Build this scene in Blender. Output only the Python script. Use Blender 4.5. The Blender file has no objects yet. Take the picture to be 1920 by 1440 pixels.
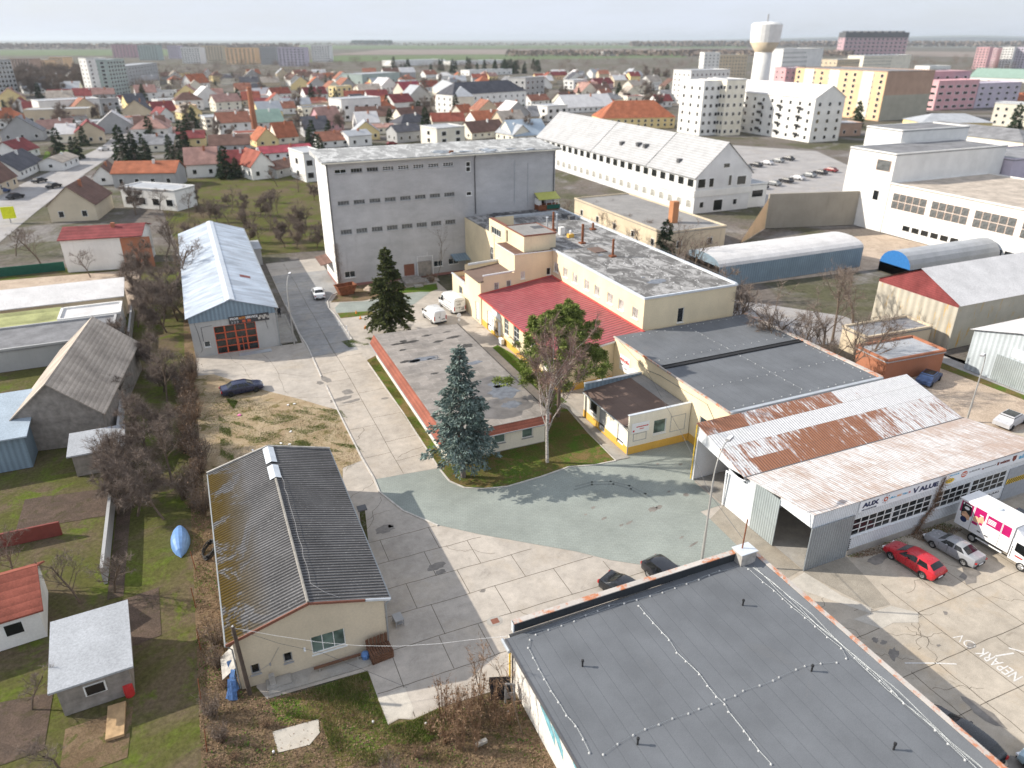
import bpy, math, random
import numpy as np
from mathutils import Vector, Matrix
R = math.radians
sc = bpy.context.scene
col = sc.collection
random.seed(7); rng = np.random.default_rng(11)
FPX, HCAM, YAW = 1356.0, 37.5, R(23.6)
PITCH = math.atan(647 / FPX)
def ray(x, y):
 a, b, c = x - 960.0, 720.0 - y, FPX
 fw = math.cos(PITCH) * c + math.sin(PITCH) * b
 up = math.cos(PITCH) * b - math.sin(PITCH) * c
 return (a * math.cos(YAW) + fw * math.sin(YAW), -a * math.sin(YAW) + fw * math.cos(YAW), up)
def at(x, y, z=0.0):
 d = ray(x, y); t = (z - HCAM) / d[2]
 return (d[0] * t, d[1] * t)
def top(y, ux, uy):
 """height of the thing standing at (ux,uy) whose top shows on row y"""
 lo, hi = 0.0, 90.0
 fw = ux * math.sin(YAW) + uy * math.cos(YAW)
 for _ in range(40):
  m = (lo + hi) / 2; z = m - HCAM
  c = math.cos(PITCH) * fw - math.sin(PITCH) * z; up = math.sin(PITCH) * fw + math.cos(PITCH) * z
  if 720 - FPX * up / c > y: lo = m
  else: hi = m
 return lo
ZB = {'1': (330, 240), '2': (780, 240), '3': (330, 560), '4': (780, 560), '5': (1230, 560), '6': (340, 820), 'b1': (340, 1065), 'b2': (680, 1065), 'b3': (1080, 780), 'b4': (1420, 700), 'b5': (1420, 1065), 'b6': (1080, 1065)}
def zq(k, x, y, z=0.0):
 return at(ZB[k][0] + x / 3.84, ZB[k][1] + y / 3.84, z)
class MB:
 def __init__(s): s.v = []; s.f = []; s.m = []
 def face(s, pts, m=0):
  i = len(s.v); s.v.extend([tuple(p) for p in pts]); s.f.append(tuple(range(i, i + len(pts)))); s.m.append(m); return s
 def box(s, x0, y0, z0, x1, y1, z1, m=0, skip=''):
  a, b, c, d = (x0, y0), (x1, y0), (x1, y1), (x0, y1)
  return s.prism([a, b, c, d], z0, z1, m, skip)
 def prism(s, poly, z0, z1, m=0, skip='', mtop=None):
  n = len(poly); i = len(s.v)
  s.v.extend([(p[0], p[1], z0) for p in poly]); s.v.extend([(p[0], p[1], z1) for p in poly])
  for k in range(n):
   s.f.append((i + k, i + (k + 1) % n, i + n + (k + 1) % n, i + n + k)); s.m.append(m)
  if 't' not in skip: s.f.append(tuple(range(i + n, i + 2 * n))); s.m.append(m if mtop is None else mtop)
  if 'b' not in skip: s.f.append(tuple(range(i + n - 1, i - 1, -1))); s.m.append(m)
  return s
 def obox(s, c, half, rot=None, m=0):
  """oriented box: centre, half sizes, 3x3 matrix"""
  rot = rot or Matrix.Identity(3); c = Vector(c); i = len(s.v)
  for sz in (-1, 1):
   for sx, sy in ((-1, -1), (1, -1), (1, 1), (-1, 1)):
    s.v.append(tuple(c + rot @ Vector((sx * half[0], sy * half[1], sz * half[2]))))
  for f in ((3, 2, 1, 0), (4, 5, 6, 7), (0, 1, 5, 4), (1, 2, 6, 5), (2, 3, 7, 6), (3, 0, 4, 7)):
   s.f.append(tuple(i + k for k in f)); s.m.append(m)
  return s
 def bar(s, a, b, w, h=None, m=0):
  a, b = Vector(a), Vector(b); d = b - a; L = d.length
  if L < 1e-6: return s
  d.normalize(); up = Vector((0, 0, 1)) if abs(d.z) < .99 else Vector((0, 1, 0))
  x = d.cross(up).normalized(); y = x.cross(d)
  return s.obox((a + b) / 2, (L / 2, w / 2, (h or w) / 2), Matrix((d, x, y)).transposed(), m)
 def tube(s, pts, r, n=6, m=0, cap=True):
  """swept tube; r a number or a list"""
  pts = [Vector(p) for p in pts]; k = len(pts); rr = r if isinstance(r, (list, tuple)) else [r] * k
  i = len(s.v); prev = None
  for j, p in enumerate(pts):
   t = (pts[min(j + 1, k - 1)] - pts[max(j - 1, 0)])
   t = t.normalized() if t.length > 1e-9 else Vector((0, 0, 1))
   ref = prev if prev is not None else (Vector((1, 0, 0)) if abs(t.x) < .9 else Vector((0, 1, 0)))
   x = (ref - t * ref.dot(t))
   x = x.normalized() if x.length > 1e-6 else t.orthogonal().normalized()
   prev = x; y = t.cross(x)
   for q in range(n):
    a = 2 * math.pi * q / n
    s.v.append(tuple(p + (x * math.cos(a) + y * math.sin(a)) * rr[j]))
  for j in range(k - 1):
   for q in range(n):
    a, b = i + j * n + q, i + j * n + (q + 1) % n
    s.f.append((a, b, b + n, a + n)); s.m.append(m)
  if cap:
   s.f.append(tuple(i + q for q in range(n - 1, -1, -1))); s.m.append(m)
   s.f.append(tuple(i + (k - 1) * n + q for q in range(n))); s.m.append(m)
  return s
 def lathe(s, prof, c=(0, 0, 0), n=12, m=0):
  i = len(s.v); k = len(prof)
  for r, z in prof:
   for q in range(n):
    a = 2 * math.pi * q / n
    s.v.append((c[0] + r * math.cos(a), c[1] + r * math.sin(a), c[2] + z))
  for j in range(k - 1):
   for q in range(n):
    a, b = i + j * n + q, i + j * n + (q + 1) % n
    s.f.append((a, b, b + n, a + n)); s.m.append(m)
  s.f.append(tuple(i + (k - 1) * n + q for q in range(n))); s.m.append(m)
  return s
 def wall(s, p0, p1, z0, z1, ops=(), depth=.16, m=0, mr=None):
  """vertical wall p0->p1, outside on the right; ops: (s0,s1,za,zb) real openings with reveals"""
  dx, dy = p1[0] - p0[0], p1[1] - p0[1]; L = math.hypot(dx, dy); dx /= L; dy /= L; nx, ny = dy, -dx
  P = lambda t, z, d=0: (p0[0] + dx * t - nx * d, p0[1] + dy * t - ny * d, z)
  xs = sorted({0, L} | {min(max(o[k], 0), L) for o in ops for k in (0, 1)}); zs = sorted({z0, z1} | {o[k] for o in ops for k in (2, 3)})
  for i in range(len(xs) - 1):
   for j in range(len(zs) - 1):
    a, b, c, d = xs[i], xs[i + 1], zs[j], zs[j + 1]
    if b - a < 1e-5 or d - c < 1e-5: continue
    mx, mz = (a + b) / 2, (c + d) / 2
    if any(o[0] < mx < o[1] and o[2] < mz < o[3] for o in ops): continue
    s.face([P(a, c), P(b, c), P(b, d), P(a, d)], m)
  mr = m if mr is None else mr
  for a, b, c, d in [o[:4] for o in ops]:
   s.face([P(a, c), P(a, d), P(a, d, depth), P(a, c, depth)], mr); s.face([P(b, d), P(b, c), P(b, c, depth), P(b, d, depth)], mr)
   s.face([P(a, d), P(b, d), P(b, d, depth), P(a, d, depth)], mr); s.face([P(b, c), P(a, c), P(a, c, depth), P(b, c, depth)], mr)
  return s
 def build(s, name, mats, parent=None, loc=None, smooth=False):
  me = bpy.data.meshes.new(name)
  off = Vector((0, 0, 0))
  if parent is not None and parent.get('_world'):
   off = Vector(parent['_world'])
  me.from_pydata([(v[0] - off.x, v[1] - off.y, v[2] - off.z) for v in s.v], [], s.f)
  mats = mats if isinstance(mats, (list, tuple)) else [mats]
  for mm in mats: me.materials.append(mm)
  if len(mats) > 1: me.polygons.foreach_set('material_index', s.m)
  if smooth: me.polygons.foreach_set('use_smooth', [True] * len(s.f))
  me.update()
  o = bpy.data.objects.new(name, me); col.objects.link(o)
  if parent is not None:
   o.parent = parent
   if parent.get('_world'): o['_world'] = parent['_world']
  elif loc is not None: o.location = loc
  return o
def tag(o, label=None, cat=None, group=None, kind=None):
 for k, v in (('label', label), ('category', cat), ('group', group), ('kind', kind)):
  if v: o[k] = v
 return o
def thing(name, label, cat, loc=(0, 0, 0), group=None, rz=0.0, world=False):
 """Empty at a thing's base. world=True: parts are given in world coordinates"""
 o = bpy.data.objects.new(name, None); col.objects.link(o); o.location = loc; o.rotation_euler[2] = rz
 o.empty_display_size = .3
 tag(o, label, cat, group)
 if world: o['_world'] = tuple(float(x) for x in (list(loc) + [0, 0, 0])[:3])
 return o
KIDS = {}
def copy_tree(o, parent=None, mats=None):
 c = o.copy(); col.objects.link(c); c.parent = parent
 for ch in o.children: copy_tree(ch, c)
 return c
def dup(o, loc, rz=0.0, scale=1.0, label=None, group=None):
 c = copy_tree(o); c.location = loc; c.rotation_euler[2] = rz; c.scale = (scale,) * 3 if not isinstance(scale, tuple) else scale
 if label: c['label'] = label
 if group: c['group'] = group
 return c
class NT:
 def __init__(s, name, rough=.85, metal=0.0, spec=.3):
  s.m = bpy.data.materials.new(name); s.m.use_nodes = True; s.t = s.m.node_tree
  s.b = s.t.nodes['Principled BSDF']; s.b.inputs['Roughness'].default_value = rough; s.b.inputs['Metallic'].default_value = metal
  s.b.inputs['Specular IOR Level'].default_value = spec
  s.co = s.n('ShaderNodeTexCoord').outputs['Object']
 def n(s, t, **k):
  x = s.t.nodes.new(t)
  for a, b in k.items(): setattr(x, a, b)
  return x
 def link(s, a, b): s.t.links.new(a, b)
 def put(s, inp, v):
  if hasattr(v, 'is_linked') or hasattr(v, 'links'): s.link(v, inp)
  else: inp.default_value = v
 def map(s, sx=1, sy=1, sz=1, rz=0.0, loc=(0, 0, 0)):
  x = s.n('ShaderNodeMapping'); s.link(s.co, x.inputs[0]); x.inputs['Scale'].default_value = (sx, sy, sz); x.inputs['Rotation'].default_value = (0, 0, rz); x.inputs['Location'].default_value = loc
  return x.outputs[0]
 def noise(s, scale, detail=4, rough=.6, vec=None, dist=0.0):
  x = s.n('ShaderNodeTexNoise'); s.link(vec or s.co, x.inputs['Vector']); x.inputs['Scale'].default_value = scale; x.inputs['Detail'].default_value = detail; x.inputs['Roughness'].default_value = rough; x.inputs['Distortion'].default_value = dist
  return x.outputs['Fac']
 def ramp(s, v, a, b, lo=0.0, hi=1.0):
  x = s.n('ShaderNodeMapRange'); s.put(x.inputs[0], v); x.inputs[1].default_value = a; x.inputs[2].default_value = b; x.inputs[3].default_value = lo; x.inputs[4].default_value = hi
  return x.outputs[0]
 def math(s, op, a, b=0.0):
  x = s.n('ShaderNodeMath', operation=op); s.put(x.inputs[0], a); s.put(x.inputs[1], b); return x.outputs[0]
 def mix(s, f, a, b, mode='MIX'):
  x = s.n('ShaderNodeMix', data_type='RGBA', blend_type=mode); s.put(x.inputs['Factor'], f)
  for i, v in ((6, a), (7, b)):
   if isinstance(v, (tuple, list)): x.inputs[i].default_value = (*v[:3], 1)
   else: s.link(v, x.inputs[i])
  return x.outputs[2]
 def mul(s, c, f): # colour times a grey factor
  x = s.n('ShaderNodeMix', data_type='RGBA', blend_type='MULTIPLY'); x.inputs['Factor'].default_value = 1
  if isinstance(c, (tuple, list)): x.inputs[6].default_value = (*c[:3], 1)
  else: s.link(c, x.inputs[6])
  s.link(f, x.inputs[7]); return x.outputs[2]
 def sep(s, i):
  x = s.n('ShaderNodeSeparateXYZ'); s.link(s.co, x.inputs[0]); return x.outputs[i]
 def col(s, c): s.put(s.b.inputs['Base Color'], c if not isinstance(c, (tuple, list)) else (*c[:3], 1)); return s
 def bump(s, h, strength=.3, dist=.05):
  x = s.n('ShaderNodeBump'); x.inputs['Strength'].default_value = strength; x.inputs['Distance'].default_value = dist; s.link(h, x.inputs['Height']); s.link(x.outputs[0], s.b.inputs['Normal']); return s
 def rough(s, v): s.put(s.b.inputs['Roughness'], v); return s
def plaster(name, c, dirt=.25, streak=.3, dark=(.16, .14, .12), fine=6.0):
 t = NT(name, .9, spec=.15)
 a = t.mul(c, t.ramp(t.noise(.22, 3), .3, .7, .88, 1.08))
 a = t.mul(a, t.ramp(t.noise(fine, 5, .7), .3, .7, .92, 1.06))
 st = t.ramp(t.noise(1.0, 4, .65, t.map(1.7, 1.7, .13)), .56, .8, 0, streak)
 a = t.mix(st, a, dark)
 a = t.mix(t.ramp(t.noise(.55, 6, .7, dist=.6), .6, .85, 0, dirt), a, dark)
 t.col(a).bump(t.noise(22, 3), .25, .02); return t.m
def simple(name, c, rough=.6, metal=0.0, var=.12, scale=3.0, spec=.35):
 t = NT(name, rough, metal, spec)
 t.col(t.mul(c, t.ramp(t.noise(scale, 4), .3, .7, 1 - var, 1 + var))); return t.m
def paint(name, c, rough=.28):
 t = NT(name, rough, 0, .5); t.b.inputs['Coat Weight'].default_value = .5; t.b.inputs['Coat Roughness'].default_value = .08
 a = t.mul(c, t.ramp(t.noise(2.3, 3), .3, .7, .93, 1.05))
 t.col(t.mix(t.ramp(t.noise(9, 5, .7), .55, .8, 0, .12), a, (.2, .18, .15))); t.rough(t.ramp(t.noise(4, 3), .3, .7, rough * .8, rough * 1.4)); return t.m
def glass(name, c=(.03, .04, .045), rough=.08):
 t = NT(name, rough, 0, .6); t.col(t.mul(c, t.ramp(t.noise(.8, 2), .35, .65, .5, 1.8))); return t.m
# ================= materials =================
M = {}
M['cream'] = plaster('cream_plaster', (.80, .68, .47), .10, .16, (.45, .38, .28))
M['cream_pale'] = plaster('pale_plaster', (.80, .75, .63), .12, .2, (.42, .38, .3))
M['cream_house'] = plaster('house_plaster', (.66, .57, .43), .08, .10, (.35, .3, .24))
M['white_wall'] = plaster('white_plaster', (.80, .79, .76), .12, .22, (.4, .38, .34))
M['white_sheet'] = plaster('white_sheet_wall', (.80, .82, .85), .06, .16, (.4, .36, .33))
M['ochre'] = plaster('ochre_plinth', (.70, .42, .09), .22, .2, (.25, .18, .1))
M['beige_wall'] = plaster('beige_plaster', (.62, .52, .38), .25, .3)
M['grey_wall_plain'] = plaster('grey_plaster', (.42, .42, .42), .3, .35)
M['pink_wall'] = plaster('pink_plaster', (.72, .42, .44), .1, .15)
M['rose_wall'] = plaster('dusty_rose_plaster', (.50, .33, .36), .1, .15)
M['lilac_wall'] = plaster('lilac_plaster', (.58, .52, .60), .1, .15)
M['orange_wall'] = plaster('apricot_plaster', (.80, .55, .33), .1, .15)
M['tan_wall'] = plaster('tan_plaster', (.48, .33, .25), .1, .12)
M['olive_wall'] = plaster('olive_grey_plaster', (.42, .40, .33), .1, .12)
M['yellow_wall'] = plaster('yellow_plaster', (.82, .66, .34), .1, .12)
M['green_wall'] = plaster('green_grey_plaster', (.40, .47, .44), .1, .15)
M['brick_wall'] = plaster('brick_red', (.40, .17, .10), .3, .2)
def pebble_wall():
 t = NT('grey_roughcast', .95, spec=.1)
 a = t.mul((.50, .495, .50), t.ramp(t.noise(.12, 4), .3, .7, .86, 1.1))
 a = t.mul(a, t.ramp(t.noise(7, 6, .8), .3, .7, .8, 1.16))
 a = t.mul(a, t.ramp(t.noise(.9, 5, .7, t.map(.35, .35, .8)), .35, .65, .9, 1.07))
 a = t.mix(t.ramp(t.noise(1, 4, .65, t.map(.9, .9, .07)), .6, .8, 0, .3), a, (.24, .22, .21))
 t.col(a).bump(t.noise(30, 4, .7), .5, .03); return t.m
M['roughcast'] = pebble_wall()
def bitumen(name, c, seam=1.0, along='x', pale=.0, stain=.25, palec=(.42, .41, .4), wet=0.0):
 t = NT(name, .82, spec=.2)
 a = t.mul(c, t.ramp(t.noise(.3, 4), .3, .7, .85, 1.14)); a = t.mul(a, t.ramp(t.noise(24, 4, .8), .3, .7, .82, 1.16))
 s = t.sep(0 if along == 'y' else 1); fr = t.math('FRACT', t.math('MULTIPLY', s, 1 / seam))
 ln = t.math('LESS_THAN', fr, .035 / seam)
 a = t.mix(t.math('MULTIPLY', ln, .75), a, tuple(x * .4 for x in c))
 a = t.mix(t.ramp(fr, 0, .12, .16, 0), a, tuple(min(1, x * 1.5) for x in c))
 if pale: a = t.mix(t.ramp(t.noise(.55, 8, .78, t.map(1, .6, 1), dist=.8), .47, .57, 0, pale), a, t.mul(palec, t.ramp(t.noise(5, 4, .7), .3, .7, .75, 1.15)))
 a = t.mix(t.ramp(t.noise(.22, 5, .7, dist=1), .62, .75, 0, stain), a, (.30, .24, .17))
 t.col(a).bump(t.noise(40, 2), .25, .01)
 return t.m
M['bit_dark'] = bitumen('dark_bitumen_felt', (.148, .157, .170), 1.0, 'y', 0, .08)
M['bit_old'] = bitumen('weathered_bitumen_felt', (.14, .135, .13), 1.1, 'x', .9, .1, (.44, .43, .42))
M['bit_brown'] = bitumen('brown_felt', (.17, .12, .10), 1.0, 'y', 0, .15)
M['bit_grey'] = bitumen('grey_felt', (.27, .26, .25), 1.1, 'y', .35, .2, (.36, .34, .32))
def office_roof():
 t = NT('patched_felt', .75, spec=.3); v = t.co
 br = t.n('ShaderNodeTexBrick'); t.link(v, br.inputs['Vector']); br.inputs['Scale'].default_value = 1; br.inputs['Mortar Size'].default_value = .012; br.inputs['Brick Width'].default_value = 2.3; br.inputs['Row Height'].default_value = 1.15
 br.inputs['Color1'].default_value = (.34, .305, .275, 1); br.inputs['Color2'].default_value = (.255, .232, .212, 1); br.inputs['Mortar'].default_value = (.47, .45, .42, 1)
 a = t.mul(br.outputs['Color'], t.ramp(t.noise(.5, 5, .7), .3, .7, .72, 1.15)); a = t.mul(a, t.ramp(t.noise(12, 4, .8), .3, .7, .85, 1.1)); a = t.mix(t.ramp(t.noise(.35, 7, .75, dist=1), .52, .66, 0, .6), a, (.15, .135, .12))
 t.col(a); return t.m
M['office_roof'] = office_roof()
def puddle(name, c=(.14, .15, .17)):
 t = NT(name, .06, 0, .6); t.col(t.mul(c, t.ramp(t.noise(1.5, 4), .3, .7, .6, 1.3))); return t.m
M['puddle'] = puddle('rain_puddle'); M['wet_dark'] = simple('wet_dark_patch', (.055, .05, .045), .5, 0, .4, 2)
def corrug(name, c, period=.18, axis=0, depth=.05, rust=0.0, rustc=(.26, .10, .05), rough=.5, metal=.0, streakmap=(.5, 3, 3), dirt=0.0, dirtc=(.1, .09, .07), sheet=None):
 t = NT(name, rough, metal, .4)
 s = t.math('SINE', t.math('MULTIPLY', t.sep(axis), 2 * math.pi / period))
 a = t.mul(c, t.ramp(t.noise(.35, 4), .3, .7, .86, 1.1))
 a = t.mul(a, t.ramp(t.noise(6, 5, .8), .3, .7, .88, 1.08))
 a = t.mul(a, t.ramp(s, -1, 1, .80, 1.06))
 if sheet:
  n2 = t.noise(1, 2, .5, t.map(*sheet)); a = t.mul(a, t.ramp(n2, .3, .7, .72, 1.22))
 if dirt: a = t.mix(t.ramp(t.noise(.35, 6, .75, dist=.7), .5, .68, 0, dirt), a, t.mul(dirtc, t.ramp(t.noise(3, 4), .3, .7, .6, 1.4)))
 if rust:
  r = t.ramp(t.noise(1, 7, .75, t.map(*streakmap), dist=.3), .62 - rust * .22, .72 - rust * .22, 0, 1)
  rc = t.mix(t.noise(2, 4, .7), rustc, tuple(x * 1.5 for x in rustc)); a = t.mix(r, a, rc)
 t.col(a).bump(s, .6, depth); return t.m
M['blue_tin'] = corrug('pale_blue_tin_roof', (.53, .60, .69), .33, 1, .05, .12, (.33, .19, .14), .42, .0, (1.1, 5, 1), .0, sheet=(.28, .9, .3))
M['blue_clad'] = corrug('blue_grey_cladding', (.22, .30, .37), .5, 0, .03, 0, rough=.6)
M['grey_clad'] = corrug('galvanised_cladding', (.36, .39, .41), .25, 0, .04, 0, rough=.45, metal=.3)
M['grey_clad_y'] = corrug('galvanised_cladding_door', (.42, .47, .48), .25, 1, .04, 0, rough=.45, metal=.3)
M['white_clad'] = corrug('white_ribbed_sheet', (.76, .79, .82), .2, 0, .03, 0, rough=.6)
M['white_clad_y'] = corrug('white_ribbed_gable', (.76, .79, .82), .2, 1, .03, 0, rough=.6)
M['fibre'] = corrug('mossy_fibre_cement', (.165, .16, .155), .34, 1, .06, 0, rough=.95)
def moss_roof():
 t = NT('weathered_fibre_cement', .95, spec=.1)
 s = t.math('SINE', t.math('MULTIPLY', t.sep(1), 2 * math.pi / .30))
 a = t.mul((.125, .123, .125), t.ramp(t.noise(.4, 4), .3, .7, .75, 1.25))
 a = t.mix(t.ramp(t.noise(7, 6, .85), .56, .68, 0, .75), a, (.48, .47, .46))
 a = t.mul(a, t.ramp(s, -1, 1, .35, 1.4))
 w = t.math('MULTIPLY', t.ramp(t.sep(0), 3.0, .2, 0, 1), t.ramp(t.noise(.26, 6, .75, dist=.8), .46, .51, 0, 1.5))
 a = t.mix(t.math('MULTIPLY', w, t.ramp(s, -1, 1, .45, .95)), a, t.mix(t.noise(3, 4), (.05, .03, .004), (.11, .075, .015)))
 t.col(a).bump(s, .8, .07); return t.m
M['moss_roof'] = moss_roof()
def red_tile():
 t = NT('red_tile_sheet', .5, 0, .4)
 s = t.sep(0); f = t.math('FRACT', t.math('MULTIPLY', t.sep(1), 1 / .62))
 s2 = t.math('SINE', t.math('MULTIPLY', t.sep(0), 2 * math.pi / .35))
 a = t.mul((.31, .07, .08), t.ramp(t.noise(.3, 4), .3, .7, .85, 1.12)); a = t.mul(a, t.ramp(t.math('SINE', t.math('MULTIPLY', f, 6.283)), -1, 1, .5, 1.35)); a = t.mul(a, t.ramp(s2, -1, 1, .9, 1.06))
 a = t.mix(t.ramp(t.noise(1.2, 5), .5, .75, 0, .25), a, (.36, .2, .18))
 t.col(a).bump(f, .5, .04); return t.m
M['red_sheet'] = red_tile()
def tiles(name, c, var=.3, p=.3):
 t = NT(name, .85, 0, .2)
 a = t.mul(c, t.ramp(t.noise(.4, 5), .3, .7, 1 - var, 1 + var)); a = t.mul(a, t.ramp(t.noise(7, 4, .8), .3, .7, .75, 1.2))
 f = t.math('FRACT', t.math('MULTIPLY', t.sep(2), 1 / p)); a = t.mul(a, t.ramp(f, 0, 1, .75, 1.1))
 t.col(a); return t.m
M['fascia_tile'] = tiles('brown_red_fascia_tile', (.30, .105, .07), .2, .22)
for k, c in {'red': (.31, .095, .065), 'orange': (.40, .14, .075), 'brown': (.17, .10, .08), 'maroon': (.24, .06, .06), 'grey': (.25, .25, .26), 'pink': (.42, .25, .21), 'slate': (.10, .10, .115), 'pale': (.52, .54, .57), 'white': (.82, .80, .79), 'blue': (.48, .57, .66), 'green': (.36, .50, .42), 'beige': (.44, .38, .32), 'olive': (.36, .37, .17), 'brick': (.34, .15, .10), 'crimson': (.36, .07, .09)}.items():
 M['roof_' + k] = tiles(k + '_roof_covering', c, .12 if k in ('white', 'pale', 'blue', 'green') else .3, 90 if k in ('white', 'pale', 'blue', 'green') else .3)
def rust_roof(name, kind):
 t = NT(name, .7, .0, .3)
 ax = 0
 s = t.math('SINE', t.math('MULTIPLY', t.sep(0), 2 * math.pi / .28))
 wh = t.mul((.70, .69, .69), t.ramp(t.noise(3, 5, .8), .3, .7, .78, 1.14))
 rc = t.mix(t.noise(1.3, 5, .7), (.20, .068, .03), (.36, .145, .065))
 if kind == 1:   # painted sheets, rust in panels: local y 0 at the valley
  n = t.noise(1, 8, .8, t.map(2.6, .4, 1), dist=.25); big = t.noise(.2, 3, .5, t.map(.8, .8, 1, loc=(3, 1, 0)))
  y = t.sep(1); x = t.sep(0); B = lambda v, lo, hi: t.math('MULTIPLY', t.math('GREATER_THAN', v, lo), t.math('LESS_THAN', v, hi))
  thr = t.math('SUBTRACT', .435, t.math('MULTIPLY', t.math('SUBTRACT', big, .5), .5))
  thr = t.math('ADD', thr, t.math('MULTIPLY', B(y, 3.5, 5.25), .4)); thr = t.math('ADD', thr, t.math('MULTIPLY', t.math('GREATER_THAN', x, 15.8), .14)); thr = t.math('ADD', thr, t.math('MULTIPLY', t.math('MULTIPLY', t.math('GREATER_THAN', x, 15.8), t.math('GREATER_THAN', y, 3.5)), .08))
  thr = t.math('SUBTRACT', thr, t.math('MULTIPLY', t.math('MULTIPLY', B(x, 1.6, 4.5), t.math('GREATER_THAN', y, 5.25)), .25)); thr = t.math('SUBTRACT', thr, t.math('MULTIPLY', t.math('MULTIPLY', B(x, 1.7, 6), t.math('LESS_THAN', y, 1.75)), .16)); thr = t.math('ADD', thr, t.math('MULTIPLY', t.math('LESS_THAN', x, 1.5), .06))
  f = t.ramp(t.math('SUBTRACT', n, thr), -.04, .05, 0, .95)
 else:
  n = t.noise(1, 8, .8, t.map(6, .55, 1), dist=.2)
  big = t.noise(.2, 4, .6)
  thr = t.math('SUBTRACT', .505, t.math('MULTIPLY', t.math('SUBTRACT', big, .5), .5)); thr = t.math('SUBTRACT', thr, t.ramp(t.sep(0), 12, 27, 0, .09))
  f = t.ramp(t.math('SUBTRACT', n, thr), -.06, .09, 0.02, .72)
  rc = t.mix(t.noise(1.3, 5, .7), (.30, .17, .11), (.44, .29, .20))
 a = t.mix(f, wh, rc); a = t.mul(a, t.ramp(s, -1, 1, .84, 1.05))
 fy = t.math('FRACT', t.math('MULTIPLY', t.sep(1), 1 / 1.75)); a = t.mix(t.math('MULTIPLY', t.math('LESS_THAN', fy, .02), .5), a, (.12, .08, .06))
 t.col(a).bump(s, .5, .04); return t.m
M['rust1'] = rust_roof('peeling_white_rust_sheet', 1); M['rust2'] = rust_roof('speckled_rust_sheet', 2)
def ground_conc(name, c, patch=.5, dark=(.17, .155, .14), speck=1.0, warm=(.46, .38, .28), warmf=.35):
 t = NT(name, .92, 0, .15)
 a = t.mul(c, t.ramp(t.noise(.16, 6, .65), .3, .7, .80, 1.16)); a = t.mul(a, t.ramp(t.noise(1.1, 7, .75), .3, .7, .82, 1.15))
 a = t.mul(a, t.ramp(t.noise(16, 4, .85), .3, .7, 1 - .16 * speck, 1 + .14 * speck))
 a = t.mix(t.ramp(t.noise(.3, 6, .7, dist=.6), .5, .75, 0, warmf), a, warm)
 a = t.mix(t.ramp(t.noise(.42, 8, .78, t.map(1, 1, 1, loc=(9, 4, 0)), dist=1.1), .59, .74, 0, patch), a, dark)
 t.col(a).bump(t.noise(9, 5, .7), .25, .02); return t.m
M['concrete'] = ground_conc('yard_concrete', (.455, .41, .36), .6)
M['road_conc'] = ground_conc('road_concrete', (.45, .40, .345), .3, warm=(.46, .375, .28))
M['road_far'] = ground_conc('far_road_surface', (.31, .305, .30), .3)  # darker and greyer than the near road concrete
M['east_conc'] = ground_conc('weathered_east_concrete', (.46, .405, .335), .8, (.16, .135, .105), 1.2, (.42, .32, .21), .55)
M['ramp_conc'] = ground_conc('washed_pebble_concrete', (.33, .295, .245), .8, (.13, .12, .10), 2)
M['pale_conc'] = ground_conc('pale_concrete', (.52, .48, .42), .2)
M['path_conc'] = ground_conc('path_concrete', (.37, .35, .32), .5)
M['joint'] = simple('dirt_filled_joint', (.135, .115, .09), .95, 0, .4, 1.2, .1)
M['kerb'] = simple('kerb_stone', (.52, .49, .45), .9, 0, .2, 2, .1)
M['stain'] = simple('oil_stain', (.215, .195, .175), .7, 0, .3, 1.5); M['tyre_mark'] = simple('tyre_mark', (.21, .23, .215), .9)
def pavers():
 t = NT('green_grey_pavers', .9, 0, .15)
 br = t.n('ShaderNodeTexBrick'); t.link(t.map(1, 1, 1, rz=R(20)), br.inputs['Vector']); br.inputs['Scale'].default_value = 1; br.inputs['Mortar Size'].default_value = .018; br.inputs['Brick Width'].default_value = .40; br.inputs['Row Height'].default_value = .22
 br.inputs['Color1'].default_value = (.305, .335, .305, 1); br.inputs['Color2'].default_value = (.28, .31, .285, 1); br.inputs['Mortar'].default_value = (.25, .262, .243, 1)
 a = t.mul(br.outputs['Color'], t.ramp(t.noise(.25, 5, .65), .3, .7, .84, 1.12)); a = t.mul(a, t.ramp(t.noise(10, 4, .8), .3, .7, .88, 1.1))
 a = t.mix(t.ramp(t.noise(.17, 7, .72, dist=.8), .58, .76, 0, .4), a, (.2, .215, .2))
 a = t.mix(t.ramp(t.noise(1.6, 5, .7), .66, .76, 0, .5), a, (.1, .105, .09))
 t.col(a); return t.m
M['pavers'] = pavers()
def soil(name, cs, s1=.35, s2=2.2, bump=.5):
 """three blended ground colours"""
 t = NT(name, 1, 0, .05)
 a = t.mix(t.ramp(t.noise(s1, 7, .7, dist=.7), .44, .58, 0, 1), cs[0], cs[1])
 a = t.mix(t.ramp(t.noise(s1 * 1.7, 7, .72, t.map(1, 1, 1, loc=(5, 8, 0)), dist=.9), .52, .62, 0, 1), a, cs[2])
 a = t.mul(a, t.ramp(t.noise(s2 * 4, 6, .8), .3, .7, .6, 1.35)); t.col(a).bump(t.noise(s2 * 3, 6, .75), bump, .08); return t.m
M['weeds'] = soil('leaf_littered_soil', ((.15, .105, .065), (.21, .15, .095), (.10, .10, .035)), .4)
M['lawn'] = soil('patchy_lawn', ((.13, .11, .04), (.085, .14, .022), (.19, .13, .06)), .3)
M['bright_lawn'] = soil('green_lawn', ((.075, .14, .018), (.10, .16, .025), (.12, .12, .035)), .5)
M['dirt'] = soil('trodden_dirt', ((.40, .315, .21), (.34, .255, .16), (.17, .14, .06)), .4)
M['garden'] = soil('garden_ground', ((.095, .095, .032), (.13, .10, .065), (.10, .125, .024)), .13, .8)
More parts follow.
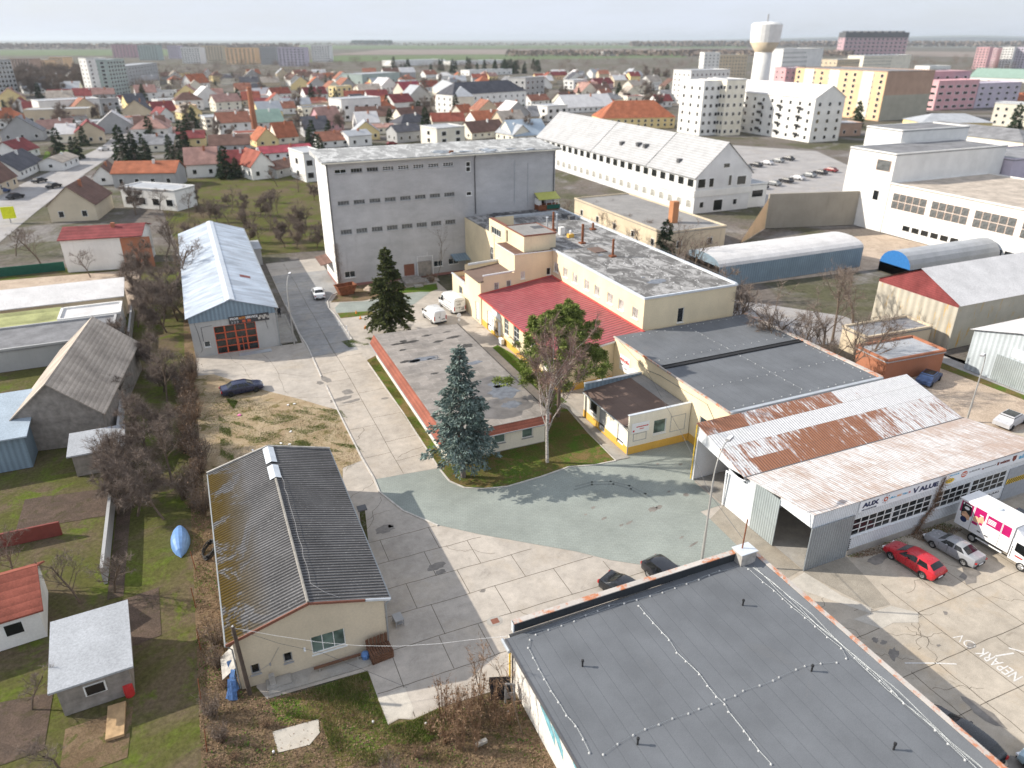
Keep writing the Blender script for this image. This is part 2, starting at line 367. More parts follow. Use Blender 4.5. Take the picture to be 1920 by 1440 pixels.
M['bed'] = soil('dug_garden_bed', ((.10, .075, .06), (.13, .095, .075), (.085, .07, .045)), .5)
M['sand'] = soil('pale_sandy_ground', ((.52, .42, .33), (.45, .36, .28), (.38, .30, .24)), .3)
M['town'] = soil('town_ground', ((.155, .135, .12), (.10, .098, .06), (.22, .205, .195)), .03, .25)
M['street'] = ground_conc('pale_street', (.36, .345, .34), .3)
M['field_green'] = soil('green_field', ((.13, .17, .085), (.145, .18, .095), (.12, .15, .08)), .004, .02); M['field_brown'] = soil('ploughed_field', ((.24, .20, .18), (.27, .23, .2), (.22, .2, .16)), .003, .02)
M['plain'] = soil('far_plain', ((.19, .20, .17), (.22, .22, .2), (.15, .18, .13)), .0012, .01)
def leafy(name, c1, c2, rough=.8):
 t = NT(name, rough, 0, .15); g = t.n('ShaderNodeNewGeometry').outputs['Random Per Island']
 a = t.mix(g, c1, c2); t.col(t.mul(a, t.ramp(t.noise(.9, 3), .3, .7, .75, 1.25))); return t.m
M['spruce'] = leafy('dark_spruce_needles', (.030, .042, .014), (.085, .095, .030)); M['blue_spruce'] = leafy('blue_spruce_needles', (.06, .092, .078), (.22, .28, .255))
M['pine'] = leafy('pine_needles', (.09, .13, .028), (.30, .35, .10)); M['ever'] = leafy('evergreen_needles', (.025, .042, .022), (.06, .085, .04))
M['twig'] = leafy('bare_twigs', (.15, .115, .095), (.26, .21, .175)); M['twig_red'] = leafy('reddish_birch_twigs', (.16, .10, .085), (.30, .21, .175)); M['twig_dry'] = leafy('dry_brown_twigs', (.19, .115, .07), (.34, .22, .14))
M['grass'] = leafy('grass_blades', (.07, .12, .02), (.19, .22, .05)); M['hay'] = leafy('dry_grass_blades', (.22, .17, .075), (.36, .28, .14)); M['litter'] = leafy('fallen_leaves', (.10, .065, .04), (.30, .20, .13)); M['ivy'] = leafy('green_weed_leaves', (.05, .10, .015), (.12, .2, .035))
def bark(name, c, dark, thr=.55, sc_=(1, 1, 3)):
 t = NT(name, .95, 0, .1); t.col(t.mix(t.ramp(t.noise(5, 5, .7, t.map(*sc_)), thr, thr + .1, 0, 1), t.mul(c, t.ramp(t.noise(3, 4), .3, .7, .75, 1.15)), dark)); return t.m
M['bark'] = bark('brown_bark', (.17, .13, .10), (.07, .055, .045)); M['bark_grey'] = bark('grey_bark', (.26, .23, .2), (.12, .1, .09)); M['bark_birch'] = bark('white_birch_bark', (.50, .46, .42), (.10, .08, .07), .52)
M['bark_spruce'] = bark('grey_brown_spruce_bark', (.22, .19, .17), (.1, .085, .07))
M['white_frame'] = simple('white_frame', (.82, .82, .80), .5, 0, .06); M['grey_frame'] = simple('grey_frame', (.36, .36, .36), .6); M['red_frame'] = simple('red_gate_frame', (.52, .10, .045), .5, 0, .2, 2)
M['glass'] = glass('window_glass'); M['glass_pale'] = glass('curtained_glass', (.36, .35, .32), .2); M['glass_block'] = simple('dusty_glass_block', (.12, .125, .125), .4, 0, .5, 3); M['glass_dk'] = glass('dark_glass', (.012, .014, .015), .12); M['glass_green'] = glass('greenish_glass', (.10, .14, .12), .1)
M['zinc'] = simple('zinc_flashing', (.50, .53, .56), .4, .35, .12, 1.2); M['zinc_bright'] = simple('bright_zinc', (.66, .70, .74), .4, .2, .1, 1.5); M['gutter'] = simple('grey_gutter', (.34, .36, .37), .45, .3); M['brown_metal'] = simple('brown_metal_trim', (.22, .09, .06), .6); M['red_trim'] = simple('red_metal_trim', (.52, .08, .07), .45, 0, .1)
M['rust'] = simple('rust_metal', (.21, .075, .035), .9, 0, .4, 3); M['rust_flash'] = corrug('rusty_edge_flashing', (.50, .46, .42), 50, 0, 0, .55, (.40, .15, .07), .7, 0, (.9, .9, .9))
M['steel'] = simple('painted_steel_pole', (.42, .41, .39), .5, .3, .15, 2); M['black'] = simple('black_plastic', (.02, .02, .021), .6); M['white'] = simple('white_paint', (.80, .80, .80), .5, 0, .04); M['dgrey'] = simple('dark_grey_metal', (.10, .10, .105), .6); M['grey'] = simple('grey_metal', (.32, .32, .33), .55)
M['tyre'] = simple('tyre_rubber', (.022, .022, .022), .9); M['rim'] = simple('alloy_rim', (.55, .55, .55), .35, .6); M['rim_dark'] = simple('dark_rim', (.05, .05, .05), .4, .4)
M['lamp_red'] = simple('red_lamp', (.42, .02, .02), .3); M['lamp_white'] = simple('clear_lamp', (.75, .76, .78), .15)
M['wood'] = simple('brown_wood', (.15, .075, .045), .85, 0, .3, 2); M['wood_pole'] = simple('weathered_pole_wood', (.10, .075, .06), .95, 0, .35, 2); M['wood_pale'] = simple('pale_pallet_wood', (.42, .28, .15), .85, 0, .25, 2); M['wood_grey'] = simple('grey_boards', (.27, .245, .22), .95, 0, .3, 1.5)
M['blue'] = simple('blue_plastic', (.03, .16, .42), .5); M['blue_tarp'] = simple('crumpled_blue_tarp', (.10, .20, .42), .6, 0, .45, 5); M['red'] = simple('red_paint', (.55, .04, .04), .45); M['dkred'] = simple('dark_red_paint', (.20, .05, .04), .6); M['yellow'] = simple('yellow_paint', (.78, .52, .05), .5); M['orange'] = simple('orange_paint', (.80, .28, .03), .5); M['navy'] = simple('navy_letters', (.02, .03, .09), .5); M['cyan'] = simple('sky_blue_letters', (.08, .42, .66), .5); M['magenta'] = simple('magenta_vinyl', (.42, .01, .12), .4); M['lime'] = simple('lime_sheet', (.46, .46, .12), .6); M['teal'] = simple('teal_tarp', (.06, .33, .42), .6); M['green'] = simple('dark_green_mesh', (.012, .09, .06), .8); M['banner'] = simple('white_banner', (.80, .82, .85), .55, 0, .05, 1); M['poster_dk'] = simple('dark_banner', (.05, .05, .055), .5, 0, .4, 3); M['skin'] = simple('skin', (.45, .28, .2), .7); M['cloth_dk'] = simple('dark_clothes', (.02, .021, .026), .95); M['peach'] = simple('peach_print', (.70, .42, .26), .5, 0, .3, 3); M['paint_ground'] = simple('worn_road_paint', (.62, .60, .57), .9, 0, .2, 6); M['stone'] = simple('rough_stone', (.40, .38, .35), .95, 0, .3, 2)
# ================= world, sun, camera =================
sc.render.engine = 'CYCLES'
W = bpy.data.worlds.new("World"); sc.world = W; W.use_nodes = True
nt = W.node_tree; bg = nt.nodes['Background']
SUN_EL, SUN_DIR = R(29.5), (-math.cos(R(29)), math.sin(R(29)))       # where the sun stands, in plan
sky = nt.nodes.new('ShaderNodeTexSky'); sky.sky_type = 'NISHITA'; sky.sun_disc = False; sky.sun_elevation = SUN_EL
sky.sun_rotation = math.atan2(SUN_DIR[0], SUN_DIR[1]); sky.air_density = 1.0; sky.dust_density = 1.5; sky.altitude = 150
tc = nt.nodes.new('ShaderNodeTexCoord'); mp = nt.nodes.new('ShaderNodeMapping'); mp.inputs['Scale'].default_value = (1.6, 1.6, 9)
nt.links.new(tc.outputs['Generated'], mp.inputs[0])
cn = nt.nodes.new('ShaderNodeTexNoise'); cn.inputs['Scale'].default_value = 2.2; cn.inputs['Detail'].default_value = 7; cn.inputs['Roughness'].default_value = .6; nt.links.new(mp.outputs[0], cn.inputs['Vector'])
cr = nt.nodes.new('ShaderNodeMapRange'); cr.inputs[1].default_value = .3; cr.inputs[2].default_value = .62; cr.inputs[3].default_value = .72; cr.inputs[4].default_value = .97; nt.links.new(cn.outputs['Fac'], cr.inputs[0])
cm = nt.nodes.new('ShaderNodeMix'); cm.data_type = 'RGBA'; nt.links.new(cr.outputs[0], cm.inputs['Factor'])
nt.links.new(sky.outputs[0], cm.inputs[6]); cm.inputs[7].default_value = (5.4, 5.8, 6.6, 1)   # thin high cloud
nt.links.new(cm.outputs[2], bg.inputs[0]); bg.inputs[1].default_value = .10
sl = bpy.data.lights.new('sun', 'SUN'); sl.energy = 4.3; sl.angle = R(.55); sl.color = (1, .93, .82)
so = bpy.data.objects.new('sun', sl); col.objects.link(so)
so.rotation_euler = Vector((-SUN_DIR[0] * math.cos(SUN_EL), -SUN_DIR[1] * math.cos(SUN_EL), -math.sin(SUN_EL))).to_track_quat('-Z', 'Y').to_euler()
cd = bpy.data.cameras.new('camera'); co = bpy.data.objects.new('camera', cd); col.objects.link(co); sc.camera = co
cd.sensor_width = 36; cd.lens = FPX / 1920 * 36; cd.clip_end = 60000; cd.clip_start = .5
co.location = (0, 0, HCAM); co.rotation_euler = (R(90) - PITCH, 0, -YAW)
cd.dof.use_dof = True; cd.dof.focus_distance = 58; cd.dof.aperture_fstop = cd.lens / 1000 / .17
vs = sc.view_settings; vs.view_transform = 'Standard'; vs.look = 'None'; vs.exposure = .56; vs.gamma = 1
sc.cycles.max_bounces = 5; sc.cycles.diffuse_bounces = 3; sc.cycles.glossy_bounces = 2; sc.cycles.transmission_bounces = 2; sc.cycles.volume_bounces = 0
sc.cycles.use_denoising = True
# ================= ground =================
def sheet(name, poly, z, mat):
 o = MB().face([(x, y, z) for x, y in poly]).build(name, M[mat]); return tag(o, kind='structure')
sheet('ground', [(-3000, -200), (3500, -200), (3500, 3500), (-3000, 3500)], -.09, 'town')
sheet('far_plain', [(-14000, -2500), (22000, -2500), (22000, 30000), (-14000, 30000)], -1.5, 'plain')
def pxpoly(pts, z=0): return [at(x, y, z) for x, y in pts]
for nm, pts, mm in (('green_field', [(560, 116), (1290, 108), (1270, 100), (640, 104)], 'field_green'), ('brown_field', [(610, 103), (1600, 99), (1500, 91), (720, 93)], 'field_brown'), ('meadow', [(0, 104), (560, 104), (520, 92), (0, 94)], 'field_green'), ('pale_field', [(560, 92), (1400, 90), (1400, 84.5), (560, 85)], 'field_green'), ('dark_field', [(0, 92), (560, 91), (560, 86), (0, 87)], 'field_brown'), ('stubble_field', [(1250, 98), (1900, 108), (1900, 98), (1300, 92)], 'field_brown')):
 sheet(nm, pxpoly(pts), -.05, mm)
sheet('garden_ground', [(-90, 5), (-5.3, 5), (-4.2, 100), (-3.6, 146), (-22, 150), (-42, 146)], -.05, 'garden')
sheet('orchard_ground', [(-3.6, 146), (30, 142), (38, 240), (-10, 240)], -.05, 'garden')
sheet('weedy_ground', [(-5.3, 14), (13.5, 14), (13.5, 31), (-1, 36.4), (-1.9, 58.4), (-3.4, 90), (-3, 97), (-3, 146), (-3.8, 146), (-4.4, 100)], -.03, 'weeds')
sheet('rough_lawn', [(-1.0, 35.7), (5.3, 35.7), (5.4, 31), (7, 30.9), (8.8, 31), (9.2, 29.3), (6.5, 29.2), (5, 29.8), (2, 29.2), (1.7, 33.2), (-.6, 33.6)], -.012, 'lawn')
YARD = [(-1.1, 36.0), (5.25, 35.7), (5.3, 33.8), (5.4, 31.1), (6.1, 31.25), (6.9, 30.85), (8.7, 31.06), (13.46, 30.8), (13.46, 31.4), (32.7, 31.4), (32.7, 36), (38.8, 36), (38.8, 46.5), (43, 46.5), (43, 68), (36, 68), (36, 117.9), (20, 117.9), (20, 137.5), (10.4, 137.5), (10.4, 95.5), (-3.1, 96.3), (-3.15, 89.7), (-1.3, 89.4), (4, 82.1), (10.85, 73.7), (8.3, 61.4), (7.6, 58), (-1.6, 58), (-1.6, 37.2)]
yard = MB().face([(x, y, 0) for x, y in YARD])
def strip(mb, pts, w, z, m=1):
 for a, b in zip(pts[:-1], pts[1:]):
  d = Vector((b[0] - a[0], b[1] - a[1])); L = d.length
  if L < 1e-4: continue
  n = Vector((-d.y, d.x)) / L * w / 2; e = d / L * w * .4
  mb.face([(a[0] - n.x - e.x, a[1] - n.y - e.y, z), (b[0] - n.x + e.x, b[1] - n.y + e.y, z), (b[0] + n.x + e.x, b[1] + n.y + e.y, z), (a[0] + n.x - e.x, a[1] + n.y - e.y, z)], m)
def crack(a, b, n=10, amp=.25):
 a, b = Vector(a), Vector(b); d = b - a; nn = Vector((-d.y, d.x)).normalized(); o = 0; out = []
 for i in range(n + 1):
  o = o * .6 + random.uniform(-amp, amp); t = i / n; out.append(tuple(a + d * t + nn * o * (1 if 0 < i < n else 0)))
 return out
Z1 = .005
for v, a, b in ((33.6, 5.4, 14.3), (36.75, 7, 30), (39.95, 7.3, 24.5), (42.8, 7.4, 20.4), (45.9, 7.5, 17.2), (48.9, 7.5, 14.4)):
 strip(yard, crack((a, v), (b, v), 14, .05), .05, Z1)
for u, a, b in ((7.05, 31, 36.7), (10.5, 33.6, 36.7), (13.4, 33.6, 36.7), (10.95, 36.75, 39.95), (16, 36.75, 39.95), (20.98, 36.75, 39.95), (25, 36.75, 39.1), (14, 39.95, 42.8), (9.9, 39.95, 42.8), (18.6, 39.95, 42.8), (12.3, 42.8, 45.9), (9.4, 45.9, 48.9), (13.6, 45.9, 48.9), (16, 42.8, 45.9)):
 strip(yard, [(u, a), (u, b)], .045, Z1)
for a, b in (((8.2, 49), (11, 55)), ((7.8, 52), (11.2, 52.6)), ((8.4, 55.5), (11, 58)), ((14.2, 46), (17.5, 43.5)), ((-2, 92), (9, 90)), ((1, 95), (3.4, 84)), ((5, 95), (6.4, 80)), ((2, 88), (10, 84)), ((6, 79), (10.6, 77)), ((19, 96), (30, 95)), ((20, 100), (28, 104)), ((22, 93), (22.5, 104)), ((26, 94), (33, 90)), ((30, 89), (35.5, 88)), ((12, 119), (19.5, 128)), ((16.2, 36.8), (19.4, 34))):
 strip(yard, crack(a, b, 12, .22), .03, Z1)
tag(yard.build('yard', [M['concrete'], M['joint']]), kind='structure')
sheet('dirt_patch', [(-3.6, 89.7), (-1.3, 89.4), (4, 82.1), (7.5, 78.0), (10.82, 73.6), (10.86, 61.9), (8.9, 61.3), (8.3, 58.6), (-2.0, 58.2), (-3.6, 58.2)], .009, 'dirt')
def road(name, poly, mat, joints, z=.013):
 mb = MB().face([(x, y, z) for x, y in poly])
 for p in joints: strip(mb, p, .05, z + .004)
 return tag(mb.build(name, [M[mat], M['joint']]), kind='structure')
js = [crack((14.0, 58), (13.9, 84), 6, .05), crack((13.9, 84), (13.7, 100.2), 5, .05)]
for v in (62.2, 68.5, 74.5, 81.3, 84.1, 90): js.append(crack((11, v), (14, v + .1), 5, .08))
for v in (60.5, 64.5, 70.2, 77, 83, 88.5, 93.7): js.append(crack((14, v), (17.2, v + .1), 5, .08))
js += [crack((14.3, 61), (17.2, 62.1), 9, .2), crack((11.2, 66), (12.5, 68.4), 6, .2)]
road('road', [(11.1, 58.05), (17.3, 57.6), (17.3, 69.8), (17.0, 85), (16.9, 90), (10.9, 90), (10.85, 80), (10.95, 66)], 'road_conc', js)
js = [crack((13.7, 90), (13.65, 114.4), 12, .05), crack((13.65, 114), (13.4, 136), 8, .1)] + [crack((10.8, v), (16.6, v + random.uniform(-.6, .6)), 8, .12) for v in (94, 97.5, 100.5, 104, 107, 111, 117, 124)]
road('far_road', [(10.9, 90.02), (16.9, 90.02), (16.8, 105), (16.4, 108.3), (16.9, 111.5), (18.2, 114.3), (19.9, 117.6), (19.9, 129), (10.5, 129), (10.5, 100)], 'road_far', js)
PAV = [(11.25, 58.05), (17.37, 57.5), (17.54, 54.8), (18.5, 53.25), (20, 52.4), (22.2, 51.85), (25.8, 52.1), (29, 52.6), (31.5, 51.9), (33.8, 51.75), (35.3, 51.7), (35.4, 52.3), (43.2, 52.3), (42.8, 46.3), (38.6, 45.7), (38.5, 41.6), (36.2, 41.5), (36.3, 40.3), (36.05, 36.2), (35.4, 33.5), (32.3, 33), (29.5, 35.6), (28.3, 36.95), (25.6, 39)] + [at(*p) for p in ((1080, 1034), (1000, 1020), (900, 1002))] + [(14.45, 48.9), (12.4, 52.1), (11.2, 55.9)]
sheet('paved_court', PAV, .017, 'pavers')
sheet('paved_apron', [(17.3, 108), (17.1, 105.6), (22, 104.5), (24.5, 103.5), (29, 104.7), (33.2, 109.5), (31.5, 110.3), (27, 110), (22.5, 109.2), (18.6, 110.2)], .017, 'pavers')
sheet('lawn', [(17.5, 57.5), (17.66, 54.9), (18.6, 53.4), (20.1, 52.55), (22.2, 52.0), (25.8, 52.25), (29, 52.75), (31.4, 52.05), (33.7, 51.9), (34.0, 58), (34.7, 66), (29.4, 66), (28.9, 58), (18.4, 58)], .05, 'lawn')
sheet('grass_strip', [(17.42, 57.5), (18.45, 57.8), (18.45, 87), (17.1, 86), (17.1, 84)], .05, 'lawn')
sheet('grass_bed', [(30.6, 65), (31.7, 65), (31.7, 76.5), (30.6, 76.5)], .03, 'bright_lawn'); sheet('grass_border', [(33.6, 65), (35.3, 65), (35.3, 80), (34.6, 84), (33.6, 83.5)], .03, 'bright_lawn')
sheet('green_verge', [(31.6, 110.3), (33.2, 109.6), (34.8, 110.4), (35.6, 113.5), (33.7, 113.4), (30.4, 113.2), (27, 111)], .03, 'bright_lawn')
sheet('rubble_verge', [(17.2, 110.8), (22, 109.6), (27.5, 110.8), (30.3, 113.3), (30, 117.7), (20.2, 117.7), (18.4, 113.2)], .021, 'weeds')
sheet('entry_verge', [(17.2, 105.4), (22.3, 104.3), (22, 102.6), (17.2, 103)], .021, 'lawn')
sheet('path', [(33.85, 51.85), (35.35, 51.75), (35.3, 60), (35.3, 65), (33.6, 65), (34.7, 63)], .06, 'path_conc')
sheet('bare_patch', [(1.6, 33.2), (-1.1, 33.4), (-.95, 31.8), (.8, 31.6), (1.5, 32.2)], .002, 'pale_conc')
sheet('broken_slab', [(5.3, 33.2), (7.1, 33.4), (7.15, 31.6), (6.8, 31.0), (6.1, 31.3), (5.45, 31.2)], .007, 'pale_conc')
east = MB().face([(x, y, 0) for x, y in [(32.7, -5), (95, -5), (95, 31.6), (80, 40), (64.8, 40), (64.8, 33), (38.8, 33), (38.8, 36), (32.7, 36)]])
for a, b in (((33, 21.2), (52, 21.2)), ((36, 25.0), (62, 25.1)), ((34, 17.8), (56, 17.6)), ((35, 14.2), (50, 14.1))): strip(east, crack(a, b, 14, .05), .05, Z1)
for a, b in (((43.1, 28.3), (42.95, 12)), ((49, 31), (48.9, 12)), ((37.9, 21.3), (37.8, 14)), ((54.6, 31), (54.5, 14)), ((46, 21.2), (46, 17.7)), ((40.2, 21.2), (40.1, 14)), ((51.8, 25), (51.8, 21.2)), ((46.3, 31.5), (46.3, 25))): strip(east, crack(a, b, 10, .06), .05, Z1)
CRK = 1
for a, b in (((38.9, 27), (44, 24.5)), ((39.3, 24.5), (43, 22.6)), ((40, 22.5), (43, 25)), ((36, 24), (39, 22)), ((44, 26.8), (49, 28.5)), ((39, 30), (35.4, 26.8)), ((36.8, 31.4), (39, 28.2)), ((40.2, 21), (42, 24.8)), ((46, 29.5), (51, 27.2)), ((41, 24.4), (41.3, 22.4)), ((36, 28.4), (37.5, 24.6)), ((38, 19.8), (41, 18.5)), ((49.5, 24), (53, 21.6))): strip(east, crack(a, b, 14, .22), .028, Z1)
for c, w, h, a in (((38.0, 24.3), .35, .2, .4), ((38.35, 23.9), .35, .2, .2), ((43.6, 21.3), .5, .3, .2), ((44.8, 24.2), .25, .16, .8), ((41.6, 22.2), .18, .12, 0), ((38.1, 22.9), .7, .35, .6), ((50.5, 26.5), 1.6, .7, .5), ((45.5, 30.6), 1.8, .5, .1), ((52.5, 30.8), 2.4, .5, -.1), ((39.3, 17.2), 1.6, .55, 1.7), ((37.9, 13.8), 1.2, .8, .3), ((58, 29.5), 2.6, 1.1, .2), ((40.9, 13), 1.1, .5, 1.2)):
 n = 14; east.face([(c[0] + math.cos(a) * w * k1 * q - math.sin(a) * h * k2 * q, c[1] + math.sin(a) * w * k1 * q + math.cos(a) * h * k2 * q, Z1 + .004) for k1, k2, q in ((math.cos(2 * math.pi * i / n), math.sin(2 * math.pi * i / n), random.uniform(.6, 1.15)) for i in range(n))], 2)
tag(east.build('east_yard', [M['east_conc'], M['joint'], M['stain']]), kind='structure')
sheet('pebble_ramp', [(38.6, 31.8), (43.2, 31.85), (42.4, 28.3), (41.9, 26.4), (40.4, 26.6), (39.6, 28.6)], .009, 'ramp_conc')
sheet('pale_slab', [(36.3, 31.2), (38.7, 31.7), (39.3, 28.6), (40.3, 26.7), (39.8, 26.3), (38.3, 28.4)], .012, 'pale_conc'); sheet('repaired_slab', [(38.2, 26.4), (41.8, 26.3), (43.0, 25), (42.2, 24.3), (40.5, 25), (39.3, 24.9)], .012, 'pale_conc')
sheet('gate_apron', [(36.3, 40.3), (38.7, 41.5), (38.75, 32), (36.5, 31.6), (36.0, 35.4)], .009, 'ramp_conc')
mk = MB()
def blob(c, w, h, a=0, z=.021, m=0, n=18, jag=.3):
 mk.face([(c[0] + math.cos(a) * w * math.cos(t) * q - math.sin(a) * h * math.sin(t) * q, c[1] + math.sin(a) * w * math.cos(t) * q + math.cos(a) * h * math.sin(t) * q, z) for t, q in ((2 * math.pi * i / n, random.uniform(1 - jag, 1.1)) for i in range(n))], m)
for x, y, w, h in ((1224, 955, .5, .35), (1236, 951, .4, .28), (1286, 928, .35, .3), (1276, 871, .25, .15), (1254, 922, .25, .12), (1278, 1008, .3, .12), (1300, 1021, .6, .12), (1133, 972, .35, .15), (1112, 952, .3, .15), (1165, 985, .3, .12), (1180, 980, .5, .15), (1233, 870, .2, .15), (1098, 965, .2, .12)): blob(at(x, y), w, h, .3, .0215)
for pts in ([(1080, 912), (1110, 904), (1145, 903), (1180, 911), (1210, 926), (1232, 942)], [(1078, 918), (1110, 909), (1150, 908), (1183, 917), (1212, 934)]):
 strip(mk, [at(*p) for p in pts], .22, .0205, 1)
tag(mk.build('court_surface', [M['stain'], M['tyre_mark']]), kind='structure')
mk = MB()
for x, y, w, h in ((640, 748, 1.5, .55), (652, 735, .7, .8), (660, 752, 1.3, .35), (722, 747, .5, .3), (612, 712, .5, 1.1), (600, 718, .4, .6)): blob(at(x, y), w, h, .2, .0185)
for x, y, w, h in ((722, 992, .9, .6), (733, 986, .3, .25), (818, 1062, .8, .45), (826, 1072, .5, .3), (905, 1108, .25, .2), (760, 612, 1.5, .6)): blob(at(x, y), w, h, .2, .007)
for pts in ([(24, 41), (17, 38), (11, 38.6)],): pass
tag(mk.build('road_surface', [M['stain']]), kind='structure')
mk = MB()
blob((14.6, 36.5), .62, .5, 0, .007, 0, 8, .05)
mk.face([(14.35, 36.25, .011), (14.9, 36.25, .011), (14.9, 36.75, .011), (14.35, 36.75, .011)], 1)
o = mk.build('manhole_cover', [M['path_conc'], M['brown_metal']]); tag(o, 'square rusty manhole cover set in the yard concrete near the black roof', 'manhole cover')
def kerb(name, pts, w=.16, h=.12, mat='kerb', z=0.0):
 mb = MB()
 for a, b in zip(pts[:-1], pts[1:]): mb.bar((a[0], a[1], z + h / 2 - .01), (b[0], b[1], z + h / 2 - .01), w, h)
 return tag(mb.build(name, M[mat]), kind='structure')
kerb('kerb', [(10.6, 112), (10.55, 99.2), (10.85, 94), (10.77, 83.2)]); kerb('kerb_edge', [(10.86, 80.6), (10.85, 73.7), (10.92, 66.9), (11.0, 62.3), (11.2, 58.2), (11.1, 55.8), (12.3, 52.05), (14.4, 48.8)], .15, .1)
kerb('lawn_kerb', [(17.05, 85.2), (17.38, 69.8), (17.4, 57.5), (17.58, 54.9), (18.5, 53.3), (20, 52.45), (22.2, 51.9), (25.8, 52.15), (29, 52.65), (31.5, 51.95), (33.8, 51.8)], .14, .09)
kerb('entry_kerb', [(19.3, 115.3), (18.1, 114.3), (16.85, 111.4), (16.4, 108.1), (16.75, 105.2), (16.85, 100), (16.9, 94)], .15, .12)
kerb('path_kerb', [(33.8, 51.85), (34.0, 58), (34.7, 65)], .08, .08)
def text_mesh(body, size, mat, name, loc, rot, parent=None, ext=.006, sx=1.0, bold=0.0, align='LEFT', fit=None):
 c = bpy.data.curves.new(name, 'FONT'); c.body = body; c.size = size; c.extrude = ext; c.offset = bold; c.align_x = align; c.resolution_u = 3
 tmp = bpy.data.objects.new(name, c); col.objects.link(tmp)
 dg = bpy.context.evaluated_depsgraph_get(); me = bpy.data.meshes.new_from_object(tmp.evaluated_get(dg)); bpy.data.objects.remove(tmp)
 if fit and len(me.vertices):   # stretch to a given width
  xs = [v.co.x for v in me.vertices]; k = fit / max(1e-3, max(xs) - min(xs)); x0 = min(xs)
  for v in me.vertices: v.co.x = (v.co.x - x0) * k
 elif sx != 1:
  for v in me.vertices: v.co.x *= sx
 me.materials.clear(); me.materials.append(M[mat])
 o = bpy.data.objects.new(name, me); col.objects.link(o); o.rotation_euler = rot
 if parent is not None:
  o.parent = parent; w = Vector(parent.get('_world', (0, 0, 0))); o.location = Vector(loc) - w
 else: o.location = loc
 return o
o = text_mesh('NEPARK', 1.35, 'paint_ground', 'painted_lettering', (44.25, 18.1, .008), (0, 0, R(92)), ext=.001, fit=2.75, bold=.012); tag(o, 'worn white ground lettering reading NEPARK on the east concrete', 'painted letters')
o = text_mesh('OV', 1.25, 'paint_ground', 'painted_lettering', (44.1, 21.15, .008), (0, 0, R(96)), ext=.001, fit=1.3, bold=-.012); tag(o, 'faint outlined ground letters following the worn white lettering', 'painted letters')
mk = MB(); strip(mk, [(44.3, 20.0), (45.6, 19.7)], .12, .008, 0); strip(mk, [(45.8, 20.1), (46.6, 19.2)], .12, .008, 0); strip(mk, [(38.2, 22.0), (40, 21.2), (41.2, 20.6)], .1, .008, 0); tag(mk.build('painted_marking', M['paint_ground']), kind='structure')
# ================= building helpers =================
def wframe(p0, p1):
 d = Vector((p1[0] - p0[0], p1[1] - p0[1], 0)).normalized(); n = Vector((d.y, -d.x, 0))
 return Vector((p0[0], p0[1], 0)), d, n
def window(par, p0, p1, o, frame='white_frame', pane='glass', nx=2, ny=1, fw=.07, dep=.12, sill=None, mull=.05, name='window', label=None, flush=False):
 P, d, n = wframe(p0, p1); s0, s1, za, zb = o[:4]; rot = Matrix((d, n, Vector((0, 0, 1)))).transposed()
 base = -dep if not flush else .02
 def B(mb, a, b, c, e, off, th): mb.obox(P + d * (a + b) / 2 + n * (base + off) + Vector((0, 0, (c + e) / 2)), ((b - a) / 2, th / 2, (e - c) / 2), rot)
 f = MB()
 B(f, s0, s0 + fw, za, zb, .02, .05); B(f, s1 - fw, s1, za, zb, .02, .05); B(f, s0 + fw, s1 - fw, za, za + fw, .02, .05); B(f, s0 + fw, s1 - fw, zb - fw, zb, .02, .05)
 for i in range(1, nx): x = s0 + (s1 - s0) * i / nx; B(f, x - mull / 2, x + mull / 2, za + fw, zb - fw, .018, .045)
 for j in range(1, ny): z = za + (zb - za) * j / ny; B(f, s0 + fw, s1 - fw, z - mull / 2, z + mull / 2, .017, .04)
 w = f.build(name, M[frame], par)
 if label: w['label'] = label
 g = MB(); B(g, s0 + fw * .5, s1 - fw * .5, za + fw * .5, zb - fw * .5, -.008, .012); g.build('pane', M[pane], w)
 if sill:
  g = MB(); B(g, s0 - .06, s1 + .06, za - .05, za, dep + .05 if not flush else .05, .14); g.build('sill', M[sill], w)
 return w
def panel(mb, p0, p1, o, off=.02, th=.04, m=0):
 P, d, n = wframe(p0, p1); s0, s1, za, zb = o[:4]; rot = Matrix((d, n, Vector((0, 0, 1)))).transposed()
 mb.obox(P + d * (s0 + s1) / 2 + n * off + Vector((0, 0, (za + zb) / 2)), ((s1 - s0) / 2, th / 2, (zb - za) / 2), rot, m); return mb
def wtext(par, p0, p1, s, z, body, size, mat, fit=None, off=.03, bold=0.0, name='lettering'):
 """lettering on a wall, reading left to right as seen from outside"""
 P, d, n = wframe(p0, p1); loc = P + d * s + n * off + Vector((0, 0, z))
 return text_mesh(body, size, mat, name, loc, (R(90), 0, math.atan2(d.y, d.x)), par, fit=fit, bold=bold)
def squiggle(par, p0, p1, s0, s1, z, h, mat, off=.06):
 """a line of print too small to read"""
 mb = MB(); s = s0
 while s < s1:
  w_ = random.uniform(.04, .09) * max(1, h * 6); k = random.choice((0, 0, 1))
  panel(mb, p0, p1, (s, min(s1, s + w_), z, z + h * random.uniform(.7, 1) if not k else z + h * .35), off, .008); s += w_ + .03 * max(1, h * 5)
 return mb.build('small_print', M[mat], par)
def rect(u0, v0, u1, v1): return (u0, v0), (u1, v0), (u1, v1), (u0, v1)
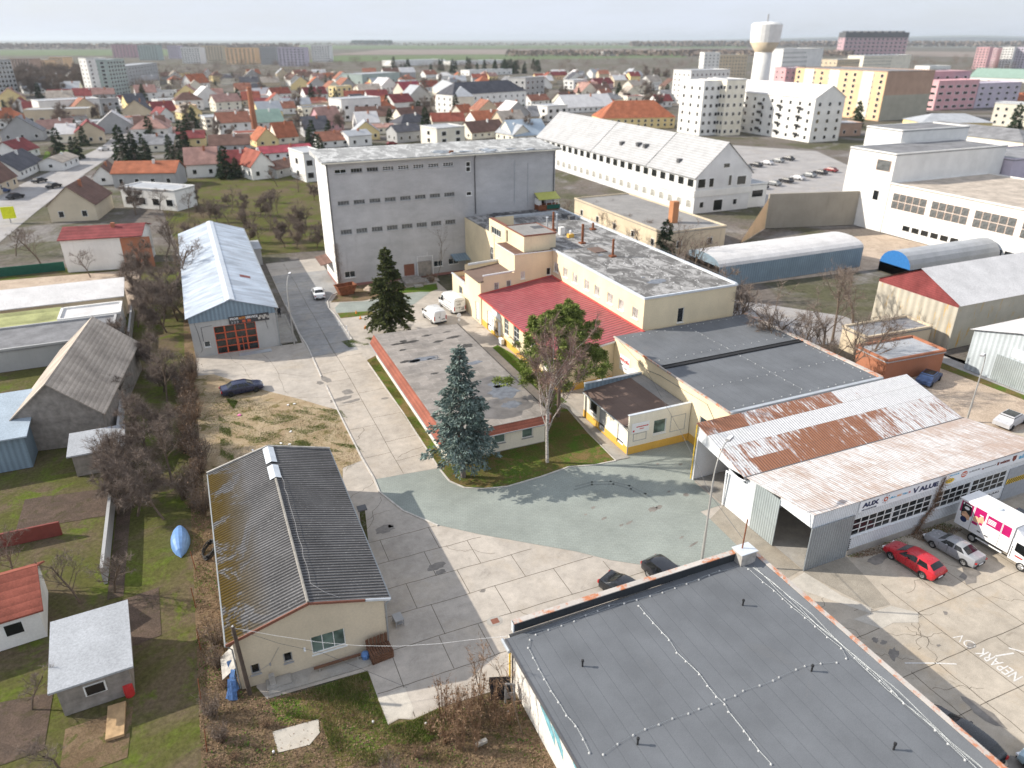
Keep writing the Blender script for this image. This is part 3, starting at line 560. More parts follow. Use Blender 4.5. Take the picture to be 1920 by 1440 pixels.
# ================= auto service hall =================
u0, v0, u1, v1, ze, zr = -3.1, 95.75, 7.5, 143.4, 5.55, 7.3
b = thing('auto_service_hall', 'long grey workshop hall with pale blue tin gable roof and orange-red glazed gate', 'workshop', ((u0 + u1) / 2, v0, 0), world=True)
a_, b_, c_, d_ = rect(u0, v0, u1, v1)
gate = (2.75, 7.95, .05, 3.85); sw = (1.3, 2.06, 1.24, 2.05); um = (u0 + u1) / 2
w = MB().wall(a_, b_, 0, ze, [gate, sw], .2); w.wall(b_, c_, 0, ze, [(i, i + 2.2, 2.6, 3.6) for i in (6, 14, 22, 30, 38)], .15); w.wall(c_, d_, 0, ze); w.wall(d_, a_, 0, ze)
w.build('wall', plaster('hall_plaster', (.47, .47, .46), .2, .3), b)
g = MB(); ov = .35
zl = lambda u: zr - abs(u - um) / (um - u0) * (zr - ze)
g.face([(u0 - .02, v0 - .12, 4.75), (u1 + .02, v0 - .12, 4.75), (u1 + .02, v0 - .12, zl(u1)), (um, v0 - .12, zr - .04), (u0 - .02, v0 - .12, zl(u0))])
g.face([(u1, v0 - .12, 4.75), (u0, v0 - .12, 4.75), (u0, v0, 4.75), (u1, v0, 4.75)]); g.build('gable_cladding', M['blue_clad'], b); MB().face([(u1, v1, ze), (u0, v1, ze), (um, v1, zr)]).build('rear_gable', M['blue_clad'], b)
rf = MB(); sl_ = (zr - ze) / (um - u0); t_ = .08
for sgn in (-1, 1):
 ue = um + sgn * (um - u0 + ov); zE = ze - sl_ * ov
 q = [(um, v0 - .4, zr), (ue, v0 - .4, zE), (ue, v1 + .3, zE), (um, v1 + .3, zr)]
 if sgn < 0: q = q[::-1]
 rf.face([(x, y, z + t_) for x, y, z in q]); rf.face([(x, y, z) for x, y, z in q[::-1]])
 for i in range(4): a, c = q[i], q[(i + 1) % 4]; rf.face([a, c, (c[0], c[1], c[2] + t_), (a[0], a[1], a[2] + t_)])
r = rf.build('roof', M['blue_tin'], b)
rd = MB(); rd.face([(um - .6, v0 - .42, zr - .05), (um, v0 - .42, zr + .16), (um, v1 + .32, zr + .16), (um - .6, v1 + .32, zr - .05)]); rd.face([(um, v0 - .42, zr + .16), (um + .6, v0 - .42, zr - .05), (um + .6, v1 + .32, zr - .05), (um, v1 + .32, zr + .16)]); rd.build('ridge_cap', M['zinc_bright'], r)
MB().face([(um + 2.2, v0 + 12, zl(um + 2.2) + .1), (um + 3.6, v0 + 12, zl(um + 3.6) + .1), (um + 3.6, v0 + 13.2, zl(um + 3.6) + .1), (um + 2.2, v0 + 13.2, zl(um + 2.2) + .1)]).build('roof_patch', M['dkred'], r)
gt = MB(); P0, P1 = a_, b_
for i in range(5): x = gate[0] + (gate[1] - gate[0]) * i / 4; panel(gt, P0, P1, (x - .09 if i else x, x + .09 if i < 4 else x, gate[2], gate[3]), -.08, .12)
for j in range(5): z = gate[2] + (gate[3] - gate[2]) * j / 4; panel(gt, P0, P1, (gate[0], gate[1], z - .06, z + .06), -.08, .1)
panel(gt, P0, P1, (gate[0] + 2.7, gate[0] + 2.8, .1, 2.1), -.08, .09); panel(gt, P0, P1, (gate[0] + 3.25, gate[0] + 3.35, .1, 2.1), -.08, .09)
G = gt.build('gate', M['red_frame'], b); panel(MB(), P0, P1, (gate[0], gate[1], gate[2], gate[3]), -.14, .03).build('pane', M['glass_dk'], G)
window(b, P0, P1, sw, nx=1, sill='white_frame')
for i in (6, 14, 22, 30, 38): window(b, b_, c_, (i, i + 2.2, 2.6, 3.6), frame='grey_frame', nx=3)
bn = panel(MB(), P0, P1, (4.75, 9.75, 3.92, 4.95), .15, .03).build('banner', M['poster_dk'], b)
wtext(bn, P0, P1, 4.9, 4.5, 'PROFI', .42, 'white', 1.0, .175, .012); wtext(bn, P0, P1, 5.95, 4.5, 'AUTO', .42, 'orange', .85, .175, .012); wtext(bn, P0, P1, 6.85, 4.5, 'SERVICE', .42, 'white', 1.5, .175, .012)
dm = MB()
for x in (6.35, 7.0): panel(dm, P0, P1, (x, x + .42, 4.02, 4.36), .175, .02)
dm.build('logo', M['red_frame'], bn)
dm = MB()
for x in (4.95, 5.3, 5.65): dm.face([(u0 + x, v0 - .18, 4.0), (u0 + x + .18, v0 - .18, 4.0), (u0 + x + .3, v0 - .18, 4.17), (u0 + x + .18, v0 - .18, 4.34), (u0 + x, v0 - .18, 4.34), (u0 + x + .12, v0 - .18, 4.17)])
dm.build('arrow_print', M['grey'], bn); pt = MB()
for k in range(7): x = 8.35 + .19 * k; z = 4.15 + .33 * math.sin(k * 1.1) ** 2; panel(pt, P0, P1, (x, x + .3, z, z + .3), .172, .01)
pt.build('car_print', M['rim'], bn)
pp = MB(); pp.tube([(u1 + .3, v0 - .1, ze - .25), (u1 + .12, v0 - .12, ze - .6), (u1 + .06, v0 - .1, .2), (u1 + .25, v0 - .3, .05)], .06, 6); pp.tube([(u1 + .43, v0 - .4, ze - .1), (u1 + .43, v1 + .3, ze - .1)], .08, 6); pp.build('gutter', M['gutter'], b)
cb = MB(); cb.tube([(u0 + .6, v0 - .03, 4.7), (u0 + .8, v0 - .03, 3.5), (u0 + 1.0, v0 - .03, 1.0), (u0 + .7, v0 - .03, .6)], .025, 4); cb.tube([(u0 + 2.6, v0 - .03, 4.1), (u0 + 1.3, v0 - .03, 4.0), (u0 + 1.3, v0 - .03, 2.1)], .03, 4); cb.tube([(u0 + 9.2, v0 - .03, 4.2), (u0 + 9.4, v0 - .03, 2.6)], .025, 4); cb.build('cable', M['dgrey'], b)
MB().box(2.17, 94.0, .02, 6.25, 94.9, .1).build('threshold_ramp', M['zinc'], b)
MB().box(u1 + .02, v0 + .4, 0, u1 + 2.2, v0 + 12, .18).build('side_apron', M['path_conc'], b)
b2 = thing('shed', 'small pale shed behind the blue tin roofed hall', 'shed', (8.8, 141, 0), world=True)
MB().box(7.9, 137, 0, 9.9, 143.2, 3.0).build('wall', M['grey_wall_plain'], b2); MB().box(7.8, 136.8, 3.0, 10.1, 143.4, 3.12).build('roof', M['roof_pale'], b2)
# ================= mossy house =================
u0, v0, u1, v1, ze, zr = -2.45, 37.4, 7.05, 58.0, 3.85, 5.5; um = 2.3
b = thing('workshop_house', 'cream single storey house with mossy dark corrugated gable roof, nearest on the left', 'house', (u0 - .3, v0 - .15, 0), world=True)
a_, b_, c_, d_ = rect(u0, v0, u1, v1); sn = [(4.3 + 2.45 - 2.1 + .0, 4.3 + 2.45 + .35, 1.15, 2.3)]
big = (4.55, 6.75, 1.1, 2.55); s1 = (.72, 1.27, .95, 1.75); s2 = (2.75, 3.3, 1.1, 1.9)
w = MB().wall(a_, b_, 0, ze, [big, s1, s2], .14); w.face([(u0, v0, ze), (u1, v0, ze), (um, v0, zr - .1)]); w.face([(u1, v1, ze), (u0, v1, ze), (um, v1, zr - .1)])
east_ops = [(3, 4.0, .1, 2.2), (7, 8.4, 1.1, 2.3), (11, 12.4, 1.1, 2.3), (15, 16.4, 1.1, 2.3)]
w.wall(b_, c_, 0, ze, east_ops); w.wall(c_, d_, 0, ze); w.wall(d_, a_, 0, ze)
w.build('wall', M['cream_house'], b)
window(b, a_, b_, big, pane='glass_green', nx=3, sill='white_frame'); window(b, a_, b_, s1, 'grey_frame', 'glass_dk', 1, sill='grey_frame'); window(b, a_, b_, s2, 'grey_frame', 'glass_dk', 1, sill='grey_frame')
for o in east_ops[1:]: window(b, b_, c_, o)
window(b, b_, c_, east_ops[0], 'grey_frame', 'black', 1, name='door')
rf = MB(); t_ = .07
for uE, sgn in ((u0 - .35, -1), (u1 + .4, 1)):
 zE = 4.05 - .02; q = [(um, v0 - .15, zr), (uE, v0 - .15, zE), (uE, v1 + .25, zE), (um, v1 + .25, zr)]
 if sgn < 0: q = q[::-1]
 rf.face([(x, y, z + t_) for x, y, z in q]); rf.face(q[::-1])
 for i in range(4): a, c = q[i], q[(i + 1) % 4]; rf.face([a, c, (c[0], c[1], c[2] + t_), (a[0], a[1], a[2] + t_)])
r = rf.build('roof', M['moss_roof'], b)
MB().tube([(um, v0 - .15, zr + .09), (um, v1 - 5.3, zr + .09)], .10, 6).build('ridge_tile', simple('ridge_mortar', (.27, .255, .23), .95, 0, .25, 4), r)
z0r = (zr - 4.03)
rs = lambda u: zr - (abs(u - um) / (um - u0 + .35) if u < um else abs(u - um) / (u1 + .4 - um)) * z0r
for ya, yb in ((v1 - 2.6, v1 + .1), (v1 - 5.2, v1 - 3.1)):
 f = MB(); f.face([(um - .45, ya, rs(um - .45) + .15), (um, ya, zr + .2), (um, yb, zr + .2), (um - .45, yb, rs(um - .45) + .15)]); f.face([(um, ya, zr + .2), (um + .45, ya, rs(um + .45) + .15), (um + .45, yb, rs(um + .45) + .15), (um, yb, zr + .2)]); f.build('ridge_flashing', M['zinc_bright'], r)
f = MB(); f.bar((u0 - .4, v1 + .28, 4.1), (um, v1 + .28, zr + .05), .16, .3); f.bar((um, v1 + .28, zr + .05), (u1 + .45, v1 + .28, 4.1), .16, .3); f.build('parapet', M['stone'], b)
f = MB(); f.bar((u0 - .37, v0 - .2, 4.04), (um, v0 - .2, zr + .02), .08, .2); f.bar((um, v0 - .2, zr + .02), (um + 3.5, v0 - .2, rs(um + 3.5) + .02), .08, .16); f.build('verge_trim', M['brown_metal'], b)
MB().bar((um + 3.55, v0 - .2, rs(um + 3.5) + .02), (u1 + .42, v0 - .2, 4.04), .08, .17).build('verge_flashing', M['zinc_bright'], b)
f = MB(); f.tube([(u1 + .45, v0 - .2, 3.98), (u1 + .45, v1 + .3, 3.98)], .065, 6); f.tube([(u0 - .4, v0 - .2, 3.98), (u0 - .4, v1 + .3, 3.98)], .06, 6); f.tube([(u1 + .42, v0 - .1, 3.95), (u1 + .1, v0 - .06, 3.6), (u1 + .06, v0 - .06, .3)], .05, 6); f.tube([(u0 - .4, v0 - .1, 3.95), (u0 - .08, v0 - .06, 3.5), (u0 - .06, v0 - .06, .2)], .05, 6); f.build('gutter', M['gutter'], b)
f = MB(); p_ = [(um + .45, v1 - 5, 0)] + [(um + .5 + random.uniform(-.06, .06), v1 - 5 - i, 0) for i in range(1, 15)] + [(um + 1.2, v0 + .6, 0), (um + 1.9, v0 + .1, 0)]
f.tube([(x, y, rs(x) + .2) for x, y, z in p_], .012, 4); f.build('lightning_wire', M['grey'], r)
f = MB(); f.tube([(u0 + 5.6 - 1.5, v0 - .03, 1.95), (u0 + 5.6 - 1.5, v0 - .2, 1.75)], .07, 6); f.build('wall_lamp', M['white'], b)
f = MB(); f.tube([(u0 + .2, v0 - .03, .7), (u0 + 1.9, v0 - .03, 1.45), (u0 + 2.6, v0 - .03, 2.6)], .012, 4); f.tube([(u0 + 1.9, v0 - .03, 1.3), (u0 + 1.9, v0 - .03, 1.5)], .06, 5); f.build('cable', M['grey'], b)
MB().prism([(-.95, 36.2), (5.3, 36.0), (7.2, 36.9), (7.2, 37.38), (-.9, 37.38)], 0, .1).build('step', M['path_conc'], b)
MB().box(-1.0, 36.55, .1, .55, 37.35, .22).build('slab', M['path_conc'], b)
# ================= flat roofed office =================
u0, v0, u1, v1 = 18.45, 58.0, 29.0, 86.2; zt = 3.05
b = thing('flat_office', 'low white flat roofed office with brown-red tiled fascia and puddles on its patched roof', 'office', (u0, v0, 0), world=True)
a_, b_, c_, d_ = rect(u0, v0, u1, v1)
so_ = [(4.95, 6.15, 1.0, 2.55), (8.0, 9.2, .95, 2.5)]; wo = [(i, i + 1.7, 1.0, 2.3) for i in (2.0, 5.6, 9.2, 12.8, 16.4, 20.0, 24.0)]; eo = [(i, i + 1.6, 1.0, 2.3) for i in (3, 8, 13, 18, 23)]
w = MB().wall(a_, b_, .1, zt, so_).wall(d_, a_, .1, zt, wo).wall(b_, c_, .1, zt, eo).wall(c_, d_, .1, zt); w.build('wall', M['cream_pale'], b)
MB().prism([(u0 - .04, v0 - .04), (u1 + .04, v0 - .04), (u1 + .04, v1 + .04), (u0 - .04, v1 + .04)], 0, .1).build('plinth', M['path_conc'], b)
for o in so_: window(b, a_, b_, o, pane='glass_green', nx=1, sill='grey_frame')
for o in wo: window(b, d_, a_, o, sill='white_frame')
for o in eo: window(b, b_, c_, o)
rp = [(u0 - .05, v0 - .05), (u0 + 3.6, v0 + .3), (u0 + 6.2, v0 - .25), (u1 + .25, v0 - .25), (u1 + .6, v0), (u1 + .6, v1 - .4), (u0 - .05, v1 + .3)]
rp = [(u0 - .05, v0 - .2), (u1 + .6, v0 - .2), (u1 + .6, v1 - .3), (u0 - .05, v1 + .3)]
r = MB().prism(rp, zt, zt + .14).build('roof', M['office_roof'], b)
f = MB(); f.face([(u0 - .92, v0 - .85, 2.55), (u0 - .07, v0 - .2, zt + .13), (u0 - .07, v1 + .3, zt + .13), (u0 - .92, v1 - .9, 2.55)][::-1]); f.face([(u0 - .92, v0 - .85, 2.55), (u0 - .92, v1 - .9, 2.55), (u0 - .07, v1 - .9, 2.5), (u0 - .07, v0 - .85, 2.5)]); f.face([(u0 - .92, v1 - .9, 2.55), (u0 - .07, v1 + .3, zt + .13), (u0 - .07, v1 - .9, 2.5)])
f.face([(u0 - .92, v0 - .85, 2.55), (u1 + .2, v0 - .85, 2.6), (u1 + .5, v0 - .22, zt + .13), (u0 - .07, v0 - .22, zt + .13)]); f.face([(u0 - .92, v0 - .85, 2.55), (u0 - .07, v0 - .02, 2.5), (u1 + .2, v0 - .02, 2.5), (u1 + .2, v0 - .85, 2.6)]); f.build('tiled_fascia', M['fascia_tile'], b)
f = MB(); f.bar((u1 + .62, v0 - .2, zt + .12), (u1 + .62, v1 - .3, zt + .12), .08, .2); f.build('edge_trim', M['wet_dark'], b)
f = MB(); f.tube([(u0 - .95, v0 - .9, 2.52), (u0 - .95, v1 - .9, 2.52)], .06, 6); f.tube([(u0 - .95, v0 - .9, 2.52), (u1 + .2, v0 - .9, 2.55)], .06, 6)
for x, y in ((u0 - .06, v0 + .5), (u0 + .7, v0 - .06)): f.tube([(x - .3, y - .3, 2.5), (x, y, 2.2), (x, y, .1)], .045, 6)
f.build('gutter', M['gutter'], b)
pz = zt + .146
def rblob(mb, px, py, w_, h_, a, z, m=0, jag=.35):
 blob_c = at(px, py, z); n = 20
 mb.face([(blob_c[0] + math.cos(a) * w_ * math.cos(t) * q - math.sin(a) * h_ * math.sin(t) * q, blob_c[1] + math.sin(a) * w_ * math.cos(t) * q + math.cos(a) * h_ * math.sin(t) * q, z) for t, q in ((2 * math.pi * i / n, random.uniform(1 - jag, 1.1)) for i in range(n))], m)
DAMP = simple('damp_felt', (.15, .14, .135), .45, 0, .3, 1)
def wet(nm, mt, z, jag, L):
 for px, py, w_, h_ in L: pm = MB(); rblob(pm, px, py, w_, h_, .1, z, 0, jag); pm.build(nm, mt, r)
wet('damp_patch', DAMP, pz - .003, .2, ((925, 725, 3.6, 2.6), (940, 765, 3.4, 2.4)))
wet('dark_puddle', M['wet_dark'], pz, .35, ((745, 645, .9, .3), (770, 641, 1.6, .35), (757, 640, .5, .5), (755, 656, .5, .3), (800, 629, .8, .3), (822, 640, .8, .3), (850, 632, 1.1, .35), (876, 648, .8, .7), (760, 678, .9, .35), (838, 622, .6, .2), (815, 700, .5, .3)))
wet('puddle', M['puddle'], pz + .004, .25, ((792, 673, 1.9, .55), (778, 677, .8, .5), (890, 680, 1.0, .5), (812, 672, .9, .25), (945, 735, 1.8, 1.7), (935, 720, 1.3, 1.0), (960, 758, 1.2, .8)))
f = MB(); f.tube([(23.4, 75.6, zt), (23.4, 75.6, zt + .7)], .05, 6); f.tube([(22.9, 75.6, zt + .2), (23.8, 75.5, zt + .2)], .04, 5); f.build('vent_pipe', M['grey'], r)
# ================= tall grey store =================
u0, v0, u1, v1, zt = 19.9, 117.8, 59.8, 127.4, 20.1
b = thing('grey_store', 'tall grey roughcast warehouse block with three rows of small windows', 'warehouse', (u0, v0, 0), world=True)
a_, b_, c_, d_ = rect(u0, v0, u1, v1); ops = []; spec = []
for k in range(8):
 x = 1.25 + 2.552 * k
 for row, (za, zb) in enumerate(((18.4, 19.05), (13.45, 14.15), (8.75, 9.55))):
  o = (x, x + 1.85, za, zb); ops.append(o); spec.append((o, row, k))
tall = [(23.1, 24.0, 17.25, 19.0), (23.05, 24.1, 13.3, 14.05), (23.05, 24.1, 7.85, 9.45)]
low = [(1.2, 3.0, 1.5, 2.6), (16.7, 18.35, 1.6, 2.65), (19.4, 21.3, 1.7, 2.75)]; door = (11.35, 13.2, .6, 2.65); door2 = (36.9, 37.9, 10.2, 12.3)
w = MB().wall(a_, b_, .45, zt, ops + tall + low + [door, door2], .2); w.wall(b_, c_, .45, zt); w.wall(c_, d_, .45, zt)
w.wall(d_, a_, .45, zt, [(4.2, 5.3, .9, 2.4), (6.6, 7.7, .9, 2.4)]); w.build('wall', M['roughcast'], b)
MB().prism([(u0 - .05, v0 - .05), (u1 + .05, v0 - .05), (u1 + .05, v1 + .05), (u0 - .05, v1 + .05)], 0, .45).build('plinth', plaster('red_grey_plinth', (.33, .17, .15), .3, .3), b)
MB().wall(d_, (u0, v0), .46, zt - .02).build('west_face_sunlit', M['white_wall'], b).location = (-.03, 0, 0)  # same roughcast; white sheet paints the sunlight on the west side
for o, row, k in spec:
 st = 'white_frame' if row == 0 and k in (0, 3, 4, 5, 6, 7) else 'grey_frame'
 window(b, a_, b_, o, st, 'glass_dk' if row == 0 else 'glass_block', 2 if k == 0 and row == 0 else 4, 1 if row else (1 if k in (0, 1, 2) else 2), dep=.14, sill='zinc' if row else 'grey_frame', mull=.05)
window(b, a_, b_, tall[0], nx=1, ny=2, pane='glass_dk', fw=.12, mull=.14); window(b, a_, b_, tall[1], nx=1, pane='glass_dk', fw=.12, sill='white_frame'); window(b, a_, b_, tall[2], nx=1, ny=2, pane='glass_block', fw=.12, mull=.16)
for o in low: window(b, a_, b_, o, nx=2, sill='white_frame', pane='glass')
window(b, a_, b_, door, 'brown_metal', 'brown_metal', 2, name='door', dep=.1); window(b, a_, b_, door2, 'grey_frame', 'black', 1, name='door', dep=.1)
for o in ((4.2, 5.3, .9, 2.4), (6.6, 7.7, .9, 2.4)): window(b, d_, a_, o)
f = MB(); f.face([(u0 - .75, v0 - .75, 20.35), (u1 + .75, v0 - .75, 20.35), (u1 + .75, v1 + .7, 20.95), (u0 - .75, v1 + .7, 20.95)]); f.face([(u0 - .75, v0 - .75, 20.1), (u0 - .75, v1 + .7, 20.1), (u1 + .75, v1 + .7, 20.1), (u1 + .75, v0 - .75, 20.1)])
for p, q in (((u0 - .75, v0 - .75), (u1 + .75, v0 - .75)), ((u1 + .75, v0 - .75), (u1 + .75, v1 + .7)), ((u0 - .75, v1 + .7), (u0 - .75, v0 - .75))): f.face([(*p, 20.1), (*q, 20.1), (*q, 20.95 if q[1] > v0 else 20.35), (*p, 20.95 if p[1] > v0 else 20.35)])
r = f.build('roof', bitumen('pale_weathered_roof', (.30, .30, .295), 1.0, 'x', .95, .1, (.58, .58, .57)), b)
MB().box(u0 - .74, v0 - .85, 20.02, u1 + .76, v0 - .745, 20.22).build('cornice', M['cream_pale'], b)
f = MB()
for k in range(13): x = random.uniform(36, 58); y = v0 + random.uniform(-.4, 3); f.obox((x, y, 20.45 + (y - v0) * .07), (random.uniform(.3, 1.4), random.uniform(.1, .4), .05), Matrix.Rotation(random.uniform(-.3, .3), 3, 'Z') @ Matrix.Rotation(random.uniform(-.08, .08), 3, 'Y'))
f.build('loose_felt', M['zinc'], r)
f = MB(); f.tube([(40.5, v0 + .6, 20.35), (40.5, v0 + .6, 20.7), (41.1, v0 + .6, 20.7)], .16, 6); f.build('roof_vent', M['rust'], r)
f = MB()
for x in (44.55, 59.5): f.tube([(x, v0 - .55, 20), (x, v0 - .12, 19.2), (x, v0 - .12, 10.2 if x > 40 else .5)], .09, 6)
f.tube([(u0 + .12, v0 - .12, 19.9), (u0 + .12, v0 - .12, 2)], .08, 6); f.build('downpipe', M['dgrey'], b)
f = MB(); f.tube([(51.95, v0 - .06, 18.5), (51.95, v0 - .06, 11.4)], .05, 5); f.tube([(54.5, v0 - .06, 18), (54.5, v0 - .06, 10.8)], .04, 5); f.build('conduit', M['zinc'], b)
f = MB(); f.face([(u0 - 2.0, 121.2, 3.15), (u0, 121.2, 3.5), (u0, 127, 3.5), (u0 - 2.0, 127, 3.15)]); f.face([(u0 - 2.0, 127, 3.05), (u0, 127, 3.4), (u0, 121.2, 3.4), (u0 - 2.0, 121.2, 3.05)]); f.face([(u0 - 2, 121.2, 3.05), (u0, 121.2, 3.4), (u0, 121.2, 3.5), (u0 - 2, 121.2, 3.15)]); f.build('side_canopy', M['roof_brown'], b)
f = MB(); f.box(30.4, 113.6, 0, 33.8, 117.74, .55); f.build('loading_dock', M['wood_grey'], b)
MB().box(31.6, 112.6, 0, 33.0, 113.55, .25).build('dock_step', M['path_conc'], b)
f = MB(); f.tube([(33.55, 117.3, .5), (33.55, 117.3, 3.9), (36.2, 117.0, 3.9), (36.2, 117.0, .5)], .06, 6); f.tube([(35.3, 117.1, 3.9), (35.3, 117.1, 4.6)], .04, 5); f.build('pipe_frame', M['white'], b)
MB().box(33.65, 117.3, .4, 36.0, 117.75, 2.9).build('meter_recess', M['wood_grey'], b)
f = MB(); f.face([(39.7, 115.2, 3.0), (45, 115.2, 3.0), (45, 117.75, 3.55), (39.7, 117.75, 3.55)]); f.face([(39.7, 117.75, 3.45), (45, 117.75, 3.45), (45, 115.2, 2.9), (39.7, 115.2, 2.9)]); f.face([(39.7, 115.2, 2.9), (45, 115.2, 2.9), (45, 115.2, 3.0), (39.7, 115.2, 3.0)]); f.build('tin_canopy', M['blue_clad'], b)
f = MB(); f.tube([(41.5, 115.4, 0), (41.5, 115.4, 2.95)], .06, 6); f.build('canopy_post', M['gutter'], b)
bc = thing('rooftop_balcony', 'rusty landing with yellow sheet canopy on the grey warehouse wall', 'balcony', (58, 117, 10), world=True)
f = MB(); f.face([(55.7, 115.6, 12.0), (59.9, 115.6, 12.0), (59.9, 117.7, 12.9), (55.7, 117.7, 12.9)]); f.face([(55.7, 117.7, 12.85), (59.9, 117.7, 12.85), (59.9, 115.6, 11.95), (55.7, 115.6, 11.95)]); f.build('canopy', M['lime'], bc)
MB().box(55.8, 116.0, 10.0, 59.8, 117.74, 10.95).build('platform', M['rust'], bc)
f = MB()
for x in (55.85, 57.3, 58.4, 59.1, 59.75): f.bar((x, 116.0, 10.9), (x, 116.0, 12.0), .05)
f.bar((57.3, 116, 11.75), (59.75, 116, 11.75), .05); f.bar((57.3, 116, 11.4), (59.75, 116, 11.4), .04); f.build('railing', M['white'], bc)
MB().face([(57.4, 115.9, 10.2), (60, 115.9, 10.2), (60, 115.9, 10.95), (57.4, 115.9, 10.95)]).build('mesh_screen', M['green'], bc)
MB().box(55.82, 116.5, 10.95, 56.6, 117.7, 12.0).build('cabin', M['white_wall'], bc)
# ================= cream long block =================
def flat_roof(par, poly, z, mat, par_h=.0, th=.12, edge='zinc', ew=.16, name='roof'):
 r = MB().prism(poly, z, z + th).build(name, M[mat], par)
 if par_h:
  f = MB(); n = len(poly)
  for i in range(n):
   a, c = poly[i], poly[(i + 1) % n]; f.bar((a[0], a[1], z + par_h / 2), (c[0], c[1], z + par_h / 2), ew, par_h)
  f.build('parapet_flashing', M[edge], par)
 return r
u0, v0, u1, v1, zt = 46.75, 68.0, 60.2, 117.0, 9.85
b = thing('cream_block', 'long two storey cream block with weathered flat roof and rusty stove pipes', 'factory wing', (u0, v0, 0), world=True)
a_, b_, c_, d_ = rect(u0, v0, u1, v1)
wo = [(v1 - y1, v1 - y0, 6.85, 8.25) for y0, y1 in ((90.3, 91.7), (87.4, 88.75), (84.5, 85.9), (81.2, 82.5), (78.35, 79.75), (75.05, 76.4), (72.35, 73.65), (69.1, 70.45))]
so_ = [(4.95, 5.85, 6.15, 8.05)]
w = MB().wall(a_, b_, 0, zt, so_, .14).wall(b_, c_, 0, zt, [(i, i + 1.6, 6.6, 8.2) for i in range(3, 46, 5)], .14).wall(c_, d_, 0, zt).wall(d_, a_, 0, zt, wo, .16); w.build('wall', M['cream'], b)
for o in wo: window(b, d_, a_, o, pane='glass_pale', nx=2, sill='white_frame')
for o in so_: window(b, a_, b_, o, pane='glass_dk', nx=1, sill='white_frame')
for i in range(3, 46, 5): window(b, b_, c_, (i, i + 1.6, 6.6, 8.2))
r = flat_roof(b, [(u0 - .05, v0 - .05), (u1 + .05, v0 - .05), (u1 + .05, v1 + .7), (u0 - .05, v1 + .7)], zt, 'bit_old')
f = MB(); f.box(u0 - .12, v0 - .12, zt - .02, u1 + .12, v0 + .12, zt + .22); f.box(u0 - .12, v0 + .12, zt - .02, u0 + .12, 92, zt + .22); f.box(u1 - .25, v0 + .12, zt - .02, u1 + .12, v1, zt + .32); f.build('parapet_flashing', M['zinc_bright'], b)
f = MB(); f.tube([(u1 + .05, v0, zt + .6), (u1 + .05, v1, zt + .6)], .02, 4)
for y in range(70, 117, 3): f.tube([(u1 + .05, y, zt + .3), (u1 + .05, y, zt + .62)], .02, 4)
f.build('lightning_wire', M['dgrey'], b)
for k, (x, y, h, rr, mm, nm) in enumerate(((51.9, 102.4, 2.95, .17, 'rust', 'stove_pipe'), (51.3, 103.4, 1.9, .15, 'zinc', 'vent_pipe'), (52.9, 103.2, 2.3, .13, 'zinc', 'vent_pipe'), (52.2, 93.3, 2.9, .19, 'rust', 'stove_pipe'), (57.95, 100.3, 1.1, .18, 'rust', 'stove_pipe'), (52.6, 85.2, 2.5, .16, 'rust', 'stove_pipe'))):
 p = MB().lathe([(rr, 0), (rr, h), (rr * .5, h + .02)], (x, y, zt + .1), 10).build(nm, M[mm], r)
 if mm == 'rust': MB().obox((x, y, zt + .2), (.42, .42, .12)).build('base_flashing', M['rust'], r)
 else: MB().lathe([(rr * 1.5, 0), (rr * 1.5, .06), (.01, .12)], (x, y, zt + .1 + h), 10).build('cowl', M['zinc_bright'], r)
MB().obox((52.3, 89.0, zt + .18), (.95, 1.3, .06)).build('roof_hatch', M['bit_brown'], r)
MB().obox((51.95, 99.6, zt + .65), (.4, .35, .6)).build('vent_box', M['white_wall'], r); MB().obox((52.3, 97.3, zt + .35), (.45, .35, .3)).build('vent_box', M['ochre'], r); MB().lathe([(.16, 0), (.16, .35), (.26, .4), (.02, .6)], (52.3, 97.3, zt + .65), 8).build('cowl', M['white'], r)
for x, y in ((58.0, 110.0), (58.2, 108.2)): MB().obox((x, y, zt + .4), (.5, .45, .3)).build('vent_box', M['dgrey'], r)
wet('puddle', M['puddle'], zt + .126, .3, ((1232, 527, 1.5, .9), (1126, 478, .5, .4), (1206, 520, .4, .2)))
f = MB()
for k in range(46): x, y = random.uniform(49, 59), random.uniform(69, 84); f.obox((x, y, zt + .15), (.05, .05, .035))
f.build('pebble_scatter', M['white'], r)
f = MB(); f.box(u0, 113.0, zt + .12, u1 - 2, 114.1, zt + .42); f.build('link_gutter', M['zinc'], r)
f = MB()
for k in range(26): f.obox((random.uniform(47, 57), random.uniform(114.4, 117), zt + .2), (random.uniform(.2, .9), random.uniform(.1, .4), random.uniform(.04, .12)), Matrix.Rotation(random.uniform(0, 3), 3, 'Z'))
f.build('loose_felt', M['dgrey'], r)
b = thing('stair_annex', 'cream stepped stair annex with rooftop box between red roof and grey warehouse', 'annex', (35.4, 92.2, 0), world=True)
A0, A1 = (35.9, 92.2), (46.73, 92.2)
ops = [(1.6, 2.35, 4.9, 6.05), (3.5, 4.25, 5.1, 6.15), (5.75, 6.45, 6.05, 7.2), (9.9, 10.6, 6.15, 7.25)]
w = MB(); w.wall((35.9, 92.2), (40.7, 92.2), 0, 7.2, ops[:2], .12); w.wall((40.7, 92.2), (46.73, 92.2), 0, 9.75, [(o[0] - 4.8, o[1] - 4.8, o[2], o[3]) for o in ops[2:]], .12)
w.wall((40.7, 99.4), (40.7, 92.2), 6.4, 9.75); w.wall((42.5, 117.7), (42.5, 99.4), 0, 9.8, [(12.0, 15.7, 9.0, 9.01)], .01); w.face([(42.5, 99.4, 5), (40.7, 99.4, 5), (40.7, 99.4, 9.75), (42.5, 99.4, 9.75)][::-1])
wdoor = [(4.5, 6.4, .3, 3.0)]
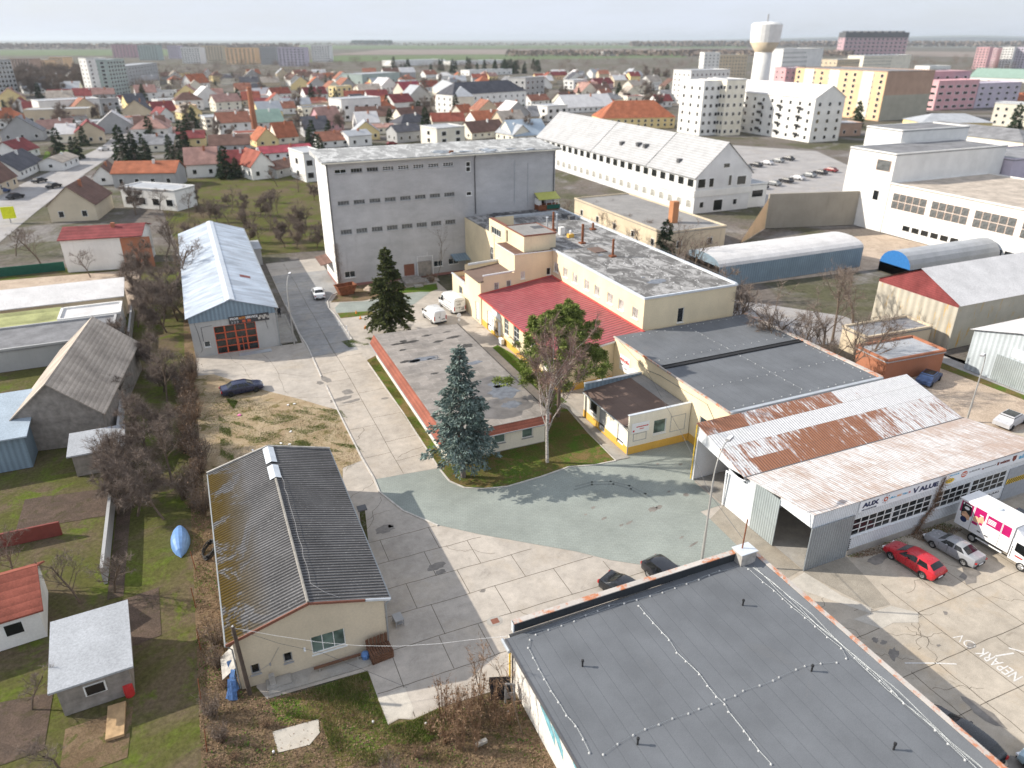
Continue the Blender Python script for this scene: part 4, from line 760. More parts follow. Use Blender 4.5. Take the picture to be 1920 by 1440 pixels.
w.wall((35.4, 98.6), (35.4, 92.2), 0, 6.3, [(1.0 + 3.2, 2.6 + 3.2 - .3, .3, 2.95)], .14); w.wall((40.7, 98.6), (35.4, 98.6), 0, 7.3); w.face([(35.4, 92.2, 0), (35.9, 92.2, 0), (35.9, 92.2, 6.3), (35.4, 92.2, 6.3)])
w.wall((35.4, 104.5), (35.4, 98.6), 0, 4.4, [(3.0, 4.6, 2.0, 3.3)], .12); w.wall((42.5, 104.5), (35.4, 104.5), 0, 4.4); w.wall((42.45, 98.7), (42.45, 104.4), 3.8, 4.4)
w.build('wall', M['cream'], b)
for o, s in zip(ops, (1, 1, 1, 1)): window(b, A0, A1, o, nx=1, sill='white_frame', pane='glass_pale' if o[0] < 7 else 'glass_dk')
window(b, (35.4, 98.6), (35.4, 92.2), (4.2, 5.5, .3, 2.95), 'grey_frame', 'white_sheet', 1, 2, name='door', sill='grey_frame'); window(b, (35.4, 104.5), (35.4, 98.6), (3.0, 4.6, 2.0, 3.3), sill='white_frame')
f = MB(); f.face([(35.2, 92.45, 6.32), (40.69, 92.45, 6.95), (40.69, 98.45, 6.95), (35.2, 98.8, 6.32)]); f.face([(35.2, 98.8, 6.2), (40.69, 98.45, 6.83), (40.69, 92.45, 6.83), (35.2, 92.45, 6.2)]); f.face([(35.2, 92.45, 6.2), (35.2, 92.45, 6.32), (35.2, 98.8, 6.32), (35.2, 98.8, 6.2)][::-1]); f.build('brown_roof', M['bit_brown'], b)
f = MB(); f.bar((35.85, 92.32, 7.22), (40.7, 92.32, 7.42), .26, .16); f.bar((35.95, 98.6, 7.2), (40.7, 98.6, 7.4), .22, .3); f.bar((35.38, 98.6, 4.42), (35.38, 104.5, 4.42), .3, .1); f.bar((40.75, 92.15, 9.78), (46.7, 92.15, 9.78), .12, .12); f.bar((40.66, 92.2, 9.78), (40.66, 99.4, 9.78), .12, .12); f.build('parapet_flashing', M['zinc_bright'], b)
MB().box(35.6, 98.8, 3.6, 42.4, 104.3, 3.72).build('terrace', M['roof_brick'], b)
MB().box(40.78, 92.3, 9.6, 46.73, 99.3, 9.72).build('ledge_roof', M['roof_brown'], b)
MB().box(42.55, 99.3, 9.6, 46.73, 117.0, 9.93).build('upper_roof', M['bit_old'], b)
P = MB(); po = [(11.0, 15.0, 9.2, 10.6)]
P.wall((42.5, 93.0), (47.6, 93.0), 9.72, 12.0).wall((47.6, 93.0), (47.6, 99.6), 9.9, 12.0).wall((47.6, 99.6), (42.5, 99.6), 9.9, 12.0).wall((42.5, 99.6), (42.5, 93.0), 9.72, 12.0, [(.2, .75, 9.85, 11.6)], .14); P.build('roof_box', M['cream'], b)
pr = flat_roof(b, [(42.45, 92.95), (47.65, 92.95), (47.65, 99.65), (42.45, 99.65)], 12.0, 'bit_grey', .2, .1, 'brown_metal', .12, 'box_roof')
MB().obox((46.6, 97.2, 12.11), (.9, .8, .012)).build('roof_patch', M['dgrey'], pr)
UW0, UW1 = (42.46, 106.2), (42.46, 99.62)
w = MB().wall(UW0, UW1, 9.8, 12.0, [(.8, 4.75, 9.85, 10.95)], .14)
w.face([(42.46, 106.2, 9.8), (46.7, 106.2, 9.8), (46.7, 106.2, 12.0), (42.46, 106.2, 12.0)])
w.build('upper_wall', M['cream'], b)
window(b, UW0, UW1, (.8, 4.75, 9.85, 10.95), nx=4, pane='glass', sill='grey_frame')
f = MB().wall((42.44, 106.0), (42.44, 104.2), 5.2, 9.7); f.build('wall_strip', M['cream'], b)
window(b, (42.44, 106.0), (42.44, 104.2), (.3, 1.5, 5.6, 7.7), nx=2, ny=2, pane='glass', flush=True)
MB().face([(42.4, 106.25, 12.02), (42.4, 99.7, 12.02), (43.2, 99.7, 12.02), (43.2, 106.25, 12.02)]).build('coping', M['brown_metal'], b)
f = MB().wall((44.2, 117.2), (46.74, 117.2), 0, 9.7); f.build('link_wall', M['cream_pale'], b)
MB().tube([(43.9, 116.9, 9.6), (43.9, 116.9, 3.0), (43.5, 116.6, 2.8)], .09, 6).build('downpipe', M['cream_pale'], b)
# ================= red roofed hall =================
u0, v0, u1, v1 = 35.55, 67.6, 46.72, 92.15
b = thing('red_roof_hall', 'cream hall with deep red ribbed metal roof and ochre plinth', 'factory hall', (u0, v0, 0), world=True)
a_, b_, c_, d_ = rect(u0, v0, u1, v1)
wo = [(v1 - 90.1, v1 - 88.65, .05, 2.9), (v1 - 87.3, v1 - 86.2, .25, 2.4), (v1 - 84.0, v1 - 82.5, 1.6, 4.0), (v1 - 80.9, v1 - 79.1, 1.5, 4.05), (v1 - 75.5, v1 - 73.8, 1.6, 4.0), (v1 - 72, v1 - 70.3, 1.6, 4.0)]
w = MB().wall(a_, b_, .9, 4.4).wall(d_, a_, .9, 4.45, [(o[0], o[1], max(o[2], .9), o[3]) for o in wo], .18); w.face([(u0, v0, 4.4), (u1, v0, 4.4), (u1, v0, 5.75), (u0, v0, 4.45)])
w.build('wall', M['cream'], b)
MB().wall((a_[0], a_[1] - .04), (b_[0], b_[1] - .04), 0, .9).wall((d_[0] - .04, d_[1]), (a_[0] - .04, a_[1]), 0, .9, [(o[0], o[1], o[2], .9) for o in wo[:2]], .18).face([(u0 - .04, v0 - .04, .9), (u1, v0 - .04, .9), (u1, v0, .9), (u0, v0, .9)]).face([(u0 - .04, v1, .9), (u0 - .04, v0, .9), (u0, v0, .9), (u0, v1, .9)]).build('plinth', M['ochre'], b)
window(b, d_, a_, wo[0], 'grey_frame', 'white_sheet', 1, name='door'); window(b, d_, a_, wo[1], 'white_frame', 'wood_pale', 1, name='door')
for o in wo[2:]: window(b, d_, a_, o, nx=2, ny=3 if o[0] < 13 else 2, sill='white_frame')
f = MB(); q = [(u0 - .5, v0 - .25, 4.5), (u1 - .02, v0 - .25, 5.95), (u1 - .02, v1 - .0, 5.95), (u0 - .5, v1 - .0, 4.5)]
f.face([(x, y, z + .07) for x, y, z in q]); f.face(q[::-1])
for i in range(4): a, c = q[i], q[(i + 1) % 4]; f.face([a, c, (c[0], c[1], c[2] + .07), (a[0], a[1], a[2] + .07)])
r = f.build('roof', M['red_sheet'], b)
f = MB(); f.bar((u0 - .53, v0 - .3, 4.5), (u0 - .53, v1 + .0, 4.5), .12, .16); f.bar((u1 - .1, v0 - .2, 6.05), (u1 - .1, v1, 6.05), .3, .1); f.bar((u0 - .4, v1 - .06, 4.65), (u1 - .1, v1 - .06, 6.08), .14, .1); f.build('red_flashing', M['red_trim'], r)
f = MB(); f.bar((u0 - .3, v0 - .28, 4.5), (u1 - .05, v0 - .28, 5.9), .1, .2); f.build('gutter', M['zinc'], r)
f = MB(); panel(f, d_, a_, (v1 - 88.2, v1 - 85.2, 2.95, 4.2), .03, .03); panel(f, d_, a_, (v1 - 88.5, v1 - 87.5, .6, 2.6), .03, .03); panel(f, d_, a_, (v1 - 86.0, v1 - 85.2, .6, 2.6), .03, .03); sg = f.build('sign_board', M['white'], b)
squiggle(sg, d_, a_, v1 - 88.1, v1 - 85.5, 3.75, .2, 'grey_frame', .055)
f = MB()
for k in range(4): panel(f, d_, a_, (v1 - 88.4, v1 - 87.7, 2.2 - .25 * k, 2.3 - .25 * k), .055, .01)
f.build('sign_print', M['dgrey'], sg)
ac = thing('air_conditioner', 'white air conditioner unit standing by the ochre plinth of the red roofed hall', 'air conditioner', (35.1, 83.9, 0), world=True)
MB().box(34.85, 83.4, .25, 35.3, 84.4, .95).build('housing', M['white'], ac); MB().box(34.9, 83.45, 0, 35.25, 84.35, .25).build('stand', M['grey'], ac); f = MB(); f.lathe([(.27, 0), (.27, .02), (.05, .03)], (0, 0, 0), 12); o = f.build('fan_grille', M['dgrey'], ac); o.location = (34.84 - 35.1, -.0, .6); o.rotation_euler = (0, R(-90), 0)
f = MB().lathe([(.26, 0), (.26, .1), (.18, .1), (.16, .02)], (0, 0, 0), 14); o = f.build('wall_vent', M['dgrey'], b); o.location = (6.2, -.0, 4.1); o.rotation_euler = (R(90), 0, 0)
# ================= dark roofed hall =================
u0, v0, u1, v1, zt = 42.7, 46.6, 61.6, 67.55, 5.9
b = thing('dark_roof_hall', 'cream hall with wide dark felt roof dotted by white lightning wire holders', 'factory hall', (u0, v0, 0), world=True)
a_, b_, c_, d_ = rect(u0, v0, u1, v1)
wo = [(v1 - 64.9, v1 - 63.8, .2, 2.6), (v1 - 63.4, v1 - 62.2, 1.4, 2.7), (v1 - 50.9, v1 - 48.9, 1.6, 3.6)]
w = MB().wall(a_, b_, .9, zt).wall(b_, c_, 0, zt).wall(c_, d_, 0, zt).wall(d_, a_, .9, zt, [(o[0], o[1], max(.9, o[2]), o[3]) for o in wo]); w.build('wall', M['cream'], b)
MB().wall((d_[0] - .04, d_[1]), (a_[0] - .04, a_[1]), 0, .9).wall((a_[0], a_[1] - .04), (b_[0], b_[1] - .04), 0, .9).face([(u0 - .04, v1, .9), (u0 - .04, v0, .9), (u0, v0, .9), (u0, v1, .9)]).build('plinth', M['ochre'], b)
for o in wo: window(b, d_, a_, (o[0], o[1], max(.95, o[2]), o[3]), sill='white_frame')
r = MB().prism([(u0 - .1, v0 - .1), (u1 + .3, v0 - .1), (u1 + .3, v1), (u0 - .1, v1)], zt, zt + .12).build('roof', M['bit_dark'], b)
f = MB(); f.bar((u0 - .12, v0 - .12, zt + .08), (u0 - .12, v1, zt + .08), .14, .2); f.bar((u1 + .28, v0, zt + .12), (u1 + .28, v1, zt + .12), .5, .26); f.build('parapet_flashing', M['rust_flash'], b)
f = MB(); f.bar((u0 - .1, v0 - .05, zt + .12), (u1 + .3, v0 - .05, zt + .12), .36, .22); f.build('gutter', M['zinc'], b)
f = MB(); f.bar((u0, 57.7, zt + .16), (u1, 57.7, zt + .16), .5, .08); f.bar((u0, 57.35, zt + .2), (u1, 57.35, zt + .2), .06, .12); f.bar((u0, 58.0, zt + .2), (u1, 58.0, zt + .2), .06, .12); f.build('expansion_joint', M['black'], r)
M['grey_holder'] = simple('holder_grey', (.55, .55, .54), .6); HOLD = MB().lathe([(.085, 0), (.085, .05), (.05, .09), (.02, .12)], (0, 0, 0), 7).build('wire_holder', M['grey_holder'], None); HOLD.location = (0, 0, -50); hold_me = HOLD.data; bpy.data.objects.remove(HOLD)
def holder(par, x, y, z, s=1.0):
 o = bpy.data.objects.new('wire_holder', hold_me); col.objects.link(o); o.parent = par; w_ = Vector(par['_world']); o.location = Vector((x, y, z)) - w_; o.scale = (s, s, s); return o
def runs(par, lines, z, step, wire='gutter', s=1.0, wr=.012):
 f = MB()
 for pts in lines:
  P = [Vector(p) for p in pts]; L = sum((b_ - a_).length for a_, b_ in zip(P[:-1], P[1:])); n = max(2, int(L / step)); q = []
  for i in range(n + 1):
   t = L * i / n
   for a_, b_ in zip(P[:-1], P[1:]):
    l = (b_ - a_).length
    if t <= l + 1e-6: p = a_ + (b_ - a_) * (t / l); break
    t -= l
   p = p + Vector((random.uniform(-.08, .08), random.uniform(-.08, .08))); q.append((p.x, p.y, z + .1 * s))
   holder(par, p.x, p.y, z, s)
  f.tube(q, wr, 4)
 f.build('lightning_wire', M[wire], par)
runs(r, [[(43.5, 47.2), (61, 47.2)], [(61.1, 48.5), (61.1, 66.5)], [(60.5, 66.9), (43.5, 66.6)], [(52.3, 66), (52.3, 47.8)], [(43.4, 59.5), (60.5, 59.4)], [(43.6, 51.9), (60.6, 51.9)]], zt + .12, 1.12, s=.7, wr=.006)
sg = panel(MB(), d_, a_, (v1 - 66.1, v1 - 64.0, 2.5, 4.4), .03, .03).build('sign_board', M['white'], b)
wtext(sg, d_, a_, v1 - 66.0, 3.65, 'PREDAJŇA', .5, 'red', 1.95, .06, .012)
f = MB(); panel(f, d_, a_, (v1 - 65.9, v1 - 65.3, 3.2, 3.32), .055, .01); panel(f, d_, a_, (v1 - 65.0, v1 - 64.4, 2.9, 3.0), .055, .01); f.build('sign_print', M['dgrey'], sg)
f = MB(); f.tube([(u0 - .06, 66.6, 5.8), (u0 - .06, 60.5, 4.6), (u0 - .06, 58, 5.0), (u0 - .06, 50, 5.3), (u0 - .06, 48, 3.6)], .025, 4); f.build('cable', M['dgrey'], b)
ac = thing('air_conditioner', 'white air conditioner unit on the cream wall behind the brown roofed annex', 'air conditioner', (42.3, 62.6, 3.2), world=True); MB().box(42.1, 62.0, 3.0, 42.64, 63.2, 3.75).build('housing', M['white'], ac)
# ================= brown roofed shop annex =================
u0, v0, u1, v1 = 35.4, 52.35, 42.62, 61.4
b = thing('shop_annex', 'small cream annex with brown felt mono-pitch roof and ochre plinth', 'shop', (u0, v0, 0), world=True)
a_, b_, c_, d_ = rect(u0, v0, u1, v1)
so_ = [(2.9, 4.4, 1.65, 3.25)]; wo = [(v1 - 60.2, v1 - 58.6, 1.3, 3.0), (v1 - 58.1, v1 - 56.8, .12, 3.0), (v1 - 54.4, v1 - 53.2, .5, 2.6)]
w = MB().wall(a_, b_, .85, 3.35, so_).wall(d_, a_, .85, 3.0, [(o[0], o[1], max(.85, o[2]), o[3]) for o in wo]); w.face([(u0, v0, 3.35), (u1, v0, 3.35), (u1, v0, 4.35), (u0, v0, 4.35)]); w.wall(c_, d_, 0, 3.0)
w.face([(u0 - .0, v0 + .22, 3.0), (u0, v0, 3.0), (u0, v0, 4.35), (u0, v0 + .22, 4.35)][::1]); w.face([(u0, v0 + .22, 4.35), (u1, v0 + .22, 4.35), (u1, v0 + .22, 3.0), (u0, v0 + .22, 3.0)]); w.build('wall', M['cream_pale'], b)
MB().wall((a_[0] - .03, a_[1] - .03), (b_[0], b_[1] - .03), 0, .85).wall((d_[0] - .03, d_[1]), (a_[0] - .03, a_[1] - .03), 0, .85, [(o[0], o[1], o[2], .85) for o in wo[1:]], .15).face([(u0 - .03, v0 - .03, .85), (u1, v0 - .03, .85), (u1, v0, .85), (u0, v0, .85)]).face([(u0 - .03, v1, .85), (u0 - .03, v0, .85), (u0, v0, .85), (u0, v1, .85)]).build('plinth', M['ochre'], b)
window(b, a_, b_, so_[0], nx=1, pane='glass_green', sill='white_frame'); window(b, d_, a_, wo[0], nx=1, pane='glass_dk', sill='white_frame'); window(b, d_, a_, wo[1], 'grey_frame', 'grey_wall_plain', 1, name='door'); window(b, d_, a_, wo[2], 'white_frame', 'white', 1, name='door')
f = MB(); q = [(u0 - .3, v0 + .23, 3.1), (u1 - .02, v0 + .23, 3.75), (u1 - .02, v1 - .2, 3.75), (u0 - .3, v1 - .2, 3.1)]
f.face([(x, y, z + .08) for x, y, z in q]); f.face(q[::-1]); a, c = q[3], q[0]; f.face([a, c, (c[0], c[1], c[2] + .08), (a[0], a[1], a[2] + .08)]); r = f.build('roof', M['bit_brown'], b)
f = MB(); f.face([(u1 - 1.6, v0 + .25, 3.7), (u1 - .05, v0 + .25, 3.84), (u1 - .05, v1 - .25, 3.84), (u1 - 1.6, v1 - .25, 3.7)]); f.build('roof_strip', M['bit_grey'], r)
f = MB(); f.box(u0 - .05, v1 - .2, 3.0, u1 - .1, v1 + .05, 4.0); f.build('north_parapet', M['blue_clad'], b); MB().box(u0 - .08, v0 - .05, 4.36, u1, v0 + .26, 4.43).build('parapet_flashing', M['zinc_bright'], b)
MB().box(u0 - .1, v1 - .24, 4.0, u1 - .1, v1 + .1, 4.06).build('parapet_cap', M['zinc_bright'], b)
f = MB(); f.tube([(u0 - .36, v0 + .2, 3.08), (u0 - .36, v1 - .2, 3.08)], .07, 6); f.tube([(u0 - .36, v0 + .25, 3.05), (u0 - .08, v0 - .1, 2.7), (u0 - .08, v0 - .1, .05)], .05, 6); f.build('gutter', M['gutter'], b)
sg = panel(MB(), a_, b_, (.3, 2.3, 2.35, 3.45), .05, .03).build('sign_board', M['white'], b)
f = MB(); panel(f, a_, b_, (.8, 2.1, 2.95, 3.05), .07, .01); f.face([(u0 + 2.05, v0 - .075, 2.9), (u0 + 2.25, v0 - .075, 3.0), (u0 + 2.05, v0 - .075, 3.1)]); panel(f, a_, b_, (.42, .62, 2.5, 2.7), .07, .01); panel(f, a_, b_, (1.2, 1.7, 2.7, 2.78), .07, .01); f.build('sign_print', M['red'], sg)
f = MB()
for x0, x1, z0, z1 in ((.55, 2.1, 1.4, 2.25), (4.9, 6.7, 1.5, 3.3)):
 for A in ((x0, x1, z0, z0 + .06), (x0, x1, z1 - .06, z1), (x0, x0 + .06, z0, z1), (x1 - .06, x1, z0, z1)): panel(f, a_, b_, A, .012, .02)
f.build('blind_frame', M['grey_wall_plain'], b)
# ================= rusty hangar pair =================
X0, X1 = 38.7, 64.75
b = thing('rusty_hangar', 'white sheet hangar pair with peeling rusty butterfly roof and banner front', 'hangar', (X0, 39.2, 0), world=True)
YV, YN, YS = 39.2, 46.05, 31.9
f = MB(); q = [(X0 - .25, YV, 4.2), (X1 + .2, YV, 4.2), (X1 + .2, YN + .1, 6.0), (X0 - .25, YN + .1, 6.0)]
def slab(q, t=.06):
 f = MB(); f.face([(x, y, z + t) for x, y, z in q]); f.face(q[::-1])
 for i in range(4): a, c = q[i], q[(i + 1) % 4]; f.face([a, c, (c[0], c[1], c[2] + t), (a[0], a[1], a[2] + t)])
 return f
slab(q).build('north_roof', M['rust1'], b)
slab([(X0 - .2, YS - .12, 5.3), (X1 + .2, YS - .12, 5.3), (X1 + .2, YV - .12, 4.34), (X0 - .2, YV - .12, 4.34)]).build('south_roof', M['rust2'], b)
f = MB(); f.bar((X0 - .3, YV - .05, 4.24), (X1 + .3, YV - .05, 4.24), .3, .2); f.build('valley_gutter', M['dgrey'], b)
f = MB(); f.tube([(X0 - .05, YV - .1, 4.1), (X0 - .3, YV + .1, 3.95), (X0 - .3, YV + 2.2, 3.7), (X0 - .12, YV + 2.3, .1)], .09, 7); f.build('downpipe', M['white_sheet'], b)
f = MB(); f.face([(X0, YN, 4.35), (X0, YV + .1, 3.6), (X0, YV + .1, 4.2), (X0, YN, 5.98)]); f.face([(X0 + .08, YN, 4.35), (X0 + .08, YN, 5.98), (X0 + .08, YV + .1, 4.2), (X0 + .08, YV + .1, 3.6)]); f.build('bay_gable', M['white_clad_y'], b)
f = MB(); f.face([(X0, YV + 2.3, .0), (X0, YV - 1.2, .0), (X0, YV - 1.2, 4.3), (X0, YV + .1, 4.2), (X0, YV + 2.3, 3.88)]); f.face([(X0 + .08, YV + 2.3, 0), (X0 + .08, YV + 2.3, 3.88), (X0 + .08, YV, 4.2), (X0 + .08, YV - 1.2, 4.3), (X0 + .08, YV - 1.2, 0)]); f.build('west_wall', M['white_clad_y'], b)
f = MB(); f.face([(X0 - .02, YV - 3.9, 4.05), (X0 - .02, YS, 4.05), (X0 - .02, YS, 5.28), (X0 - .02, YV - 3.9, 4.75)]); f.face([(X0 + .06, YV - 3.9, 4.05), (X0 + .06, YV - 3.9, 4.75), (X0 + .06, YS, 5.28), (X0 + .06, YS, 4.05)]); f.build('gate_gable', M['white_clad_y'], b)
MB().box(X0 - .1, YV - 3.95, .05, X0 - .02, YV - 1.2, 4.5).build('sliding_door', M['grey_clad_y'], b)
MB().tube([(X0, YN - .05, 0), (X0, YN - .05, 4.6)], .09, 6).build('gate_post', M['white'], b)
MB().tube([(X0 - .15, YN + .12, 5.8), (X0 - .15, YN + .12, .1)], .06, 6).build('corner_pipe', M['yellow'], b)
sw = (X0, YS), (X1 + 4, YS)
wo = [(4.45, 8.72, 1.9, 3.55), (8.82, 13.2, 1.85, 3.58), (13.75, 17.85, 1.85, 3.58), (18.05, 22.45, 1.85, 3.6)]
w = MB().wall(*sw, .6, 4.05, wo, .1).face([(X0, YS, 4.05), (X1, YS, 4.05), (X1, YS, 5.28), (X0, YS, 5.28)])
w.build('south_wall', M['white_clad'], b)
MB().wall((X0 + 4.5, YS - .05), (X1, YS - .05), 0, .6).face([(X0 + 4.5, YS - .05, .6), (X1, YS - .05, .6), (X1, YS, .6), (X0 + 4.5, YS, .6)]).build('plinth', M['path_conc'], b)
panel(MB(), sw[0], sw[1], (0, 4.4, .02, 4.03), .06, .06).build('corner_cladding', M['grey_clad'], b)
for o in wo: window(b, *sw, o, 'grey_frame' if 0 else 'white_frame', 'glass_dk', 5, 3, dep=.05, mull=.055, fw=.055, sill='white_sheet')
f = MB(); f.box(X0 + .1, YN - .02, 0, X1, YN + .06, 5.9); f.box(X1 - .06, YS + .1, 0, X1, YN, 4.2); f.box(X0 + 3.2, YV - .1, 0, X1, YV, 4.15); f.build('inner_wall', M['white_sheet'], b)
MB().face([(X0 + .1, YS + .1, .02), (X1 - .1, YS + .1, .02), (X1 - .1, YN - .1, .02), (X0 + .1, YN - .1, .02)]).build('floor', M['path_conc'], b)
f = MB(); [panel(f, sw[0], sw[1], (4.38 + (k % 2) * .0, 4.55, .6 + k * .2, .7 + k * .2), .08, .02) for k in range(6)]; f.build('hazard_edge', M['black'], b)
ban = panel(MB(), sw[0], sw[1], (4.65, X1 - X0 + 1.5, 4.15, 5.18), .05, .02).build('banner', M['banner'], b)
for s, z, body, size, mat_, fit, bd in ((4.95, 4.55, 'AUX', .55, 'navy', 1.75, .03), (4.95, 4.22, 'AIRCONDITIONER', .2, 'navy', 1.6, 0), (8.7, 4.58, 'PRE', .24, 'orange', .45, 0), (9.25, 4.58, 'TEBA', .24, 'cyan', .6, 0), (9.9, 4.58, '.SK', .24, 'red', .3, 0), (11.15, 4.4, 'ALUE', .6, 'navy', 2.2, .03), (20.85, 4.58, 'WÜRTH', .27, 'dkred', 1.25, .02), (23.3, 4.5, 'air', .62, 'cyan', 1.0, .01)): wtext(ban, *sw, s, z, body, size, mat_, fit, .075, bd)
squiggle(ban, *sw, 7.9, 8.6, 4.6, .18, 'cyan', .075); squiggle(ban, *sw, 14.6, 15.7, 4.95, .12, 'cyan', .075); squiggle(ban, *sw, 17.0, 18.3, 4.7, .18, 'grey', .075); squiggle(ban, *sw, 18.9, 20.3, 4.64, .12, 'grey', .075)
f = MB(); P_ = lambda s, z: (X0 + s, YS - .072, z)
f.face([P_(10.42, 4.9), P_(10.6, 4.9), P_(10.76, 4.6), P_(10.95, 4.95), P_(11.12, 4.95), P_(10.8, 4.38), P_(10.68, 4.38)]); f.build('logo', M['navy'], ban)
f = MB(); f.face([P_(7.45 + .23 * math.cos(t), 4.7 + .23 * math.sin(t)) for t in [2 * math.pi * i / 16 for i in range(16)]])
f.face([P_(16.4 + .38 * math.cos(t), 4.72 + .3 * math.sin(t)) for t in [2 * math.pi * i / 16 for i in range(16)]]); f.build('logo', M['red_frame'], ban)
f = MB(); f.face([(X0 + 7.45 + .11 * math.cos(t), YS - .077, 4.7 + .11 * math.sin(t)) for t in [2 * math.pi * i / 12 for i in range(12)]]); f.box(X0 + 16.1, YS - .08, 4.6, X0 + 16.7, YS - .077, 4.68); f.box(X0 + 16.1, YS - .08, 4.76, X0 + 16.7, YS - .077, 4.84); f.build('logo_print', M['white'], ban)
f = MB()
for k in range(8): t = k * math.pi / 4; f.bar(P_(7.45 + .3 * math.cos(t), 4.7 + .3 * math.sin(t)), P_(7.45 + .42 * math.cos(t), 4.7 + .42 * math.sin(t)), .04, .01)
f.build('logo_ray', M['navy'], ban)
f = MB(); f.face([P_(14.75 + .55 * math.cos(t), 4.5 + .24 * math.sin(t)) for t in [2 * math.pi * i / 18 for i in range(18)]]); f.build('logo', M['yellow'], ban); wtext(ban, *sw, 14.45, 4.42, 'HIT', .22, 'dgrey', .6, .08)
f = MB(); panel(f, *sw, (20.5, 20.72, 4.55, 4.85), .075, .01); f.face([P_(22.45, 5.0), P_(22.45, 4.6), P_(22.7, 4.4), P_(22.95, 4.6), P_(22.95, 5.0)]); panel(f, *sw, (18.6, 18.82, 4.6, 4.72), .075, .01); f.build('logo', M['dkred'], ban)
sg = panel(MB(), *sw, (18.6, 22.3, .75, 1.75), .07, .03).build('sign_board', M['white'], b); squiggle(sg, *sw, 18.75, 22.1, 1.42, .22, 'dgrey', .09); f = MB(); panel(f, *sw, (20.6, 21.3, .95, 1.3), .09, .01); f.build('sign_print', M['grey'], sg)
f = MB(); panel(f, *sw, (22.7, 26.5, .3, 3.6), .03, .05); f.build('grey_gate', simple('grey_gate_paint', (.33, .35, .38), .6), b)
f = MB()
for k in range(12): x = 22.75 + k * .3; f.face([P_(x, 2.0), P_(x + .16, 2.0), P_(x + .42, 2.5), P_(x + .26, 2.5)])
f.build('hazard_stripe', M['black'], b); panel(MB(), *sw, (22.72, 26.4, 1.98, 2.52), .066, .005).build('hazard_board', M['yellow'], b)
# ================= foreground flat building =================
u0, v0, u1, v1, zt = 13.45, 6.0, 32.6, 31.35, 3.85
b = thing('garage_block', 'nearest flat building with big dark felt roof, white side wall and wire holders', 'garage block', (u0, v0, 0), world=True)
a_, b_, c_, d_ = rect(u0, v0, u1, v1)
MB().wall(a_, b_, 0, zt).wall(b_, c_, 0, zt, [(i, i + 3, .05, 2.8) for i in (2, 6, 10, 14, 18)], .1).wall(c_, d_, 0, zt).wall(d_, a_, 0, zt).build('wall', plaster('peeling_white_wall', (.72, .69, .64), .45, .3, (.42, .30, .2)), b)
for i in (2, 6, 10, 14, 18): window(b, b_, c_, (i, i + 3, .05, 2.8), 'grey_frame', 'wood', 2, name='garage_door')
f = MB()
for y, s in ((25.9, 1.1), (24.6, .8), (21.8, 1.2), (20.6, .7)):
 f.face([(u0 - .012, y + s, 3.5), (u0 - .012, y + s * .3, 3.3), (u0 - .012, y - s, 2.2), (u0 - .012, y - s * 1.1, 1.5), (u0 - .012, y - s * .4, 1.9), (u0 - .012, y + s * .7, 2.6)])
f.build('blue_paint_patch', simple('flaking_teal_paint', (.16, .36, .42), .8, 0, .45, 2), b)
r = MB().prism([(u0 - .35, v0), (u1, v0), (u1, v1), (u0 - .35, v1 - .4), (u0 - .35, v1 - .9)][:4], zt, zt + .14).build('roof', M['bit_dark'], b)
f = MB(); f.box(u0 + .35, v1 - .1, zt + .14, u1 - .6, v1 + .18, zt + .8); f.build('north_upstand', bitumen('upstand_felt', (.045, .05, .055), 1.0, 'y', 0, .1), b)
f = MB(); f.box(u0 + .3, v1 - .14, zt + .8, u1 - .5, v1 + .26, zt + .86); f.build('upstand_flashing', M['rust_flash'], b)
f = MB(); f.face([(u1 - .75, v0, zt + .145), (u1 - .1, v0, zt + .36), (u1 - .1, v1 - .1, zt + .36), (u1 - .75, v1 - .1, zt + .145)]); f.build('east_upstand', M['bit_dark'], b)
MB().box(u1 - .12, v0, zt + .1, u1 + .22, v1 - .3, zt + .4).build('east_flashing', M['rust_flash'], b)
f = MB(); f.bar((u0 - .38, v0, zt + .06), (u0 - .38, v1 - .4, zt + .06), .1, .22); f.build('eaves_board', M['dgrey'], b)
f = MB(); f.box(u0 + .28, v1 - .12, zt + .1, u0 + .35, v1 + .2, zt + .86); f.build('upstand_end', M['zinc_bright'], b)
f = MB(); f.tube([(u0 - .12, v1 - .5, zt - .1), (u0 - .12, v1 - .5, .1)], .07, 6); f.build('downpipe', M['yellow'], b); MB().tube([(u0 - .12, v1 - .95, zt - .1), (u0 - .12, v1 - .95, .1)], .06, 6).build('downpipe', M['dgrey'], b)
MB().tube([(u0 - .5, v1 - 1.3, zt - .05), (u0 - .5, v1 - .2, zt - .05)], .12, 8).build('hopper', M['zinc'], b)
pl = thing('roof_pier', 'pale block with a thin rusty pole on the far corner of the near dark roof', 'pier', (31.5, 31.0, zt), world=True)
MB().box(30.9, 30.55, zt + .14, 32.15, 31.55, zt + 1.1).build('block', M['stone'], pl); MB().box(30.8, 30.5, zt + 1.1, 32.25, 31.6, zt + 1.16).build('cap', M['zinc_bright'], pl); MB().tube([(31.4, 31.2, zt + 1.1), (31.45, 31.2, zt + 3.6)], .05, 6).build('pole', M['rust'], pl)
ZR = zt + .14
def rl(k, pts): return [zq(k, x, y, ZR) for x, y in pts]
